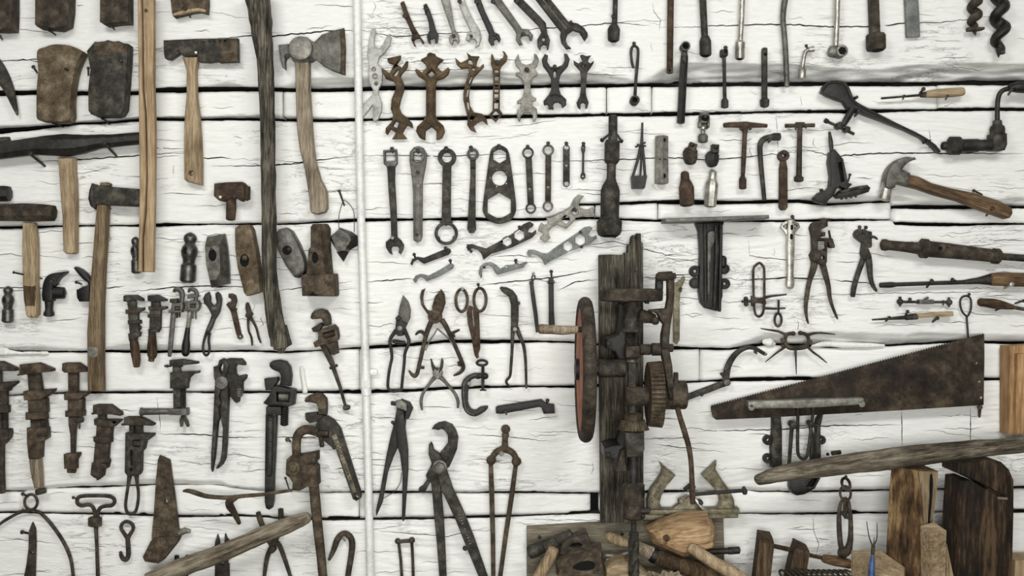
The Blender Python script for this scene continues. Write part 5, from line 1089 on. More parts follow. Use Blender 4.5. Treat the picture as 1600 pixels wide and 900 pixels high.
P('frame', 'dark'); pl([(688, 612), (700, 620), (700, 640), (662, 650), (646, 690), (641, 780), (660, 822), (690, 828), (712, 812), (760, 807), (744, 835), (700, 862), (672, 866), (636, 850), (610, 806), (602, 700), (612, 655), (648, 624)], 3, 18, 3, sm=2)
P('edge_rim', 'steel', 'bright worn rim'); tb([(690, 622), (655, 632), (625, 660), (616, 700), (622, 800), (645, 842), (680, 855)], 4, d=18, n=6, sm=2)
P('boss', 'dark'); ball(700, 630, 19, 12); ball(742, 630, 20, 14); tb([(700, 628), (742, 628)], 17, d=12, n=10)
P('screw', 'iron'); screw((729, 566), (729, 712), 11, 8, 15); tb([(712, 712), (748, 712)], 5, d=15, n=8)
P('ring_handle', 'dark'); tb([(724+30*math.cos(a), 552+15*math.sin(a)) for a in [i*math.pi/6 for i in range(12)]], 8, d=15, n=8, cl=True, sm=2); ball(728, 572, 9, 15)
N(648, 672, 652, 680, 20, 'pale, inside the corner of the', r=1.8, mat='grey')
T('hasp_bar', 'black angular iron bar with a stepped right end', 'bar', 14)
P('bar', 'black'); pl([(804, 814), (818, 805), (1055, 768), (1074, 765), (1102, 790), (1148, 795), (1152, 848), (1085, 851), (1074, 814), (1060, 810), (840, 851), (806, 848)], 3, 15, 1.6)
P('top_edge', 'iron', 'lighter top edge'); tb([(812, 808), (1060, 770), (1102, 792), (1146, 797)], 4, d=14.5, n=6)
N(862, 832, 868, 856, 18, 'on the face of the', r=1.9); N(1108, 772, 1104, 790, 18, 'at the right end of the', r=1.9)
U(15)
T('end_nippers', 'large dark end nippers with a wide jaw and long handles apart', 'pliers', 18)
P('jaw', 'grey', 'pale worn jaw'); pl([(172, 82), (200, 74), (226, 92), (228, 128), (212, 124), (190, 116), (176, 108)], 6, 19, 2)
P('jaw', 'dark'); pl([(200, 72), (240, 88), (254, 116), (236, 162), (216, 172), (218, 132), (226, 110)], 3, 16, 2)
P('bolt', 'iron'); tb([(152, 92), (176, 94)], 10, d=12, n=10)
P('handle', 'dark'); pl([(178, 112), (214, 130), (220, 180), (215, 250), (186, 292), (160, 350), (135, 420), (110, 560), (81, 626), (79, 600), (100, 500), (130, 330), (150, 240), (168, 172)], 3, 12, 2)
P('handle', 'dark'); pl([(174, 205), (180, 150), (214, 132), (218, 200), (232, 310), (233, 400), (223, 540), (216, 640), (207, 646), (202, 632), (204, 560), (206, 430), (194, 330), (182, 292)], 8, 17, 2)
P('wire', 'dark'); tb([(200, 420), (196, 460), (178, 495), (150, 520), (112, 542)], 1.6, d=10, n=6, sm=3)
N(160, 180, 164, 190, 16, 'left of the joint of the', r=1.6)
T('bolt_cutter', 'huge dark bolt cutter with a hooked jaw, hexagon bolt and long flat handles', 'cutter', 24)
P('hook_jaw', 'iron'); pl([(341, 216), (352, 198), (372, 186), (402, 180), (438, 194), (456, 222), (466, 254), (460, 312), (440, 360), (424, 394), (398, 404), (386, 360), (382, 326), (404, 300), (418, 278), (418, 245), (404, 222), (388, 214), (372, 220), (360, 216)], 4, 18, 2.5)
P('lower_jaw', 'iron'); pl([(329, 286), (340, 275), (347, 290), (352, 312), (382, 332), (410, 368), (414, 402), (370, 414), (345, 380), (328, 332)], 8, 24, 2.5)
P('handle', 'iron'); pl([(344, 372), (392, 410), (385, 500), (398, 640), (406, 800), (412, 950), (380, 950), (366, 760), (352, 620), (340, 472), (318, 452), (314, 432), (330, 402)], 4, 16, 2)
P('handle', 'iron'); pl([(358, 402), (410, 396), (440, 488), (490, 596), (540, 720), (620, 950), (582, 950), (520, 800), (460, 650), (400, 520), (376, 452)], 10, 24, 2)
P('bolt', 'steel'); pl(hx(381, 390, 28, .3), 22, 34, 2); ring(381, 390, 34, 10, 20, 26)
P('lever', 'iron'); pl([(318, 456), (332, 462), (330, 474), (310, 514), (294, 518), (278, 506), (282, 494), (300, 482)], 3, 12, 2)
N(500, 770, 506, 774, 8, 'beside the right handle of the', r=2.4)
P('raised_mark', 'steel', 'worn raised marks'); [pl(br((468+i*5.1, 616+i*13.4), (478+i*5.1, 612+i*13.4), 3), 23, 24.6, .4) for i in range(11) if i != 4]
T('dividers', 'rusty blacksmith dividers with a ball knob on top and two long straight legs', 'dividers', 18)
P('knob', 'rust'); ball(690, 215, 22, 10); tb([(689, 236), (689, 248)], 17, d=10, n=12)
P('neck', 'rust'); tb([(688, 245), (687, 275), (687, 312)], [14, 14, 17], d=10, n=12)
P('yoke', 'rust'); tb([(622, 362), (632, 340), (652, 318), (685, 310), (718, 322), (734, 342), (741, 368)], [13, 14, 15, 16, 15, 14, 13], d=10, n=10, sm=3); ball(622, 361, 23, 10); ball(741, 367, 23, 10)
P('leg', 'rust'); tb([(620, 378), (624, 500), (630, 720), (633, 960)], [10, 12, 11, 10], d=9, n=10)
P('leg', 'rust'); tb([(737, 388), (720, 520), (690, 720), (658, 960)], [10, 12, 11, 10], d=9, n=10)
N(670, 326, 674, 334, 20, 'pale, under the yoke of the', r=2.4, mat='grey')
T('staple_hasp', 'thin iron staple with a short cross bar and two long legs at the bottom edge', 'staple', 10)
P('cross_bar', 'brown'); tb([(182, 742), (215, 738), (252, 736)], 9, d=8, n=10); ball(184, 738, 14, 8); ball(250, 734, 15, 8)
P('leg', 'brown'); tb([(188, 746), (198, 830), (206, 960)], 7, d=7, n=8)
P('leg', 'brown'); tb([(250, 746), (254, 830), (258, 960)], 7, d=7, n=8)
# ================================================================ RIGHT SECTION, top: sockets, bars, augers
U(21)
T('drill_shaft', 'tall dark iron shaft with hexagonal blocks, largest tool right of the ring wrenches', 'shaft', 40)
P('rod', 'iron'); tb([(161, 76), (160, 200), (158, 240)], 29, d=24, n=16)
P('hex_block', 'iron'); tb([(156, 236), (155, 250), (153, 368), (152, 384)], [46, 54, 54, 40], d=24, n=6, rot=math.pi/6)
P('neck', 'iron'); tb([(151, 375), (150, 430), (149, 478), (147, 505), (145, 530), (143, 560), (139, 730), (138, 745)], [31, 29, 30, 40, 54, 62, 60, 66], d=24, n=18)
P('hex_end', 'iron'); tb([(138, 735), (137, 758), (136, 822), (136, 846)], [66, 90, 88, 76], d=24, n=6, rot=math.pi/6)
P('bore', 'hole'); tb([(136, 842), (136, 853)], 58, d=24, n=14)
N(84, 242, 140, 196, 30, 'bent, left of the top of the', r=2); N(208, 248, 176, 196, 30, 'bent, right of the top of the', r=2); N(166, 856, 168, 866, 14, 'below the hexagon end of the', r=1.6)
T('iron_basket_tool', 'black iron tool of three bars spreading down to a square cup', 'tool', 20)
P('shank', 'dark'); tb([(346, 126), (344, 200), (342, 262), (340, 290)], [9, 11, 15, 15], d=12, n=4, rot=.78)
P('bar', 'dark'); tb([(336, 280, 12), (315, 370, 13), (284, 472, 14)], [11, 9, 9], n=6)
P('bar', 'dark'); tb([(340, 285, 12), (336, 380, 18), (330, 472, 18)], [9, 7, 7], n=6)
P('bar', 'dark'); tb([(346, 280, 12), (356, 370, 13), (363, 472, 14)], [11, 9, 9], n=6)
P('cup', 'dark'); loft([([(273, 470), (373, 468), (358, 548), (280, 548)], 1), ([(273, 470), (373, 468), (358, 548), (280, 548)], 22)])
P('wire_tie', 'brown'); tb([(298, 284, 16), (330, 272, 17), (364, 254, 16)], 6, n=6); tb([(310, 268, 17), (366, 278, 16)], 6, n=6)
T('hex_socket_tube', 'grey hexagonal tube wrench with a hole near each end', 'socket', 20)
P('tube', 'grey'); tb([(470, 214), (470, 360), (470, 366), (470, 514)], [46, 46, 47, 48], d=11, n=6, rot=math.pi/6)
P('hole', 'hole'); dot(478, 240, 15, 19, 21.3, b=0)
P('hole', 'hole'); dot(478, 470, 16, 19, 21.6, b=0)
P('scribed_line', 'hole'); pl(rc(448, 361, 496, 365), 19, 21.4, 0)
T('universal_joint', 'small steel universal joint socket with a swivel ball', 'socket', 22)
P('fork', 'steel'); tb([(744, 66), (745, 100), (742, 128)], [34, 37, 36], d=12, n=18); pl([(706, 120), (726, 124), (722, 160), (706, 152)], 6, 18, 1.5); pl([(760, 124), (778, 120), (776, 155), (764, 166)], 6, 18, 1.5)
P('mouth', 'hole'); dot(744, 98, 24, 18, 21.3, 14, 22, b=0)
P('ball', 'chrome', 'bright swivel ball'); ball(737, 160, 21, 13); tb([(737, 176), (736, 205)], 15, d=12)
P('socket', 'steel'); tb([(736, 200), (736, 215), (736, 248)], [26, 34, 31], d=12, n=18)
N(744, 88, 746, 100, 26, 'in the mouth of the', r=1.8)
T('drive_socket', 'small rusty round socket with a tilted square drive end, left of a pair', 'socket', 22)
P('body', 'brown'); tb([(655, 290), (654, 310), (655, 355), (656, 387)], [36, 49, 47, 34], d=13, n=8, rot=.4)
P('drive', 'brown'); pl([(650, 252), (694, 270), (680, 322), (634, 300)], 8, 26, 2)
P('drive_hole', 'hole'); dot(660, 275, 13, 25, 26.4, 10, b=0)
N(658, 268, 662, 278, 30, 'in the square end of the', r=1.8, mat='brown')
T('drive_socket', 'small dark round socket with an upright square drive end, right of a pair', 'socket', 22)
P('body', 'dark'); tb([(797, 315), (795, 335), (794, 375), (796, 404)], [34, 46, 44, 30], d=13, n=6, rot=.4)
P('drive', 'dark'); pl([(788, 268), (833, 270), (831, 324), (786, 324)], 8, 26, 2)
P('drive_hole', 'hole'); dot(810, 288, 14, 25, 26.4, 10, b=0)
N(810, 280, 814, 292, 30, 'in the square end of the', r=1.8, mat='brown')
T('socket', 'rusty brown bottle-shaped socket standing left of a chrome one', 'socket', 24)
P('body', 'redrust'); tb([(621, 440), (621, 450), (623, 490), (627, 515), (631, 540), (636, 645), (637, 655)], [20, 27, 29, 40, 49, 48, 44], d=13, n=18)
T('socket', 'shiny steel bottle-shaped socket with faceted lower half', 'socket', 24)
P('body', 'chrome'); tb([(803, 432), (802, 442), (798, 490)], [18, 25, 27], d=13, n=18); tb([(797, 488), (793, 520), (786, 600), (782, 662)], [28, 43, 43, 40], d=13, n=8, rot=.39)
T('t_wrench', 'rusty T-handle socket wrench with a long flat cross bar', 'wrench', 18)
P('cross_bar', 'redrust'); tb([(868, 143), (900, 140), (1000, 139), (1010, 139), (1110, 144), (1146, 146)], [15, 17, 20, 20, 14, 12], d=11, n=10, asp=.8)
P('shaft', 'redrust'); tb([(1005, 150), (1003, 200), (996, 360), (990, 480)], [22, 15, 16, 13], d=11, n=12)
P('socket', 'redrust'); tb([(990, 470), (990, 490), (990, 548)], [14, 24, 24], d=11, n=12)
N(974, 168, 978, 180, 18, 'left under the cross bar of the', r=1.6); N(1032, 166, 1028, 178, 18, 'right under the cross bar of the', r=1.6)
T('l_wrench', 'dark iron L-shaped socket wrench bent to the right at its top', 'wrench', 18)
P('shaft', 'iron'); tb([(1190, 216), (1150, 222), (1120, 236), (1104, 262), (1102, 310), (1110, 420), (1120, 520), (1130, 622)], [19, 19, 19, 18, 17, 16, 15, 14], d=10, n=12, sm=3)
P('socket', 'iron'); tb([(1176, 218), (1190, 216), (1230, 215)], [20, 25, 25], d=10, n=14)
N(1158, 240, 1146, 258, 18, 'under the bend of the', r=1.8, mat='brown')
T('ratchet_key', 'rusty short ratchet key with a round head and flat handle', 'wrench', 14)
P('head', 'redrust'); ring(1248, 340, 35, 13, 3, 16)
P('handle', 'redrust'); pl([(1232, 368), (1264, 368), (1274, 420), (1275, 670), (1262, 688), (1234, 688), (1222, 670), (1224, 420)], 4, 13, 2)
N(1248, 318, 1252, 334, 20, 'in the head of the', r=2.2)
T('t_wrench', 'brown T-handle socket wrench with a thick shaft and round cross bar', 'wrench', 18)
P('cross_bar', 'brown'); tb([(1262, 146), (1355, 145), (1450, 143)], [13, 12, 13], d=12, n=10); tb([(1330, 140), (1385, 140)], 18, d=11, n=10)
P('shaft', 'brown'); tb([(1357, 150), (1354, 300), (1351, 475)], [16, 17, 19], d=11, n=12)
P('socket', 'brown'); tb([(1351, 468), (1350, 476), (1350, 500)], [20, 31, 31], d=11, n=12)
N(1328, 150, 1320, 178, 18, 'left under the cross bar of the', r=1.5); N(1384, 152, 1390, 166, 18, 'right under the cross bar of the', r=1.5)
U(19)
T('socket_bar', 'dark socket wrench cut off by the top edge, leftmost of the hanging sockets', 'wrench', 20)
P('rod', 'iron'); tb([(192, -80), (188, 100), (184, 165)], [17, 18, 20], d=11, n=12)
P('socket', 'iron'); tb([(183, 160), (181, 180), (180, 198), (178, 262), (178, 278)], [22, 36, 44, 42, 38], d=11, n=18)
P('bore', 'hole'); tb([(178, 276), (178, 282)], 30, d=11, n=14)
N(168, 114, 170, 152, 18, 'left of the rod of the', r=1.5)
T('iron_rod', 'long straight rusty rod hanging from beyond the top edge', 'rod', 18)
P('rod', 'redrust'); tb([(582, -80), (578, 250), (575, 506)], [23, 23, 22], d=9, n=14)
P('hole', 'hole'); dot(572, 490, 9, 13, 14.3, b=0)
T('socket_bar', 'large dark socket wrench cut off by the top edge, right of the rusty rod', 'wrench', 20)
P('rod', 'iron'); tb([(806, -80), (812, 60), (822, 252)], [25, 25, 24], d=11, n=12)
P('socket', 'iron'); tb([(823, 246), (825, 268), (826, 282), (828, 370), (828, 382)], [27, 36, 41, 42, 38], d=11, n=18)
P('bore', 'hole'); tb([(828, 380), (828, 386)], 32, d=11, n=14)
T('socket_bar', 'bright chrome socket wrench with a twisted rod, cut off by the top edge', 'wrench', 20)
P('rod', 'chrome'); tb([(1090, -80), (1084, 100), (1074, 284)], [19, 19, 17], d=11, n=12)
P('socket', 'chrome'); tb([(1073, 280), (1072, 292), (1071, 330), (1070, 334), (1070, 395), (1070, 404)], [24, 34, 35, 33, 34, 31], d=11, n=18)
P('bore', 'hole'); tb([(1070, 402), (1070, 408)], 26, d=11, n=14)
T('bent_bar', 'long iron bar with a slight bend, hanging from beyond the top edge', 'bar', 18)
P('bar', 'steel'); tb([(1396, -80), (1388, -10), (1378, 60), (1374, 130), (1382, 220), (1390, 320), (1398, 480), (1401, 603)], [22, 22, 21, 20, 20, 20, 20, 18], d=10, n=12, sm=3)
T('l_socket', 'tiny bright L-shaped socket wrench right of the bent bar', 'wrench', 16); U(20)
P('head', 'chrome'); tb([(147, 334), (112, 340)], [22, 17], d=10, n=12)
P('arm', 'chrome'); tb([(118, 338), (95, 350), (84, 375), (76, 420), (68, 470)], [14, 15, 14, 14, 15], d=9, n=12, sm=3)
P('socket', 'chrome'); tb([(69, 465), (67, 480), (65, 538)], [18, 27, 27], d=10, n=14)
N(88, 318, 98, 345, 18, 'at the bend of the', r=1.5); U(19)
T('loop_socket', 'thin looped rod with a round socket facing forward at its lower end', 'wrench', 18)
P('rod', 'iron'); tb([(318, 470), (308, 430), (302, 370), (308, 326), (324, 314), (342, 322), (352, 350), (346, 450), (336, 560), (329, 680)], [9, 10, 10, 10, 10, 10, 10, 11, 11, 12], d=8, n=10, sm=3)
P('socket', 'iron'); ring(325, 703, 33, 19, 3, 20, 20)
P('bore', 'hole'); dot(325, 703, 19, 4, 12, b=0)
N(318, 306, 326, 322, 15, 'in the loop of the', r=1.8)
T('tube_wrench', 'dark blue-grey steel tube wrench with a round open end facing forward', 'wrench', 22)
P('tube', 'dark'); tb([(683, 372), (680, 400), (668, 600), (655, 856)], [24, 29, 30, 30], d=9, n=6, rot=.5)
P('slot', 'iron', 'worn slot near the top'); dot(676, 410, 12, 14, 17.2, 14, 30, b=0)
P('ring_end', 'steel'); ring(681, 323, 33, 23, 4, 24, 20); tb([(681, 340), (681, 385)], [20, 26], d=9, n=10)
P('bore', 'hole'); dot(681, 323, 23, 5, 12, b=0)
N(674, 432, 676, 442, 18, 'at the slot of the', r=1.4)
T('extension_bar', 'short socket extension bar with a square head, below the big dark socket', 'wrench', 16)
P('head', 'iron'); pl([(931, 346), (980, 346), (980, 388), (968, 394), (940, 394), (931, 388)], 2, 17, 2)
P('head_hole', 'hole'); dot(962, 364, 12, 16, 17.3, 10, b=0)
P('rod', 'iron'); tb([(957, 392), (959, 540), (962, 692)], [13, 13, 14], d=9, n=10)
P('socket', 'iron'); tb([(962, 686), (962, 705), (962, 750)], [15, 26, 27], d=9, n=14)
N(962, 336, 964, 360, 21, 'in the head of the', r=2)
T('extension_bar', 'flat dark socket bar with a hole at the top, under the chrome socket', 'wrench', 16)
P('bar', 'iron'); pl(rr(1225, 331, 1260, 700, 8), 4, 14, 1.6)
P('hole', 'hole'); dot(1243, 380, 12, 13, 14.3, b=0)
P('socket', 'iron'); tb([(1242, 684), (1242, 700), (1242, 735), (1242, 746)], [20, 34, 32, 28], d=10, n=8, rot=.39)
U(20)
T('side_socket', 'long bright rod ending in a sideways socket with a hexagon mouth', 'wrench', 26)
P('rod', 'chrome'); tb([(322, -80), (318, 120), (309, 308)], [20, 19, 19], d=13, n=12)
P('socket', 'grey'); tb([(262, 344), (275, 346), (330, 352)], [34, 40, 42], d=13, n=18); dot(340, 350, 41, 5, 25, 22)
P('mouth', 'hole'); pl(hx(340, 351, 29, .2), 24, 25.4, 0)
T('socket_bar', 'heavy dark socket wrench with wide round socket, hanging from beyond the top edge', 'wrench', 26)
P('bar', 'brown'); pl([(540, -80), (604, -80), (616, 232), (552, 234)], 6, 20, 2.5)
P('socket', 'brown'); tb([(584, 226), (585, 238), (587, 325), (588, 338)], [58, 67, 67, 62], d=16, n=22)
P('bore', 'hole'); tb([(588, 336), (588, 342)], 52, d=16, n=16)
T('flat_bar', 'plain flat blue-grey steel bar hanging from beyond the top edge', 'bar', 10)
P('bar', 'slate'); pl([(772, -80), (864, -80), (874, 80), (881, 254), (788, 257), (780, 80)], 3, 10, 1)
T('auger_bit', 'smaller brown twisted auger bit with a cross cutter at its tip', 'auger', 22)
P('flight', 'brown'); corkscrew(1274, -100, 200, 58, 98, 15)
P('cutter', 'brown'); pl([(1222, 184), (1240, 180), (1316, 184), (1334, 182), (1336, 198), (1314, 204), (1240, 208), (1222, 208)], 8, 20, 2); poly([(1262, 202, 9), (1296, 202, 9), (1279, 244, 14), (1279, 202, 20)], [(0, 1, 2), (0, 2, 3), (1, 3, 2), (0, 3, 1)])
T('auger_bit', 'larger black twisted auger bit, rightmost tool on the top edge', 'auger', 26)
P('flight', 'dark'); corkscrew(1450, -120, 376, 76, 158, 18)
P('tip', 'dark'); tb([(1444, 330, 18), (1440, 365, 18), (1438, 394, 18)], [26, 14, 2], n=10)
P('spur', 'brown'); pl([(1446, 348), (1480, 344), (1482, 366), (1462, 366)], 12, 22, 1.5)
# ================================================================ RIGHT SECTION, middle
U(22)
T('lever_fence_tool', 'black cast lever tool with a rounded raised-letter head and long curving arm', 'tool', 22)
P('body', 'black'); pl([(179, 92), (190, 55), (215, 32), (250, 20), (310, 24), (345, 44), (366, 90), (388, 140), (430, 172), (520, 222), (640, 280), (760, 336), (850, 385), (900, 422), (932, 466), (915, 472), (868, 422), (800, 374), (700, 327), (560, 272), (450, 232), (400, 202), (345, 192), (318, 152), (280, 140), (220, 116)], 4, 18, 2.5)
P('raised_rim', 'dark'); tb([(186, 84), (204, 52), (244, 30), (306, 34), (338, 56), (356, 100), (380, 148), (430, 182), (640, 290), (760, 346), (850, 396), (915, 455)], [8, 9, 10, 10, 10, 11, 10, 9, 8, 7, 6, 4], d=18, n=8, sm=2)
P('pin', 'iron'); dot(394, 128, 10, 6, 24); dot(412, 218, 12, 10, 23)
P('arm', 'dark'); tb([(382, 190), (350, 245), (318, 300)], [20, 22, 18], d=14, n=8)
P('bolt', 'brown'); tb([(204, 266), (222, 277)], 16, d=14, n=8); screw((214, 272), (388, 354), 11, 9, 14)
P('nut', 'dark'); pl(hx(292, 302, 24, .5), 6, 22, 1.5); pl(hx(340, 326, 20, .5), 6, 22, 1.5)
text('THEYN', (298, 36), 15, 6, 21, 'iron', 'raised letters on the rim')
N(412, 214, 378, 250, 30, 'at the joint of the', r=2.2); N(812, 410, 862, 392, 20, 'under the arm of the', r=1.6)
T('pipe_vise_stand', 'broken black cast iron bracket with a slotted leg and ridged foot', 'bracket', 24)
P('shank', 'iron'); tb([(238, 338), (246, 400), (252, 462)], [8, 15, 13], d=12, n=8)
P('leg', 'dark'); pl([(236, 466), (262, 450), (280, 470), (316, 514), (320, 532), (346, 660), (374, 668), (335, 705), (292, 684), (270, 705), (256, 742), (225, 768), (205, 795), (140, 776), (135, 752), (166, 720), (206, 710), (234, 684), (241, 620), (228, 530)], 3, 22, 2.5, h=[[(284, 540), (304, 532), (321, 650), (304, 656)]])
P('foot', 'dark'); pl([(266, 742), (300, 708), (400, 684), (462, 675), (482, 694), (470, 720), (400, 742), (350, 752), (284, 757)], 5, 26, 3)
P('ridge', 'iron'); tb([(290, 722), (380, 700), (460, 690)], 9, d=26, n=8); [tb([(x, 752-(x-290)*.16, 18), (x+12, 762-(x-290)*.16, 14)], 8, n=6) for x in (300, 330, 360, 390)]
P('bolt', 'dark'); tb([(184, 700), (186, 716)], 13, d=14, n=10); tb([(205, 770), (208, 796)], 13, d=14, n=10)
N(352, 612, 340, 660, 20, 'right of the leg of the', r=1.4)
T('screwdriver', 'short screwdriver with a pale wooden handle lying level', 'screwdriver', 18)
P('blade', 'iron'); tb([(560, 129), (680, 119), (815, 108)], [7, 7, 8], d=9, n=8)
P('ferrule', 'brown'); tb([(806, 108), (842, 105)], [16, 20], d=9, n=12)
P('handle', 'flatwood'); tb([(838, 106), (870, 102), (930, 98), (1000, 93), (1060, 87), (1078, 85)], [20, 25, 29, 29, 28, 22], d=10, n=14, sm=2)
N(812, 76, 788, 104, 24, 'above the blade of the', r=2, mat='brown'); N(692, 120, 682, 140, 14, 'under the blade of the', r=1.4); N(962, 118, 950, 142, 16, 'under the handle of the', r=1.4)
T('hand_brace', 'iron angle brace drill with a bent crank at the right edge', 'brace', 34)
P('chuck', 'dark'); tb([(952, 424), (970, 424), (974, 426), (1000, 426)], [24, 30, 24, 30], d=18, n=14)
P('ring', 'iron'); tb([(990, 424), (998, 424), (1058, 424), (1066, 424)], [46, 58, 58, 50], d=20, n=20)
P('barrel', 'dark'); tb([(1060, 424), (1175, 422)], [42, 42], d=20, n=18); tb([(1175, 422), (1255, 420)], [36, 38], d=20, n=18)
P('elbow', 'iron'); pl([(1252, 352), (1340, 350), (1342, 420), (1328, 456), (1250, 454)], 8, 34, 4)
P('collar', 'iron'); tb([(1298, 355), (1298, 345), (1298, 318), (1298, 300)], [42, 46, 46, 40], d=20, n=16); tb([(1298, 300), (1298, 266)], [30, 27], d=20, n=14)
P('crank', 'dark'); tb([(1298, 275), (1298, 200), (1301, 140), (1312, 98), (1340, 72), (1392, 58)], [16, 15, 15, 15, 15, 16], d=20, n=12, sm=3)
P('grip', 'black', 'black grip'); tb([(1368, 66), (1390, 58), (1394, 58), (1420, 56), (1560, 60)], [22, 26, 30, 36, 40], d=22, n=16)
N(1362, 82, 1342, 112, 30, 'below the grip of the', r=2)
T('claw_hammer', 'claw hammer with polished steel head and long brown wooden handle', 'hammer', 32)
P('handle', 'hamwood'); pl([(700, 596), (735, 606), (800, 620), (880, 660), (1000, 692), (1150, 722), (1300, 770), (1384, 818), (1388, 850), (1372, 878), (1350, 884), (1200, 832), (1050, 772), (900, 732), (800, 697), (700, 672)], 8, 28, 7)
P('head', 'steel'); pl([(578, 690), (580, 640), (592, 590), (615, 552), (655, 516), (706, 498), (745, 502), (776, 511, 0), (750, 521), (718, 538), (698, 558), (684, 578, 0), (736, 600, 0), (718, 676, 0), (650, 664), (640, 690), (610, 700)], 8, 32, 4, sm=2)
P('striking_face', 'chrome', 'bright hammer face'); tb([(604, 660), (592, 720), (586, 748), (582, 764)], [34, 33, 37, 36], d=20, n=16)
N(1126, 712, 1182, 738, 36, 'across the handle of the', r=1.7, mat='rust'); N(1246, 820, 1204, 868, 36, 'under the handle end of the', r=1.9, mat='brown')
U(23)
T('shelf_bracket', 'black glossy cast iron bracket with a level top rail and four screw ears', 'bracket', 46)
P('rail', 'steel'); pl([(84, 96), (300, 88), (560, 79), (818, 71), (822, 96), (700, 101), (560, 108), (400, 116), (85, 124)], 4, 46, 2)
P('column', 'black'); pl([(320, 116), (530, 112), (514, 160), (512, 372), (520, 640), (500, 720), (478, 752), (440, 742), (390, 728), (358, 690), (346, 610), (354, 330), (345, 180)], 2, 16, 3)
P('rib', 'dark'); tb([(385, 130), (388, 300), (392, 690)], 13, d=20, n=10); 
P('rib', 'black'); tb([(500, 130), (498, 400), (490, 752)], [14, 14, 13], d=20, n=10)
P('strut', 'steel', 'grey swinging strut'); pl([(400, 200), (415, 180), (445, 178), (455, 200), (450, 260), (430, 300), (420, 640), (400, 640)], 14, 28, 2.5)
P('strut', 'dark'); tb([(460, 140, 24), (470, 300, 24), (462, 500, 24), (455, 720, 20)], [13, 15, 14, 14], n=8)
def ear(n, cx, cy, r, mat='black', d1=10, filled=False):
    P('ear', mat); ring(cx, cy, r, r*.3, 1, d1, 20, b=2) if not filled else dot(cx, cy, r, 1, d1, 20, b=2); tb([(cx+r*.78*math.cos(i*math.pi/8), cy+r*.78*math.sin(i*math.pi/8)) for i in range(16)], r*.14, d=d1, n=6, cl=True)
ear(0, 326, 465, 42); ear(0, 326, 550, 40, filled=True); ear(0, 538, 448, 38, filled=True); ear(0, 540, 555, 40)
P('knob', 'black'); tb([(524, 376), (524, 420)], 26, d=12, n=12, rd='ball')
T('fret_clamp', 'small rusty wire-loop clamp with a wing nut and an eye bolt', 'clamp', 14)
P('loop', 'brown'); tb([(755, 408), (778, 428), (788, 455), (789, 560), (788, 700), (778, 765), (752, 787), (726, 768), (716, 700), (712, 560), (712, 455), (726, 428)], 9, d=9, n=8, cl=True, sm=2)
P('arm', 'brown'); tb([(792, 652), (840, 642), (944, 631)], [11, 8, 5], d=11, n=8)
P('arm', 'brown'); tb([(786, 728), (860, 731), (936, 728)], [9, 8, 6], d=11, n=8)
P('clamp_plate', 'brown'); pl([(696, 640), (740, 655), (792, 650), (800, 700), (772, 696), (730, 690), (700, 715)], 5, 14, 1.4)
P('wing_nut', 'dark'); ball(656, 662, 17, 12); ball(658, 698, 17, 12); tb([(628, 680), (720, 678)], 9, d=11, n=10)
P('eye_bolt', 'iron'); tb([(888, 672), (887, 756)], [9, 8], d=11, n=8); tb([(885+24*math.cos(a), 810+45*math.sin(a)) for a in [i*math.pi/7 for i in range(14)]], 9, d=10, n=8, cl=True, sm=2)
T('bottle_wrench', 'slim nickel plated wrench with a winged head and slotted centre', 'wrench', 14)
P('head', 'chrome'); pl([(904, 156), (916, 128), (945, 112), (1002, 112), (1034, 130), (1042, 158), (1016, 182), (998, 215), (990, 232), (956, 232), (945, 215), (930, 186)], 3, 10, 1.6, h=[[(928, 152), (950, 134), (952, 172)], [(1000, 132), (1024, 150), (1000, 172)]])
P('handle', 'chrome'); pl([(950, 110), (966, 100), (986, 100), (1000, 112), (1000, 300), (992, 480), (999, 560), (990, 588), (972, 595), (950, 588), (940, 565), (946, 480), (945, 300)], 6, 15, 3)
P('slot', 'hole'); pl(rr(968, 140, 985, 178, 8), 13, 15.4, 0); pl(rr(964, 205, 984, 244, 8), 13, 15.4, 0)
N(982, 84, 990, 104, 18, 'at the top of the', r=1.8)
T('wire_stretcher_pliers', 'long rusty pliers with a blocky head, coil and curving handles', 'pliers', 18)
P('head', 'brown'); pl([(1112, 160), (1122, 132), (1148, 114), (1188, 112), (1192, 96), (1212, 92), (1234, 106), (1236, 150), (1190, 172), (1186, 232), (1270, 236), (1282, 276), (1286, 298), (1270, 304), (1250, 300), (1240, 264), (1232, 268), (1230, 400), (1214, 432), (1172, 412), (1124, 392), (1112, 352), (1128, 318), (1126, 226)], 3, 16, 2, h=[rc(1166, 252, 1214, 318), ci(1202, 372, 14, 12)])
P('coil', 'pale', 'bright threaded coil'); [tb([(1164, 262+i*14), (1216, 260+i*14)], 6, d=11, n=8) for i in range(4)]
P('screw', 'brown'); tb([(1246, 180), (1256, 240)], [7, 10], d=12, n=8); tb([(1250, 288), (1284, 292)], 12, d=12, n=8)
P('jaw_pin', 'brown'); tb([(1226, 106), (1262, 112)], [10, 4], d=12, n=8)
P('jaw', 'brown'); pl([(1188, 195), (1212, 190), (1212, 222), (1188, 224)], 10, 20, 1)
P('pivot', 'brown'); dot(1150, 362, 34, 12, 19, 18); dot(1128, 175, 8, 14, 18)
P('handle', 'brown'); tb([(1148, 395), (1140, 450), (1112, 540), (1094, 640), (1086, 720), (1092, 790), (1104, 836)], [28, 24, 18, 17, 14, 10, 6], d=9, n=10, sm=3, asp=.7)
P('handle', 'brown'); tb([(1206, 415), (1222, 480), (1246, 570), (1256, 650), (1276, 720), (1300, 780), (1311, 806)], [24, 22, 17, 14, 11, 9, 5], d=9, n=10, sm=3, asp=.7)
U(16)
T('flat_spanner', 'greenish grey forked spanner standing right of the drill press', 'wrench', 10)
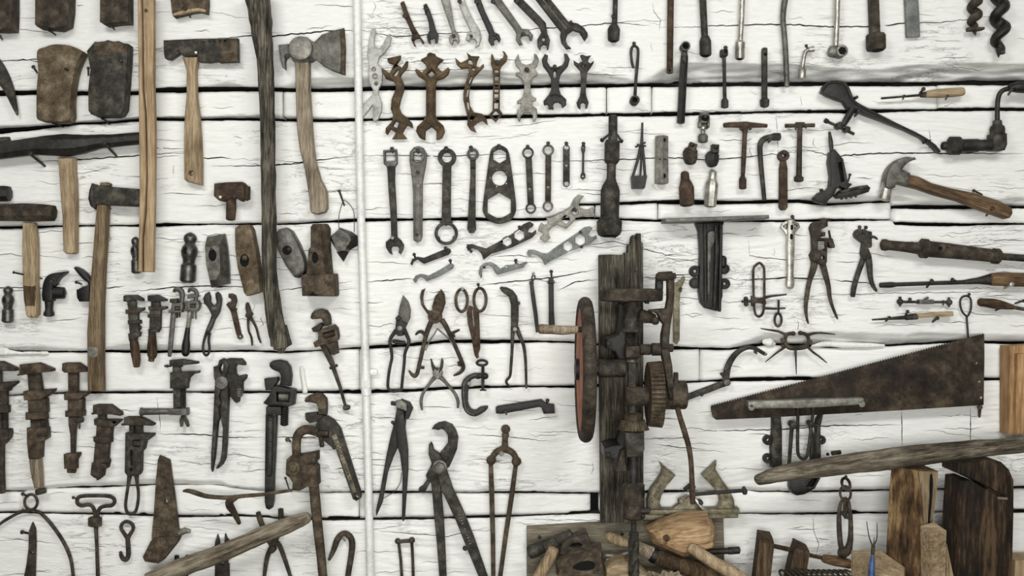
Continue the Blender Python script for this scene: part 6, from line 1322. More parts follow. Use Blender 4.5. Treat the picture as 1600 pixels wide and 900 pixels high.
P('spanner', 'brass'); pl([(806, 396), (830, 396), (852, 386), (876, 372), (890, 348), (904, 356), (896, 392), (874, 436), (866, 520), (868, 640), (866, 780), (848, 807), (828, 792), (825, 640), (822, 480), (812, 440)], 3, 10, 1.4)
N(872, 434, 876, 456, 16, 'on the right edge of the', r=1.6)
U(24)
T('small_pliers', 'small dark pliers with a knobbly compound head, right of the rusty pliers', 'pliers', 16)
P('head', 'iron'); pl([(240, 152), (248, 132), (268, 118), (310, 120), (330, 132), (356, 138), (356, 232), (350, 244), (332, 246), (352, 300), (320, 322), (298, 322), (286, 282), (296, 212), (268, 192), (248, 176)], 3, 16, 2)
P('knob', 'iron'); ball(276, 106, 13, 12); ball(318, 108, 13, 12); pl([(286, 122), (312, 124), (310, 150), (286, 150)], 12, 20, 1.5)
P('lever', 'iron'); tb([(336, 180), (360, 172), (378, 178), (390, 190)], [9, 9, 9, 6], d=16, n=8, sm=2)
P('handle', 'iron'); tb([(308, 308), (282, 380), (258, 450), (240, 520), (234, 572)], [20, 19, 18, 19, 16], d=9, n=10, sm=2, asp=.7)
P('handle', 'iron'); tb([(334, 290), (346, 360), (352, 440), (370, 500), (394, 536)], [24, 22, 18, 14, 9], d=9, n=10, sm=2, asp=.7)
T('grease_gun', 'long brown iron barrel tool with flared collars pointing at the right edge', 'tool', 34)
P('nose', 'brown'); tb([(440, 222), (446, 222), (472, 224), (482, 225), (500, 226), (600, 236), (700, 246)], [28, 38, 40, 36, 33, 35, 42], d=17, n=18)
P('flange', 'brown'); tb([(698, 246), (708, 246), (748, 249), (758, 250)], [50, 66, 66, 52], d=18, n=22)
P('barrel', 'brown'); tb([(752, 250), (900, 264), (1050, 280), (1200, 298)], [55, 52, 47, 44], d=18, n=20)
P('end_collar', 'brown'); tb([(1184, 296), (1192, 297), (1232, 300), (1242, 301)], [44, 52, 52, 42], d=18, n=20)
P('rod', 'iron'); tb([(1240, 301), (1500, 320)], 24, d=18, n=14)
P('hole', 'hole'); dot(815, 248, 14, 25, 32, b=0)
N(872, 236, 822, 250, 42, 'over the barrel of the', r=1.8, mat='brown')
T('long_screwdriver', 'very long flat-bladed screwdriver with dark brown wooden handle at the right edge', 'screwdriver', 24)
P('blade', 'dark'); tb([(424, 496), (500, 493), (540, 491), (800, 482), (1000, 475)], [17, 20, 14, 14, 15], d=11, n=10, asp=.7)
P('bolster', 'dark'); tb([(990, 475), (1080, 466), (1180, 456)], [15, 22, 42], d=12, n=12, sm=2, asp=.7)
P('handle', 'flatbrown'); tb([(1170, 457), (1250, 455), (1330, 458), (1480, 460)], [42, 46, 47, 46], d=14, n=16, sm=2, asp=.8)
N(754, 466, 714, 516, 22, 'left, across the blade of the', r=2); N(892, 458, 930, 472, 22, 'right, above the blade of the', r=1.8); N(1292, 488, 1230, 522, 30, 'bright, under the handle of the', r=2.2, mat='chrome')
T('turnbuckle_rod', 'short iron rod with knobbed ends and a square middle block', 'rod', 14)
P('rod', 'iron'); tb([(560, 608), (870, 610)], 9, d=9, n=10)
P('end_knob', 'iron'); ball(547, 606, 22, 10); tb([(547, 574), (547, 638)], [11, 7], d=10, n=8)
P('end_knob', 'iron'); ball(876, 610, 22, 10); tb([(875, 578), (876, 642)], [8, 7], d=10, n=8)
P('block', 'steel'); pl([(670, 592), (768, 592), (768, 622), (670, 622)], 3, 16, 2); tb([(706, 592), (734, 578)], 8, d=12, n=8)
N(608, 590, 590, 610, 16, 'left, over the rod of the', r=1.7); N(832, 606, 828, 632, 14, 'right, under the rod of the', r=1.5)
T('chisel', 'narrow chisel with a square pale wooden handle', 'chisel', 16)
P('blade', 'brown'); tb([(364, 728), (470, 721), (592, 712)], [5, 9, 14], d=9, n=8)
P('ferrule', 'iron'); tb([(588, 712), (665, 705)], [19, 21], d=10, n=10)
P('handle', 'flatwood'); tb([(660, 702), (760, 694), (900, 688)], [22, 22, 23], d=10, n=4, rot=.785)
N(592, 672, 574, 700, 20, 'above the ferrule of the', r=1.7); N(470, 714, 438, 742, 16, 'under the blade of the', r=1.8); N(792, 716, 752, 746, 18, 'under the handle of the', r=1.8)
T('wire_skewer', 'thin iron wire rod with a long oval loop, hanging behind the saw heel', 'rod', 8)
P('loop', 'dark'); tb([(994, 708), (962, 676), (948, 630), (950, 590), (970, 570), (1004, 570), (1020, 600), (1020, 650), (1010, 685), (992, 708)], 7, d=6, n=8, sm=2)
P('rod', 'dark'); tb([(992, 704), (998, 780), (1006, 900)], 7, d=5, n=8)
N(1004, 556, 1000, 574, 12, 'in the loop of the', r=1.5)
T('awl', 'round wooden handled awl lying level at the right edge', 'awl', 18)
P('handle', 'flatdark'); tb([(1078, 612), (1090, 611), (1110, 612), (1180, 620), (1240, 630), (1300, 642), (1312, 644)], [22, 28, 28, 34, 28, 18, 16], d=12, n=14, sm=2)
P('shaft', 'iron'); tb([(1306, 643), (1460, 672)], [13, 11], d=11, n=8)
N(1236, 640, 1170, 668, 22, 'under the handle of the', r=1.7); N(1368, 600, 1300, 620, 20, 'above the shaft of the', r=1.6)
U(25)
T('folding_sickle', 'hinged iron bar with a curved hook blade, right of the drill press', 'hook', 12)
P('hook_blade', 'iron'); tb([(706, 243), (680, 228), (640, 204), (590, 194), (540, 208), (490, 246), (452, 304), (434, 362), (426, 440)], [12, 13, 14, 15, 18, 21, 23, 24, 25], d=8, n=10, sm=3, asp=.45)
P('bar', 'iron'); tb([(440, 440), (380, 460), (300, 492), (220, 520), (140, 552)], [22, 24, 24, 23, 22], d=7, n=10, asp=.4)
P('joint', 'steel'); dot(432, 440, 24, 4, 15, 18); dot(704, 241, 10, 6, 14)
N(394, 380, 402, 396, 16, 'left of the joint of the', r=1.6); N(632, 222, 640, 236, 16, 'under the hook of the', r=1.8); N(256, 524, 250, 536, 14, 'under the bar of the', r=1.6)
T('spiked_weaner', 'rusty iron weaning ring with ball ends and five thin spikes', 'ring', 12)
P('ring', 'brown'); tb([(902, 96), (870, 98), (850, 112), (844, 145), (852, 180), (880, 196), (920, 198), (965, 194), (998, 182), (1008, 148), (1002, 114), (980, 98), (950, 92)], [12, 13, 13, 12, 15, 17, 17, 17, 15, 12, 13, 13, 12], d=9, n=10, sm=3); ball(900, 96, 17, 10); ball(950, 92, 17, 10)
P('rivet', 'brown'); dot(828, 142, 14, 5, 14); dot(1016, 152, 14, 5, 14); dot(824, 182, 10, 5, 12); dot(910, 190, 8, 10, 16)
P('spike', 'brown'); tb([(852, 106), (800, 82), (740, 72), (672, 61)], [11, 8, 7, 3], d=8, n=8, sm=2)
P('spike', 'brown'); tb([(1000, 110), (1040, 96), (1100, 92), (1198, 103)], [11, 9, 7, 3], d=8, n=8, sm=2)
P('spike', 'brown'); tb([(850, 186), (780, 236), (704, 298)], [10, 7, 3], d=8, n=8)
P('spike', 'brown'); tb([(918, 200), (921, 290), (924, 385)], [10, 6, 3], d=8, n=8)
P('spike', 'brown'); tb([(1000, 186), (1040, 226), (1080, 254), (1140, 303)], [11, 8, 7, 3], d=8, n=8, sm=2)
# ---- hand saw
T('hand_saw', 'large rusty hand saw blade without handle, toothed edge up', 'saw', 24)
U(0)
P('blade', 'sawblade')
_x0, _y0, _x1, _y1 = 1111, 635.5, 1538, 523.0
_t = []
for i in range(107):
    f = i/107; g = (i+.8)/107
    _t += [(_x0+(_x1-_x0)*f, _y0+(_y1-_y0)*f), (_x0+(_x1-_x0)*g-1.1, _y0+(_y1-_y0)*g-2.2)]
pl(_t+[(1538, 523), (1538.4, 560), (1537, 633), (1409, 641), (1300, 647), (1200, 652.5), (1119, 656), (1114, 652), (1111, 640)], 21, 24, .3, h=[ci(1526.5, 567.6, 2.2, 10), ci(1531, 596, 2.2, 10), ci(1533.6, 621.6, 2.2, 10)])
N(1531, 636, 1530, 652, 24, 'under the heel of the', r=2.6, mat='rust')
# ---- lower bracket
U(27)
T('shelf_bracket', 'iron bracket with a brushed grey rail in front of the saw blade', 'bracket', 48)
P('rail', 'grey'); pl([(40, 82), (300, 72), (600, 62), (895, 54), (906, 66), (905, 92), (880, 106), (700, 118), (560, 128), (420, 134), (240, 134), (62, 138), (42, 122)], 28, 48, 3, h=[ci(68, 127, 9, 8), ci(886, 100, 9, 8)])
P('column', 'iron'); pl([(262, 190), (318, 190), (330, 300), (330, 600), (254, 594), (250, 450), (262, 300)], 2, 20, 3)
P('column', 'iron'); pl([(596, 240), (640, 160), (622, 280), (626, 520), (600, 640), (556, 620), (584, 420)], 2, 18, 3); tb([(632, 180), (614, 280)], [12, 9], d=16, n=8)
P('fork', 'iron'); tb([(424, 130, 38), (434, 300, 28), (442, 470, 22), (460, 515, 22), (486, 525, 22), (508, 512, 22), (520, 470, 22), (534, 300, 28), (540, 130, 38)], [12, 13, 13, 12, 12, 12, 13, 13, 12], n=8, sm=2)
P('strut', 'iron'); tb([(394, 262, 26), (386, 420, 24), (376, 600, 20)], [16, 15, 14], n=8); dot(400, 265, 24, 14, 34)
P('strut', 'dark'); tb([(528, 250, 26), (550, 400, 24), (545, 600, 20)], [14, 18, 16], n=8); dot(534, 258, 20, 14, 34)
P('pivot_rod', 'iron'); tb([(392, 280), (600, 268)], 5, d=26, n=8)
P('lower_arm', 'black'); pl([(386, 660), (480, 640), (590, 640), (612, 664), (606, 700), (582, 748), (540, 780), (496, 800), (440, 808), (404, 790), (388, 750)], 2, 20, 4, h=[[(535, 730), (575, 672), (590, 680), (560, 735)]])
P('bolt', 'brown'); tb([(708, 490), (776, 482)], 17, d=14, n=10); ball(684, 500, 13, 10)
ear(1, 235, 395, 38, 'iron'); ear(1, 235, 535, 38, 'iron'); ear(1, 640, 395, 34, 'iron')
# ================================================================ POST DRILL
T('mounting_board', 'grey weathered board fixed level to the wall behind the tool pile', 'board', 12)
U(18); P('board', 'plank'); pl([(14, 548), (540, 518), (1000, 500), (1380, 488), (1386, 700), (1388, 950), (14, 950)], 1, 12, 1.5)
P('screw', 'dark'); dot(102, 617, 13, 11, 13.5); dot(675, 595, 12, 11, 13.5); dot(1258, 525, 8, 11, 13.5)
T('weathered_post', 'dark weathered upright post with a splintered top behind the post drill', 'post', 34)
U(16)
P('board', 'weathered'); pl([(330, 206), (400, 203), (462, 206), (496, 204), (494, 500), (490, 2000), (342, 2006), (336, 1200), (332, 600)], 2, 32, 1.6)
P('board', 'weathered', 'taller board with a splintered top'); pl([(498, 206), (500, 190), (520, 192), (522, 142), (540, 136), (548, 80), (560, 70), (568, 100), (576, 104), (580, 62), (606, 62), (608, 116), (620, 130), (622, 500), (624, 2000), (494, 2004), (494, 600)], 2, 34, 1.6)
P('screw', 'iron'); ring(514, 340, 9, 4, 33, 35.5, 12); ring(568, 315, 9, 4, 33, 35.5, 12); ring(405, 320, 8, 4, 31, 33.5, 12)
T('post_drill', 'big rusty hand-cranked post drill with flywheel, gears and chuck, fixed to the dark post', 'drill', 115)
cx0, cy0, cd0 = 914, 577, 117
P('flywheel', 'brown'); 
_w = [i*math.pi/18 for i in range(36)]
tb([(cx0, cy0+103*math.cos(a), cd0+103*math.sin(a)) for a in _w], 10.5, n=14, cl=True, raw=True)
P('wheel_web', 'orange', 'faded orange wheel web', sub=True); tb([(cx0-8, cy0, cd0), (cx0-2, cy0, cd0)], 96, n=40, raw=True)
P('hub', 'dark', sub=True); tb([(cx0-15, cy0, cd0), (cx0+12, cy0, cd0)], 17, n=18, raw=True)
P('crank_grip', 'greywood', 'turned wooden crank grip', sub=True, d=170); U(0)
tb([(841, 514), (843, 514), (848, 514), (860, 515), (880, 516), (897, 515), (903, 515)], [5, 7.5, 8, 7, 7.5, 6.5, 6], d=170, n=14); 
P('grip_bolt', 'iron', sub=True, d=170); tb([(900, 515), (918, 515)], 4.5, d=170, n=10)
U(17)
P('drive_shaft', 'iron'); tb([(250, 238), (320, 238), (322, 238), (500, 238)], [50, 50, 62, 60], d=115, n=18)
U(16)
P('feed_wheel', 'brown'); tb([(542, 438), (542, 446), (542, 510), (542, 516)], [208, 214, 212, 204], d=110, n=44)
P('upper_housing', 'iron'); tb([(545, 516), (545, 560), (545, 700)], [40, 64, 66], d=108, n=16); tb([(545, 690), (545, 722)], 70, d=108, n=16)
P('feed_screw', 'iron'); screw((543, 718), (543, 815), 38, 13, 108, 16)
P('collar', 'brown'); pl([(498, 814), (594, 814), (596, 892), (498, 892)], 80, 130, 3); dot(556, 836, 12, 128, 134)
P('bracket_arm', 'dark'); pl([(380, 770), (430, 756), (462, 740), (478, 640), (482, 540), (520, 540), (520, 900), (470, 930), (440, 860), (378, 835)], 34.6, 104, 4)
P('bolt', 'iron'); pl(hx(393, 802, 20, .2), 100, 112, 2)
P('ball_lever', 'brown'); tb([(590, 610), (640, 620), (690, 635)], [44, 40, 32], d=128, n=12); ball(686, 645, 28, 142)
P('pivot_pin', 'brown'); tb([(696, 354), (706, 354), (708, 353), (800, 350), (804, 350), (822, 349)], [22, 24, 31, 32, 22, 20], d=138, n=16)
P('link', 'dark'); pl([(704, 365), (748, 360), (746, 440), (702, 438)], 110, 132, 3)
P('stud', 'brown'); pl([(630, 506), (662, 510), (660, 536), (632, 532)], 108, 118, 2)
P('feed_lever', 'brown'); pl([(766, 372), (812, 372), (811, 480), (801, 580), (786, 680), (778, 770), (778, 830), (724, 830), (726, 740), (740, 668), (716, 640), (700, 600), (684, 590), (646, 590), (646, 572), (700, 566), (755, 562), (766, 500)], 128, 148, 4)
U(17); pl([(720, 96), (778, 96), (784, 140), (798, 210), (806, 340), (802, 440), (778, 440), (760, 340), (742, 210)], 128, 147, 4)
P('cross_shaft', 'brown'); tb([(595, 110), (664, 110)], 36, d=126, n=14); tb([(668, 106), (724, 106)], 42, d=134, n=14); tb([(776, 96), (804, 96)], 27, d=138, n=8)
P('brass_ring', 'brass', 'thin worn brass ring'); tb([(549, 178), (549, 196)], 40, d=110, n=18)
P('spindle', 'iron'); tb([(546, 160), (546, 178)], 46, d=110, n=14); tb([(546, 190), (546, 370)], 33, d=110, n=4, rot=.78); tb([(552, 480), (552, 560)], 33, d=110, n=12)
P('gear_boss', 'brown'); tb([(497, 425), (505, 425), (655, 425)], [60, 66, 66], d=115, n=20)
P('crown_gear', 'rust'); tb([(554, 542), (554, 582)], 63, d=115, n=24); gear((989.5, 656, 115), (989.5, 671, 115), 18, 25, 30, 2.5)
P('bevel_gear', 'rust'); gear((1012, 616, 115), (1033, 616, 115), 50, 52, 46, 3.2)
P('side_hub', 'brown'); tb([(735, 415), (800, 415)], 98, d=115, n=26); tb([(800, 415), (808, 415), (898, 415), (908, 415)], [92, 98, 96, 86], d=117, n=26)
P('key_pin', 'brown'); tb([(832, 264), (832, 340)], 17, d=126, n=8)
P('lower_housing', 'iron'); pl([(488, 652), (620, 652), (622, 770), (600, 822), (506, 824), (496, 780)], 60, 134, 5)
P('bracket_arm', 'dark'); pl([(366, 778), (420, 762), (470, 756), (490, 690), (520, 690), (520, 880), (470, 930), (440, 860), (368, 850)], 34.6, 104, 4)
P('bolt', 'iron'); pl(hx(388, 824, 21, .2), 100, 112, 2)
P('brace_web', 'brown'); pl([(440, 900), (470, 790), (500, 770), (510, 930), (440, 930)], 60, 118, 3)
P('crank_arm', 'redrust'); tb([(836, 490), (850, 545), (880, 640), (908, 735), (924, 830), (930, 920), (934, 1040), (938, 1125)], [18, 18, 19, 18, 17, 17, 20, 18], d=136, n=10, sm=3)
U(28); P('crank_handle', 'dark'); tb([(395, 336), (560, 323), (715, 312)], [14, 13, 13], d=134, n=10); tb([(718, 286), (726, 320), (728, 336)], [10, 19, 14], d=134, n=12)
U(18)
P('lower_spindle', 'dark'); tb([(756, 45), (757, 250)], [42, 36], d=112, n=14)
P('chuck', 'brown'); tb([(757, 248), (757, 258), (757, 482), (757, 494)], [68, 77, 77, 68], d=112, n=26)
P('set_screw_hole', 'hole'); dot(818, 305, 12, 118, 126, 12, 26, b=0)
P('thumb_screw', 'dark'); tb([(800, 428), (860, 428)], [18, 22], d=124, n=10); ball(852, 418, 18, 124); ball(815, 462, 16, 126)
P('drill_bit', 'iron'); tb([(757, 490), (757, 596)], 19, d=112, n=14); tb([(758, 588), (758, 610)], [34, 38], d=112, n=16); twist(758, 606, 990, 38, 300, 112)
# ================================================================ BENCH AND THE PILE UNDER THE DRILL
T('workbench', 'wooden workbench along the wall below the hanging tools', 'workbench', 100)
P('bench_top', 'plank', d=0)
U(0)
def boxw(x0, x1, y0, y1, d0, d1): poly([(x0, y0, d0), (x1, y0, d0), (x1, y1, d0), (x0, y1, d0), (x0, y0, d1), (x1, y0, d1), (x1, y1, d1), (x0, y1, d1)], [(0, 1, 2, 3), (4, 5, 6, 7), (0, 1, 5, 4), (1, 2, 6, 5), (2, 3, 7, 6), (3, 0, 4, 7)])
boxw(-240, 1840, 908, 945, 18, 380)
for lx, ld in ((-200, 30), (-200, 330), (1760, 30), (1760, 330)):
    P('leg', 'plank', d=0); boxw(lx, lx+45, 945, 450+1.5/S, ld, ld+45)
BZ = 908-450                       # bench top below the picture centre, px at the wall plane
def yb(d): return 450+BZ/KK(d)     # where the bench top shows at depth d
U(18)
T('hammer', 'hammer with a round dark iron head leaning at the left end of the pile', 'hammer', 70)
P('head', 'iron'); tb([(30, 752), (60, 740), (150, 698), (290, 636), (330, 622)], [46, 50, 44, 40, 40], d=48, n=12)
P('socket', 'iron'); tb([(142, 712), (225, 668)], [46, 44], d=52, n=10)
P('handle', 'tan'); tb([(200, 700), (178, 760), (120, 860), (60, 980)], [38, 42, 44, 44], d=66, n=14, sm=3)
T('adze_head', 'rusty flared adze head with an oval eye lying on the pile', 'adze', 66)
P('head', 'brown'); pl([(240, 740), (262, 672), (300, 632), (372, 608), (432, 590), (450, 640), (466, 700), (440, 720), (360, 720), (280, 752)], 34, 66, 4, h=[[(312, 685), (340, 664), (372, 662), (398, 674), (392, 690), (350, 692)]])
T('stone_block', 'rough grey block with a dark ragged cavity at the bottom of the pile', 'block', 104)
P('block', 'rust'); loft([([(222, 880), (226, 820), (330, 750), (545, 700), (560, 860), (400, 905)], 60), ([(222, 890), (228, 835), (340, 765), (540, 712), (556, 860), (400, 900)], 96), ([(232, 885), (245, 850), (350, 790), (530, 735), (540, 850), (400, 885)], 106)])
P('cavity', 'hole'); pl([(330, 830), (370, 795), (440, 780), (488, 800), (470, 838), (400, 848)], 100, 107, 0, sm=2)
T('pliers', 'shiny worn pliers lying deep in the pile beside the drill bit', 'pliers', 60)
P('jaw', 'grey'); tb([(562, 762), (620, 768), (690, 775), (740, 800)], [12, 14, 16, 18], d=44, n=8)
P('jaw', 'grey'); tb([(570, 790), (640, 775), (700, 745), (760, 720)], [10, 14, 16, 12], d=50, n=8)
P('handle', 'dark'); tb([(700, 780), (790, 860), (860, 950)], [16, 14, 14], d=52, n=8)
T('file_handle', 'pale round wooden tool handle end leaning left of the drill bit', 'handle', 80)
P('grip', 'tan'); tb([(572, 622), (590, 632), (630, 650), (690, 672), (760, 690)], [16, 34, 38, 34, 28], d=62, n=14, sm=3)
T('turned_handle', 'long turned wooden handle with dark bands lying across the pile', 'handle', 96)
P('grip', 'greywood'); tb([(770, 690), (800, 715), (860, 742), (900, 760)], [34, 44, 48, 50], d=76, n=16, sm=2)
P('dark_band', 'black', 'black worn ring'); tb([(890, 755), (912, 768), (928, 778)], [52, 57, 54], d=78, n=16)
P('shaft', 'darkwood'); tb([(922, 775), (1000, 805), (1020, 812), (1070, 822), (1090, 832), (1250, 880), (1450, 960)], [53, 57, 53, 55, 62, 60, 60], d=80, n=16, sm=2)
T('chisel_end', 'black metal tool end sticking out right from behind the mallet', 'tool', 44)
U(28); P('shaft', 'dark'); tb([(440, 756), (560, 746), (640, 742)], 21, d=34, n=14); tb([(640, 742), (646, 742), (716, 737), (719, 737)], [22, 25, 25, 20], d=34, n=14); dot(668, 724, 8, 40, 45, 8)
T('wooden_mallet', 'big pale wooden mallet head with its handle pointing down right, on top of the pile', 'mallet', 100)
P('head', 'malletwood'); loft([([(112, 614), (200, 566), (330, 522), (430, 512), (522, 512), (552, 560), (568, 622), (562, 742), (470, 765), (340, 792), (230, 745), (150, 716)], 46), ([(108, 618), (200, 566), (330, 520), (430, 509), (524, 509), (556, 560), (572, 622), (566, 742), (470, 770), (340, 796), (228, 748), (146, 716)], 60),
    ([(112, 622), (200, 600), (330, 580), (430, 575), (520, 572), (548, 590), (566, 622), (560, 735), (466, 758), (340, 782), (236, 740), (152, 712)], [70, 84, 92, 96, 94, 88, 80, 76, 84, 92, 84, 70]),
    ([(150, 640), (215, 640), (330, 640), (430, 632), (510, 622), (530, 622), (545, 632), (540, 722), (450, 735), (340, 745), (250, 715), (190, 700)], [80, 92, 102, 104, 100, 96, 90, 86, 94, 100, 94, 82])])
P('knot', 'darkwood', 'dark round knot'); tb([(224, 652, 92), (224, 652, 97)], 22, n=14)
P('handle', 'tan'); tb([(376, 706, 100), (440, 744, 106), (540, 806, 108), (640, 862, 108), (780, 960, 108)], [34, 40, 42, 46, 50], n=16, sm=2)
U(18)
T('wooden_plank', 'rough pale plank lying flat at the bottom of the pile', 'plank', 110)
P('plank', 'flatwood'); pl([(572, 862), (640, 812), (700, 800), (800, 850), (880, 910), (880, 960), (572, 960)], 50, 98, 3)
T('wood_chips', 'loose grey wood chips and scraps at the bottom of the pile', 'wood chips', 110, kind='stuff')
P('chips', 'greywood'); rr_ = random.Random(3)
for i in range(22):
    x, y = rr_.uniform(830, 1080), rr_.uniform(872, 925); a = rr_.uniform(-.6, .6); L = rr_.uniform(20, 50)
    tb([(x-L*math.cos(a), y-L*math.sin(a)), (x+L*math.cos(a), y+L*math.sin(a))], rr_.uniform(8, 14), d=104+rr_.uniform(0, 10), n=5, wob=.4)
# ================================================================ COMBINATION PLANE
U(28)
T('bench_plane_body', 'brassy iron plane body with two horn handles and raised lettering', 'plane', 30)
P('base', 'brass'); pl([(96, 458), (300, 458), (710, 450), (712, 478), (706, 486), (96, 490)], 6, 30, 1.6); pl([(62, 494), (706, 486), (706, 516), (60, 532)], 4, 26, 1.6)
LH = [(180, 142), (212, 170), (288, 232), (226, 304), (192, 368), (180, 420), (200, 460), (98, 460), (95, 400), (118, 325), (150, 282), (190, 225), (196, 190)]
RH = [(563, 134), (556, 190), (598, 258), (650, 330), (680, 395), (686, 452), (566, 456), (584, 420), (584, 385), (560, 335), (520, 290), (462, 231), (508, 190)]
P('horn_handle', 'brass'); pl(LH, 8, 22, 1.4)
P('raised_rim', 'brass', sub=True); tb([(188, 158), (212, 178), (276, 232), (218, 300), (184, 366), (172, 420), (190, 452)], 6, d=22, n=8, sm=1); tb([(188, 158), (202, 195), (196, 228), (158, 284), (126, 330), (104, 400), (104, 452)], 6, d=22, n=8)
P('horn_handle', 'brass'); pl(RH, 8, 22, 1.4)
P('raised_rim', 'brass', sub=True); tb([(556, 150), (548, 192), (590, 260), (642, 334), (670, 398), (676, 448)], 6, d=22, n=8); tb([(552, 152), (508, 196), (472, 231), (526, 286), (570, 335), (592, 385), (592, 425), (576, 452)], 6, d=22, n=8)
P('frog', 'brass'); pl([(262, 460), (310, 422), (345, 385), (372, 370), (400, 384), (440, 430), (456, 458)], 8, 24, 1.6)
P('blade', 'chrome', 'bright slanted cutter'); pl([(392, 372), (410, 368), (500, 470), (480, 484), (470, 480)], 14, 34, 1.2)
P('cutter_screw', 'dark'); pl(hx(446, 404, 16, .4), 20, 40, 1.5)
P('thumb_knob', 'brass'); dot(316, 401, 18, 20, 36, 16, b=2); tb([(325, 392), (365, 362)], 10, d=26, n=8)
P('stud', 'brown'); tb([(345, 330), (385, 306), (420, 318)], [12, 22, 12], d=18, n=8)
text('STANLEY', (158, 352), 24, -60, 22.4, 'dark', 'raised maker letters'); text('STANLEY', (614, 348), 20, 62, 22.4, 'brass')
# ================================================================ RIGHT BOTTOM: stick, chain, clamp, blocks
U(0)
T('wooden_beam', 'long grey weathered wooden handle lying on the two dark blocks', 'beam', 110)
P('beam', 'barwood'); tb([(1184, 754), (1190, 752), (1215, 745), (1260, 737), (1330, 728), (1400, 719), (1500, 707), (1600, 698), (1700, 688)], [5, 9, 12, 14.5, 16, 17, 15, 12, 11], d=94, n=14, sm=3, wob=.12)
U(29)
T('chain_hook', 'rusty chain of three links ending in a long heavy hook', 'chain', 84)
P('link', 'brown'); tb([(818+31*math.cos(a), 186+40*math.sin(a), 78+6*math.sin(a)) for a in [i*math.pi/7 for i in range(14)]], 12, n=10, cl=True, sm=2)
P('link', 'brown'); tb([(814+34*math.cos(a), 260+56*math.sin(a), 78+5*math.cos(a)) for a in [i*math.pi/7 for i in range(14)]], 10, n=10, cl=True, sm=2)
P('link', 'brown'); tb([(812+22*math.cos(a), 372+76*math.sin(a), 80-8*math.cos(a)) for a in [i*math.pi/7 for i in range(14)]], 11, n=10, cl=True, sm=2)
P('hook', 'brown'); tb([(806, 298), (780, 330), (766, 400), (764, 480), (768, 580), (776, 660), (790, 700)], [13, 13, 16, 20, 21, 21, 22], d=78, n=12, sm=3); tb([(806, 298), (836, 320), (848, 380), (854, 450), (856, 560), (850, 640), (830, 710), (800, 724)], [13, 13, 13, 18, 20, 24, 34, 40], d=78, n=12, sm=3); tb([(768, 712), (800, 722), (822, 728)], [40, 48, 42], d=78, n=14)
P('cross_pin', 'brown'); tb([(772, 400), (800, 430), (838, 450)], 14, d=84, n=8)
P('hanger', 'dark'); tb([(815, 118), (816, 150)], 11, d=80, n=8)
T('wooden_clamp', 'wooden hand-screw clamp, two dark jaws and a threaded wooden screw', 'clamp', 84)
P('jaw', 'darkwood'); poly([(145, 588, 60), (160, 582, 44), (262, 598, 44), (262, 622, 62), (136, 640, 84), (250, 650, 84), (90, 1000, 60), (90, 1000, 84), (212, 1000, 84), (218, 1000, 50)], [(0, 1, 2, 3), (0, 3, 5, 4), (4, 5, 8, 7), (0, 4, 7, 6), (3, 2, 9, 8, 5), (0, 6, 9, 2, 1), (6, 7, 8, 9)])
P('jaw', 'darkwood'); poly([(424, 650, 60), (446, 648, 44), (544, 694, 50), (528, 714, 84), (418, 690, 80), (418, 742, 84), (392, 770, 84), (350, 1000, 84), (480, 1000, 84), (350, 1000, 50), (500, 1000, 50), (392, 770, 55)], [(0, 1, 2, 3, 4), (4, 3, 8, 7, 6, 5), (3, 2, 10, 8), (0, 4, 5, 6, 7, 9, 11), (0, 11, 9, 10, 2, 1), (7, 8, 10, 9)])
P('screw', 'darkwood'); screw((250, 684), (425, 722), 21, 11, 66, 12); screw((520, 752), (660, 784), 18, 10, 66, 12)
P('handle', 'flatbrown'); tb([(645, 780), (665, 784), (740, 800), (800, 812), (860, 826), (884, 830)], [22, 34, 42, 40, 38, 26], d=68, n=16, sm=2)
T('coil_spring', 'row of thick coils at the bottom edge under the wooden clamp', 'spring', 118)
P('coil', 'brown'); [tb([(345+i*42+22*math.cos(a)*.9, 905+34*math.sin(a), 118+28*math.cos(a)) for a in [k*math.pi/5 for k in range(10)]], 9, n=8, cl=True, sm=2) for i in range(13)]
P('core', 'brown'); tb([(330, 908), (880, 908)], 15, d=118, n=8)
T('blue_fork', 'small fork with thin bent prongs and a blue handle', 'fork', 190)
P('prong', 'brown'); tb([(978, 478), (986, 540), (1000, 610), (1018, 655), (1026, 690)], [3, 4, 5, 6, 8], d=186, n=8, sm=2)
P('prong', 'brown'); tb([(1058, 486), (1060, 560), (1056, 620), (1038, 660), (1028, 690)], [3, 4, 5, 6, 8], d=186, n=8, sm=2)
P('prong', 'brown'); tb([(1037, 600), (1034, 650), (1028, 690)], [2, 5, 7], d=186, n=8)
P('neck', 'brown'); tb([(1030, 670), (1024, 735)], [16, 15], d=186, n=10)
P('handle', 'blue'); tb([(1026, 725), (1020, 800), (1010, 990)], [10, 22, 30], d=186, n=12)
T('wood_wedge', 'pale wedge-topped timber offcut lying behind the blue fork', 'block', 150)
P('block', 'flatwood'); poly([(892, 736, 124), (1126, 734, 124), (1310, 864, 128), (1320, 1000, 128), (1000, 1000, 124), (892, 1000, 124), (985, 805, 170), (1215, 930, 170), (1215, 1000, 170), (985, 1000, 170), (892, 840, 134)], [(0, 1, 2, 7, 6), (6, 7, 8, 9), (2, 3, 8, 7), (0, 6, 9, 5, 10), (1, 0, 5, 4, 3, 2), (3, 4, 5, 9, 8)])
U(30)
T('square_post', 'tall split square timber block, tan and dark, under the middle of the grey beam', 'block', 120)
Yb = 960
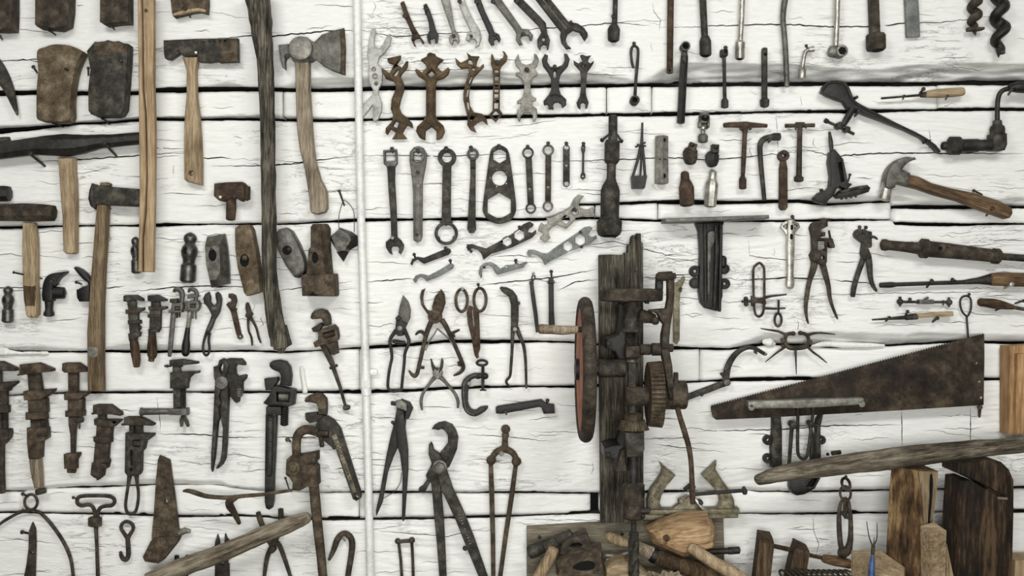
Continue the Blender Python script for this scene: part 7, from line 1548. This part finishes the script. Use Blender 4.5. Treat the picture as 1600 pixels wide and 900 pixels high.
P('timber', 'blockwood'); poly([(280, 186, 86), (470, 172, 66), (588, 218, 92), (402, 196, 120), (440, 560, 120), (548, 556, 94), (228, Yb, 90), (430, Yb, 120), (560, Yb, 92), (470, Yb, 62), (262, 360, 88), (576, 380, 92), (428, 380, 120)],
     [(0, 1, 2, 3), (0, 3, 12, 10), (10, 12, 4, 7, 6), (3, 2, 11, 12), (12, 11, 5, 4), (4, 5, 8, 7), (2, 1, 9, 8, 5, 11), (1, 0, 10, 6, 9), (6, 7, 8, 9)])
P('sawn_face', 'tan', 'paler sawn face'); poly([(406, 198, 120.6), (587, 220, 93), (575, 380, 93), (547, 554, 95), (442, 558, 120.8), (430, 380, 120.8)], [(0, 1, 2, 5), (5, 2, 3, 4)])
P('split', 'hole', 'dark split down the face'); pl([(515, 228), (520, 260), (522, 300), (516, 360), (512, 430), (504, 500), (500, 556), (488, 556), (498, 480), (502, 400), (508, 330), (510, 270)], 98, 111, .2)
T('small_block', 'short rough wooden block standing in front of the tall split block', 'block', 140)
P('block', 'flatwood'); poly([(434, 572, 132), (540, 556, 122), (598, 598, 138), (462, 600, 154), (440, Yb, 132), (462, Yb, 154), (590, Yb, 138), (540, Yb, 122)], [(0, 1, 2, 3), (0, 3, 5, 4), (3, 2, 6, 5), (2, 1, 7, 6), (1, 0, 4, 7), (4, 5, 6, 7)])
T('wood_sliver', 'thin pale wooden sliver leaning right of the short block', 'board', 124)
P('sliver', 'tan'); pl([(592, 680), (604, 690), (660, Yb), (596, Yb)], 104, 122, 1.5)
T('notched_block', 'large dark wooden block with a slanted notch and rounded shoulder', 'block', 124)
P('body', 'blockdark'); pl([(700, 266), (762, 260), (850, 312), (956, 366), (1004, 374), (1004, Yb), (668, Yb), (684, 500)], 60, 122, 3)
P('upper_jaw', 'blockdark'); pl([(676, 150), (740, 136), (884, 122), (960, 158), (1004, 200), (1008, 352), (990, 360), (950, 350), (850, 290), (764, 252), (678, 214)], 60, 124, 3)
P('back', 'blockdark'); pl([(880, 116), (1000, 150), (1052, 200), (1084, 272), (1084, 500), (1076, 800), (1070, Yb), (900, Yb), (900, 300)], 50, 108, 4)
P('shim', 'plank', 'pale edge under the notch'); pl([(940, 372), (1006, 376), (1004, 390), (940, 388)], 116, 124, .5)
T('plank_end', 'tan plank corner at the bottom right corner of the photo', 'board', 80)
P('plank', 'tanlight'); pl([(1076, 806), (1300, 806), (1300, Yb), (1070, Yb)], 20, 70, 2)
U(26)
T('timber_end', 'tan square timber end fixed at the right edge beside the saw', 'timber', 44)
P('timber', 'timberwood'); pl([(1264, 186), (1440, 176), (1440, 806), (1264, 812)], 2, 36, 1.5)
P('face_board', 'timberwood', 'paler bevelled face'); pl([(1300, 236), (1440, 236), (1440, 806), (1290, 806)], 30, 44, 2)
finish()
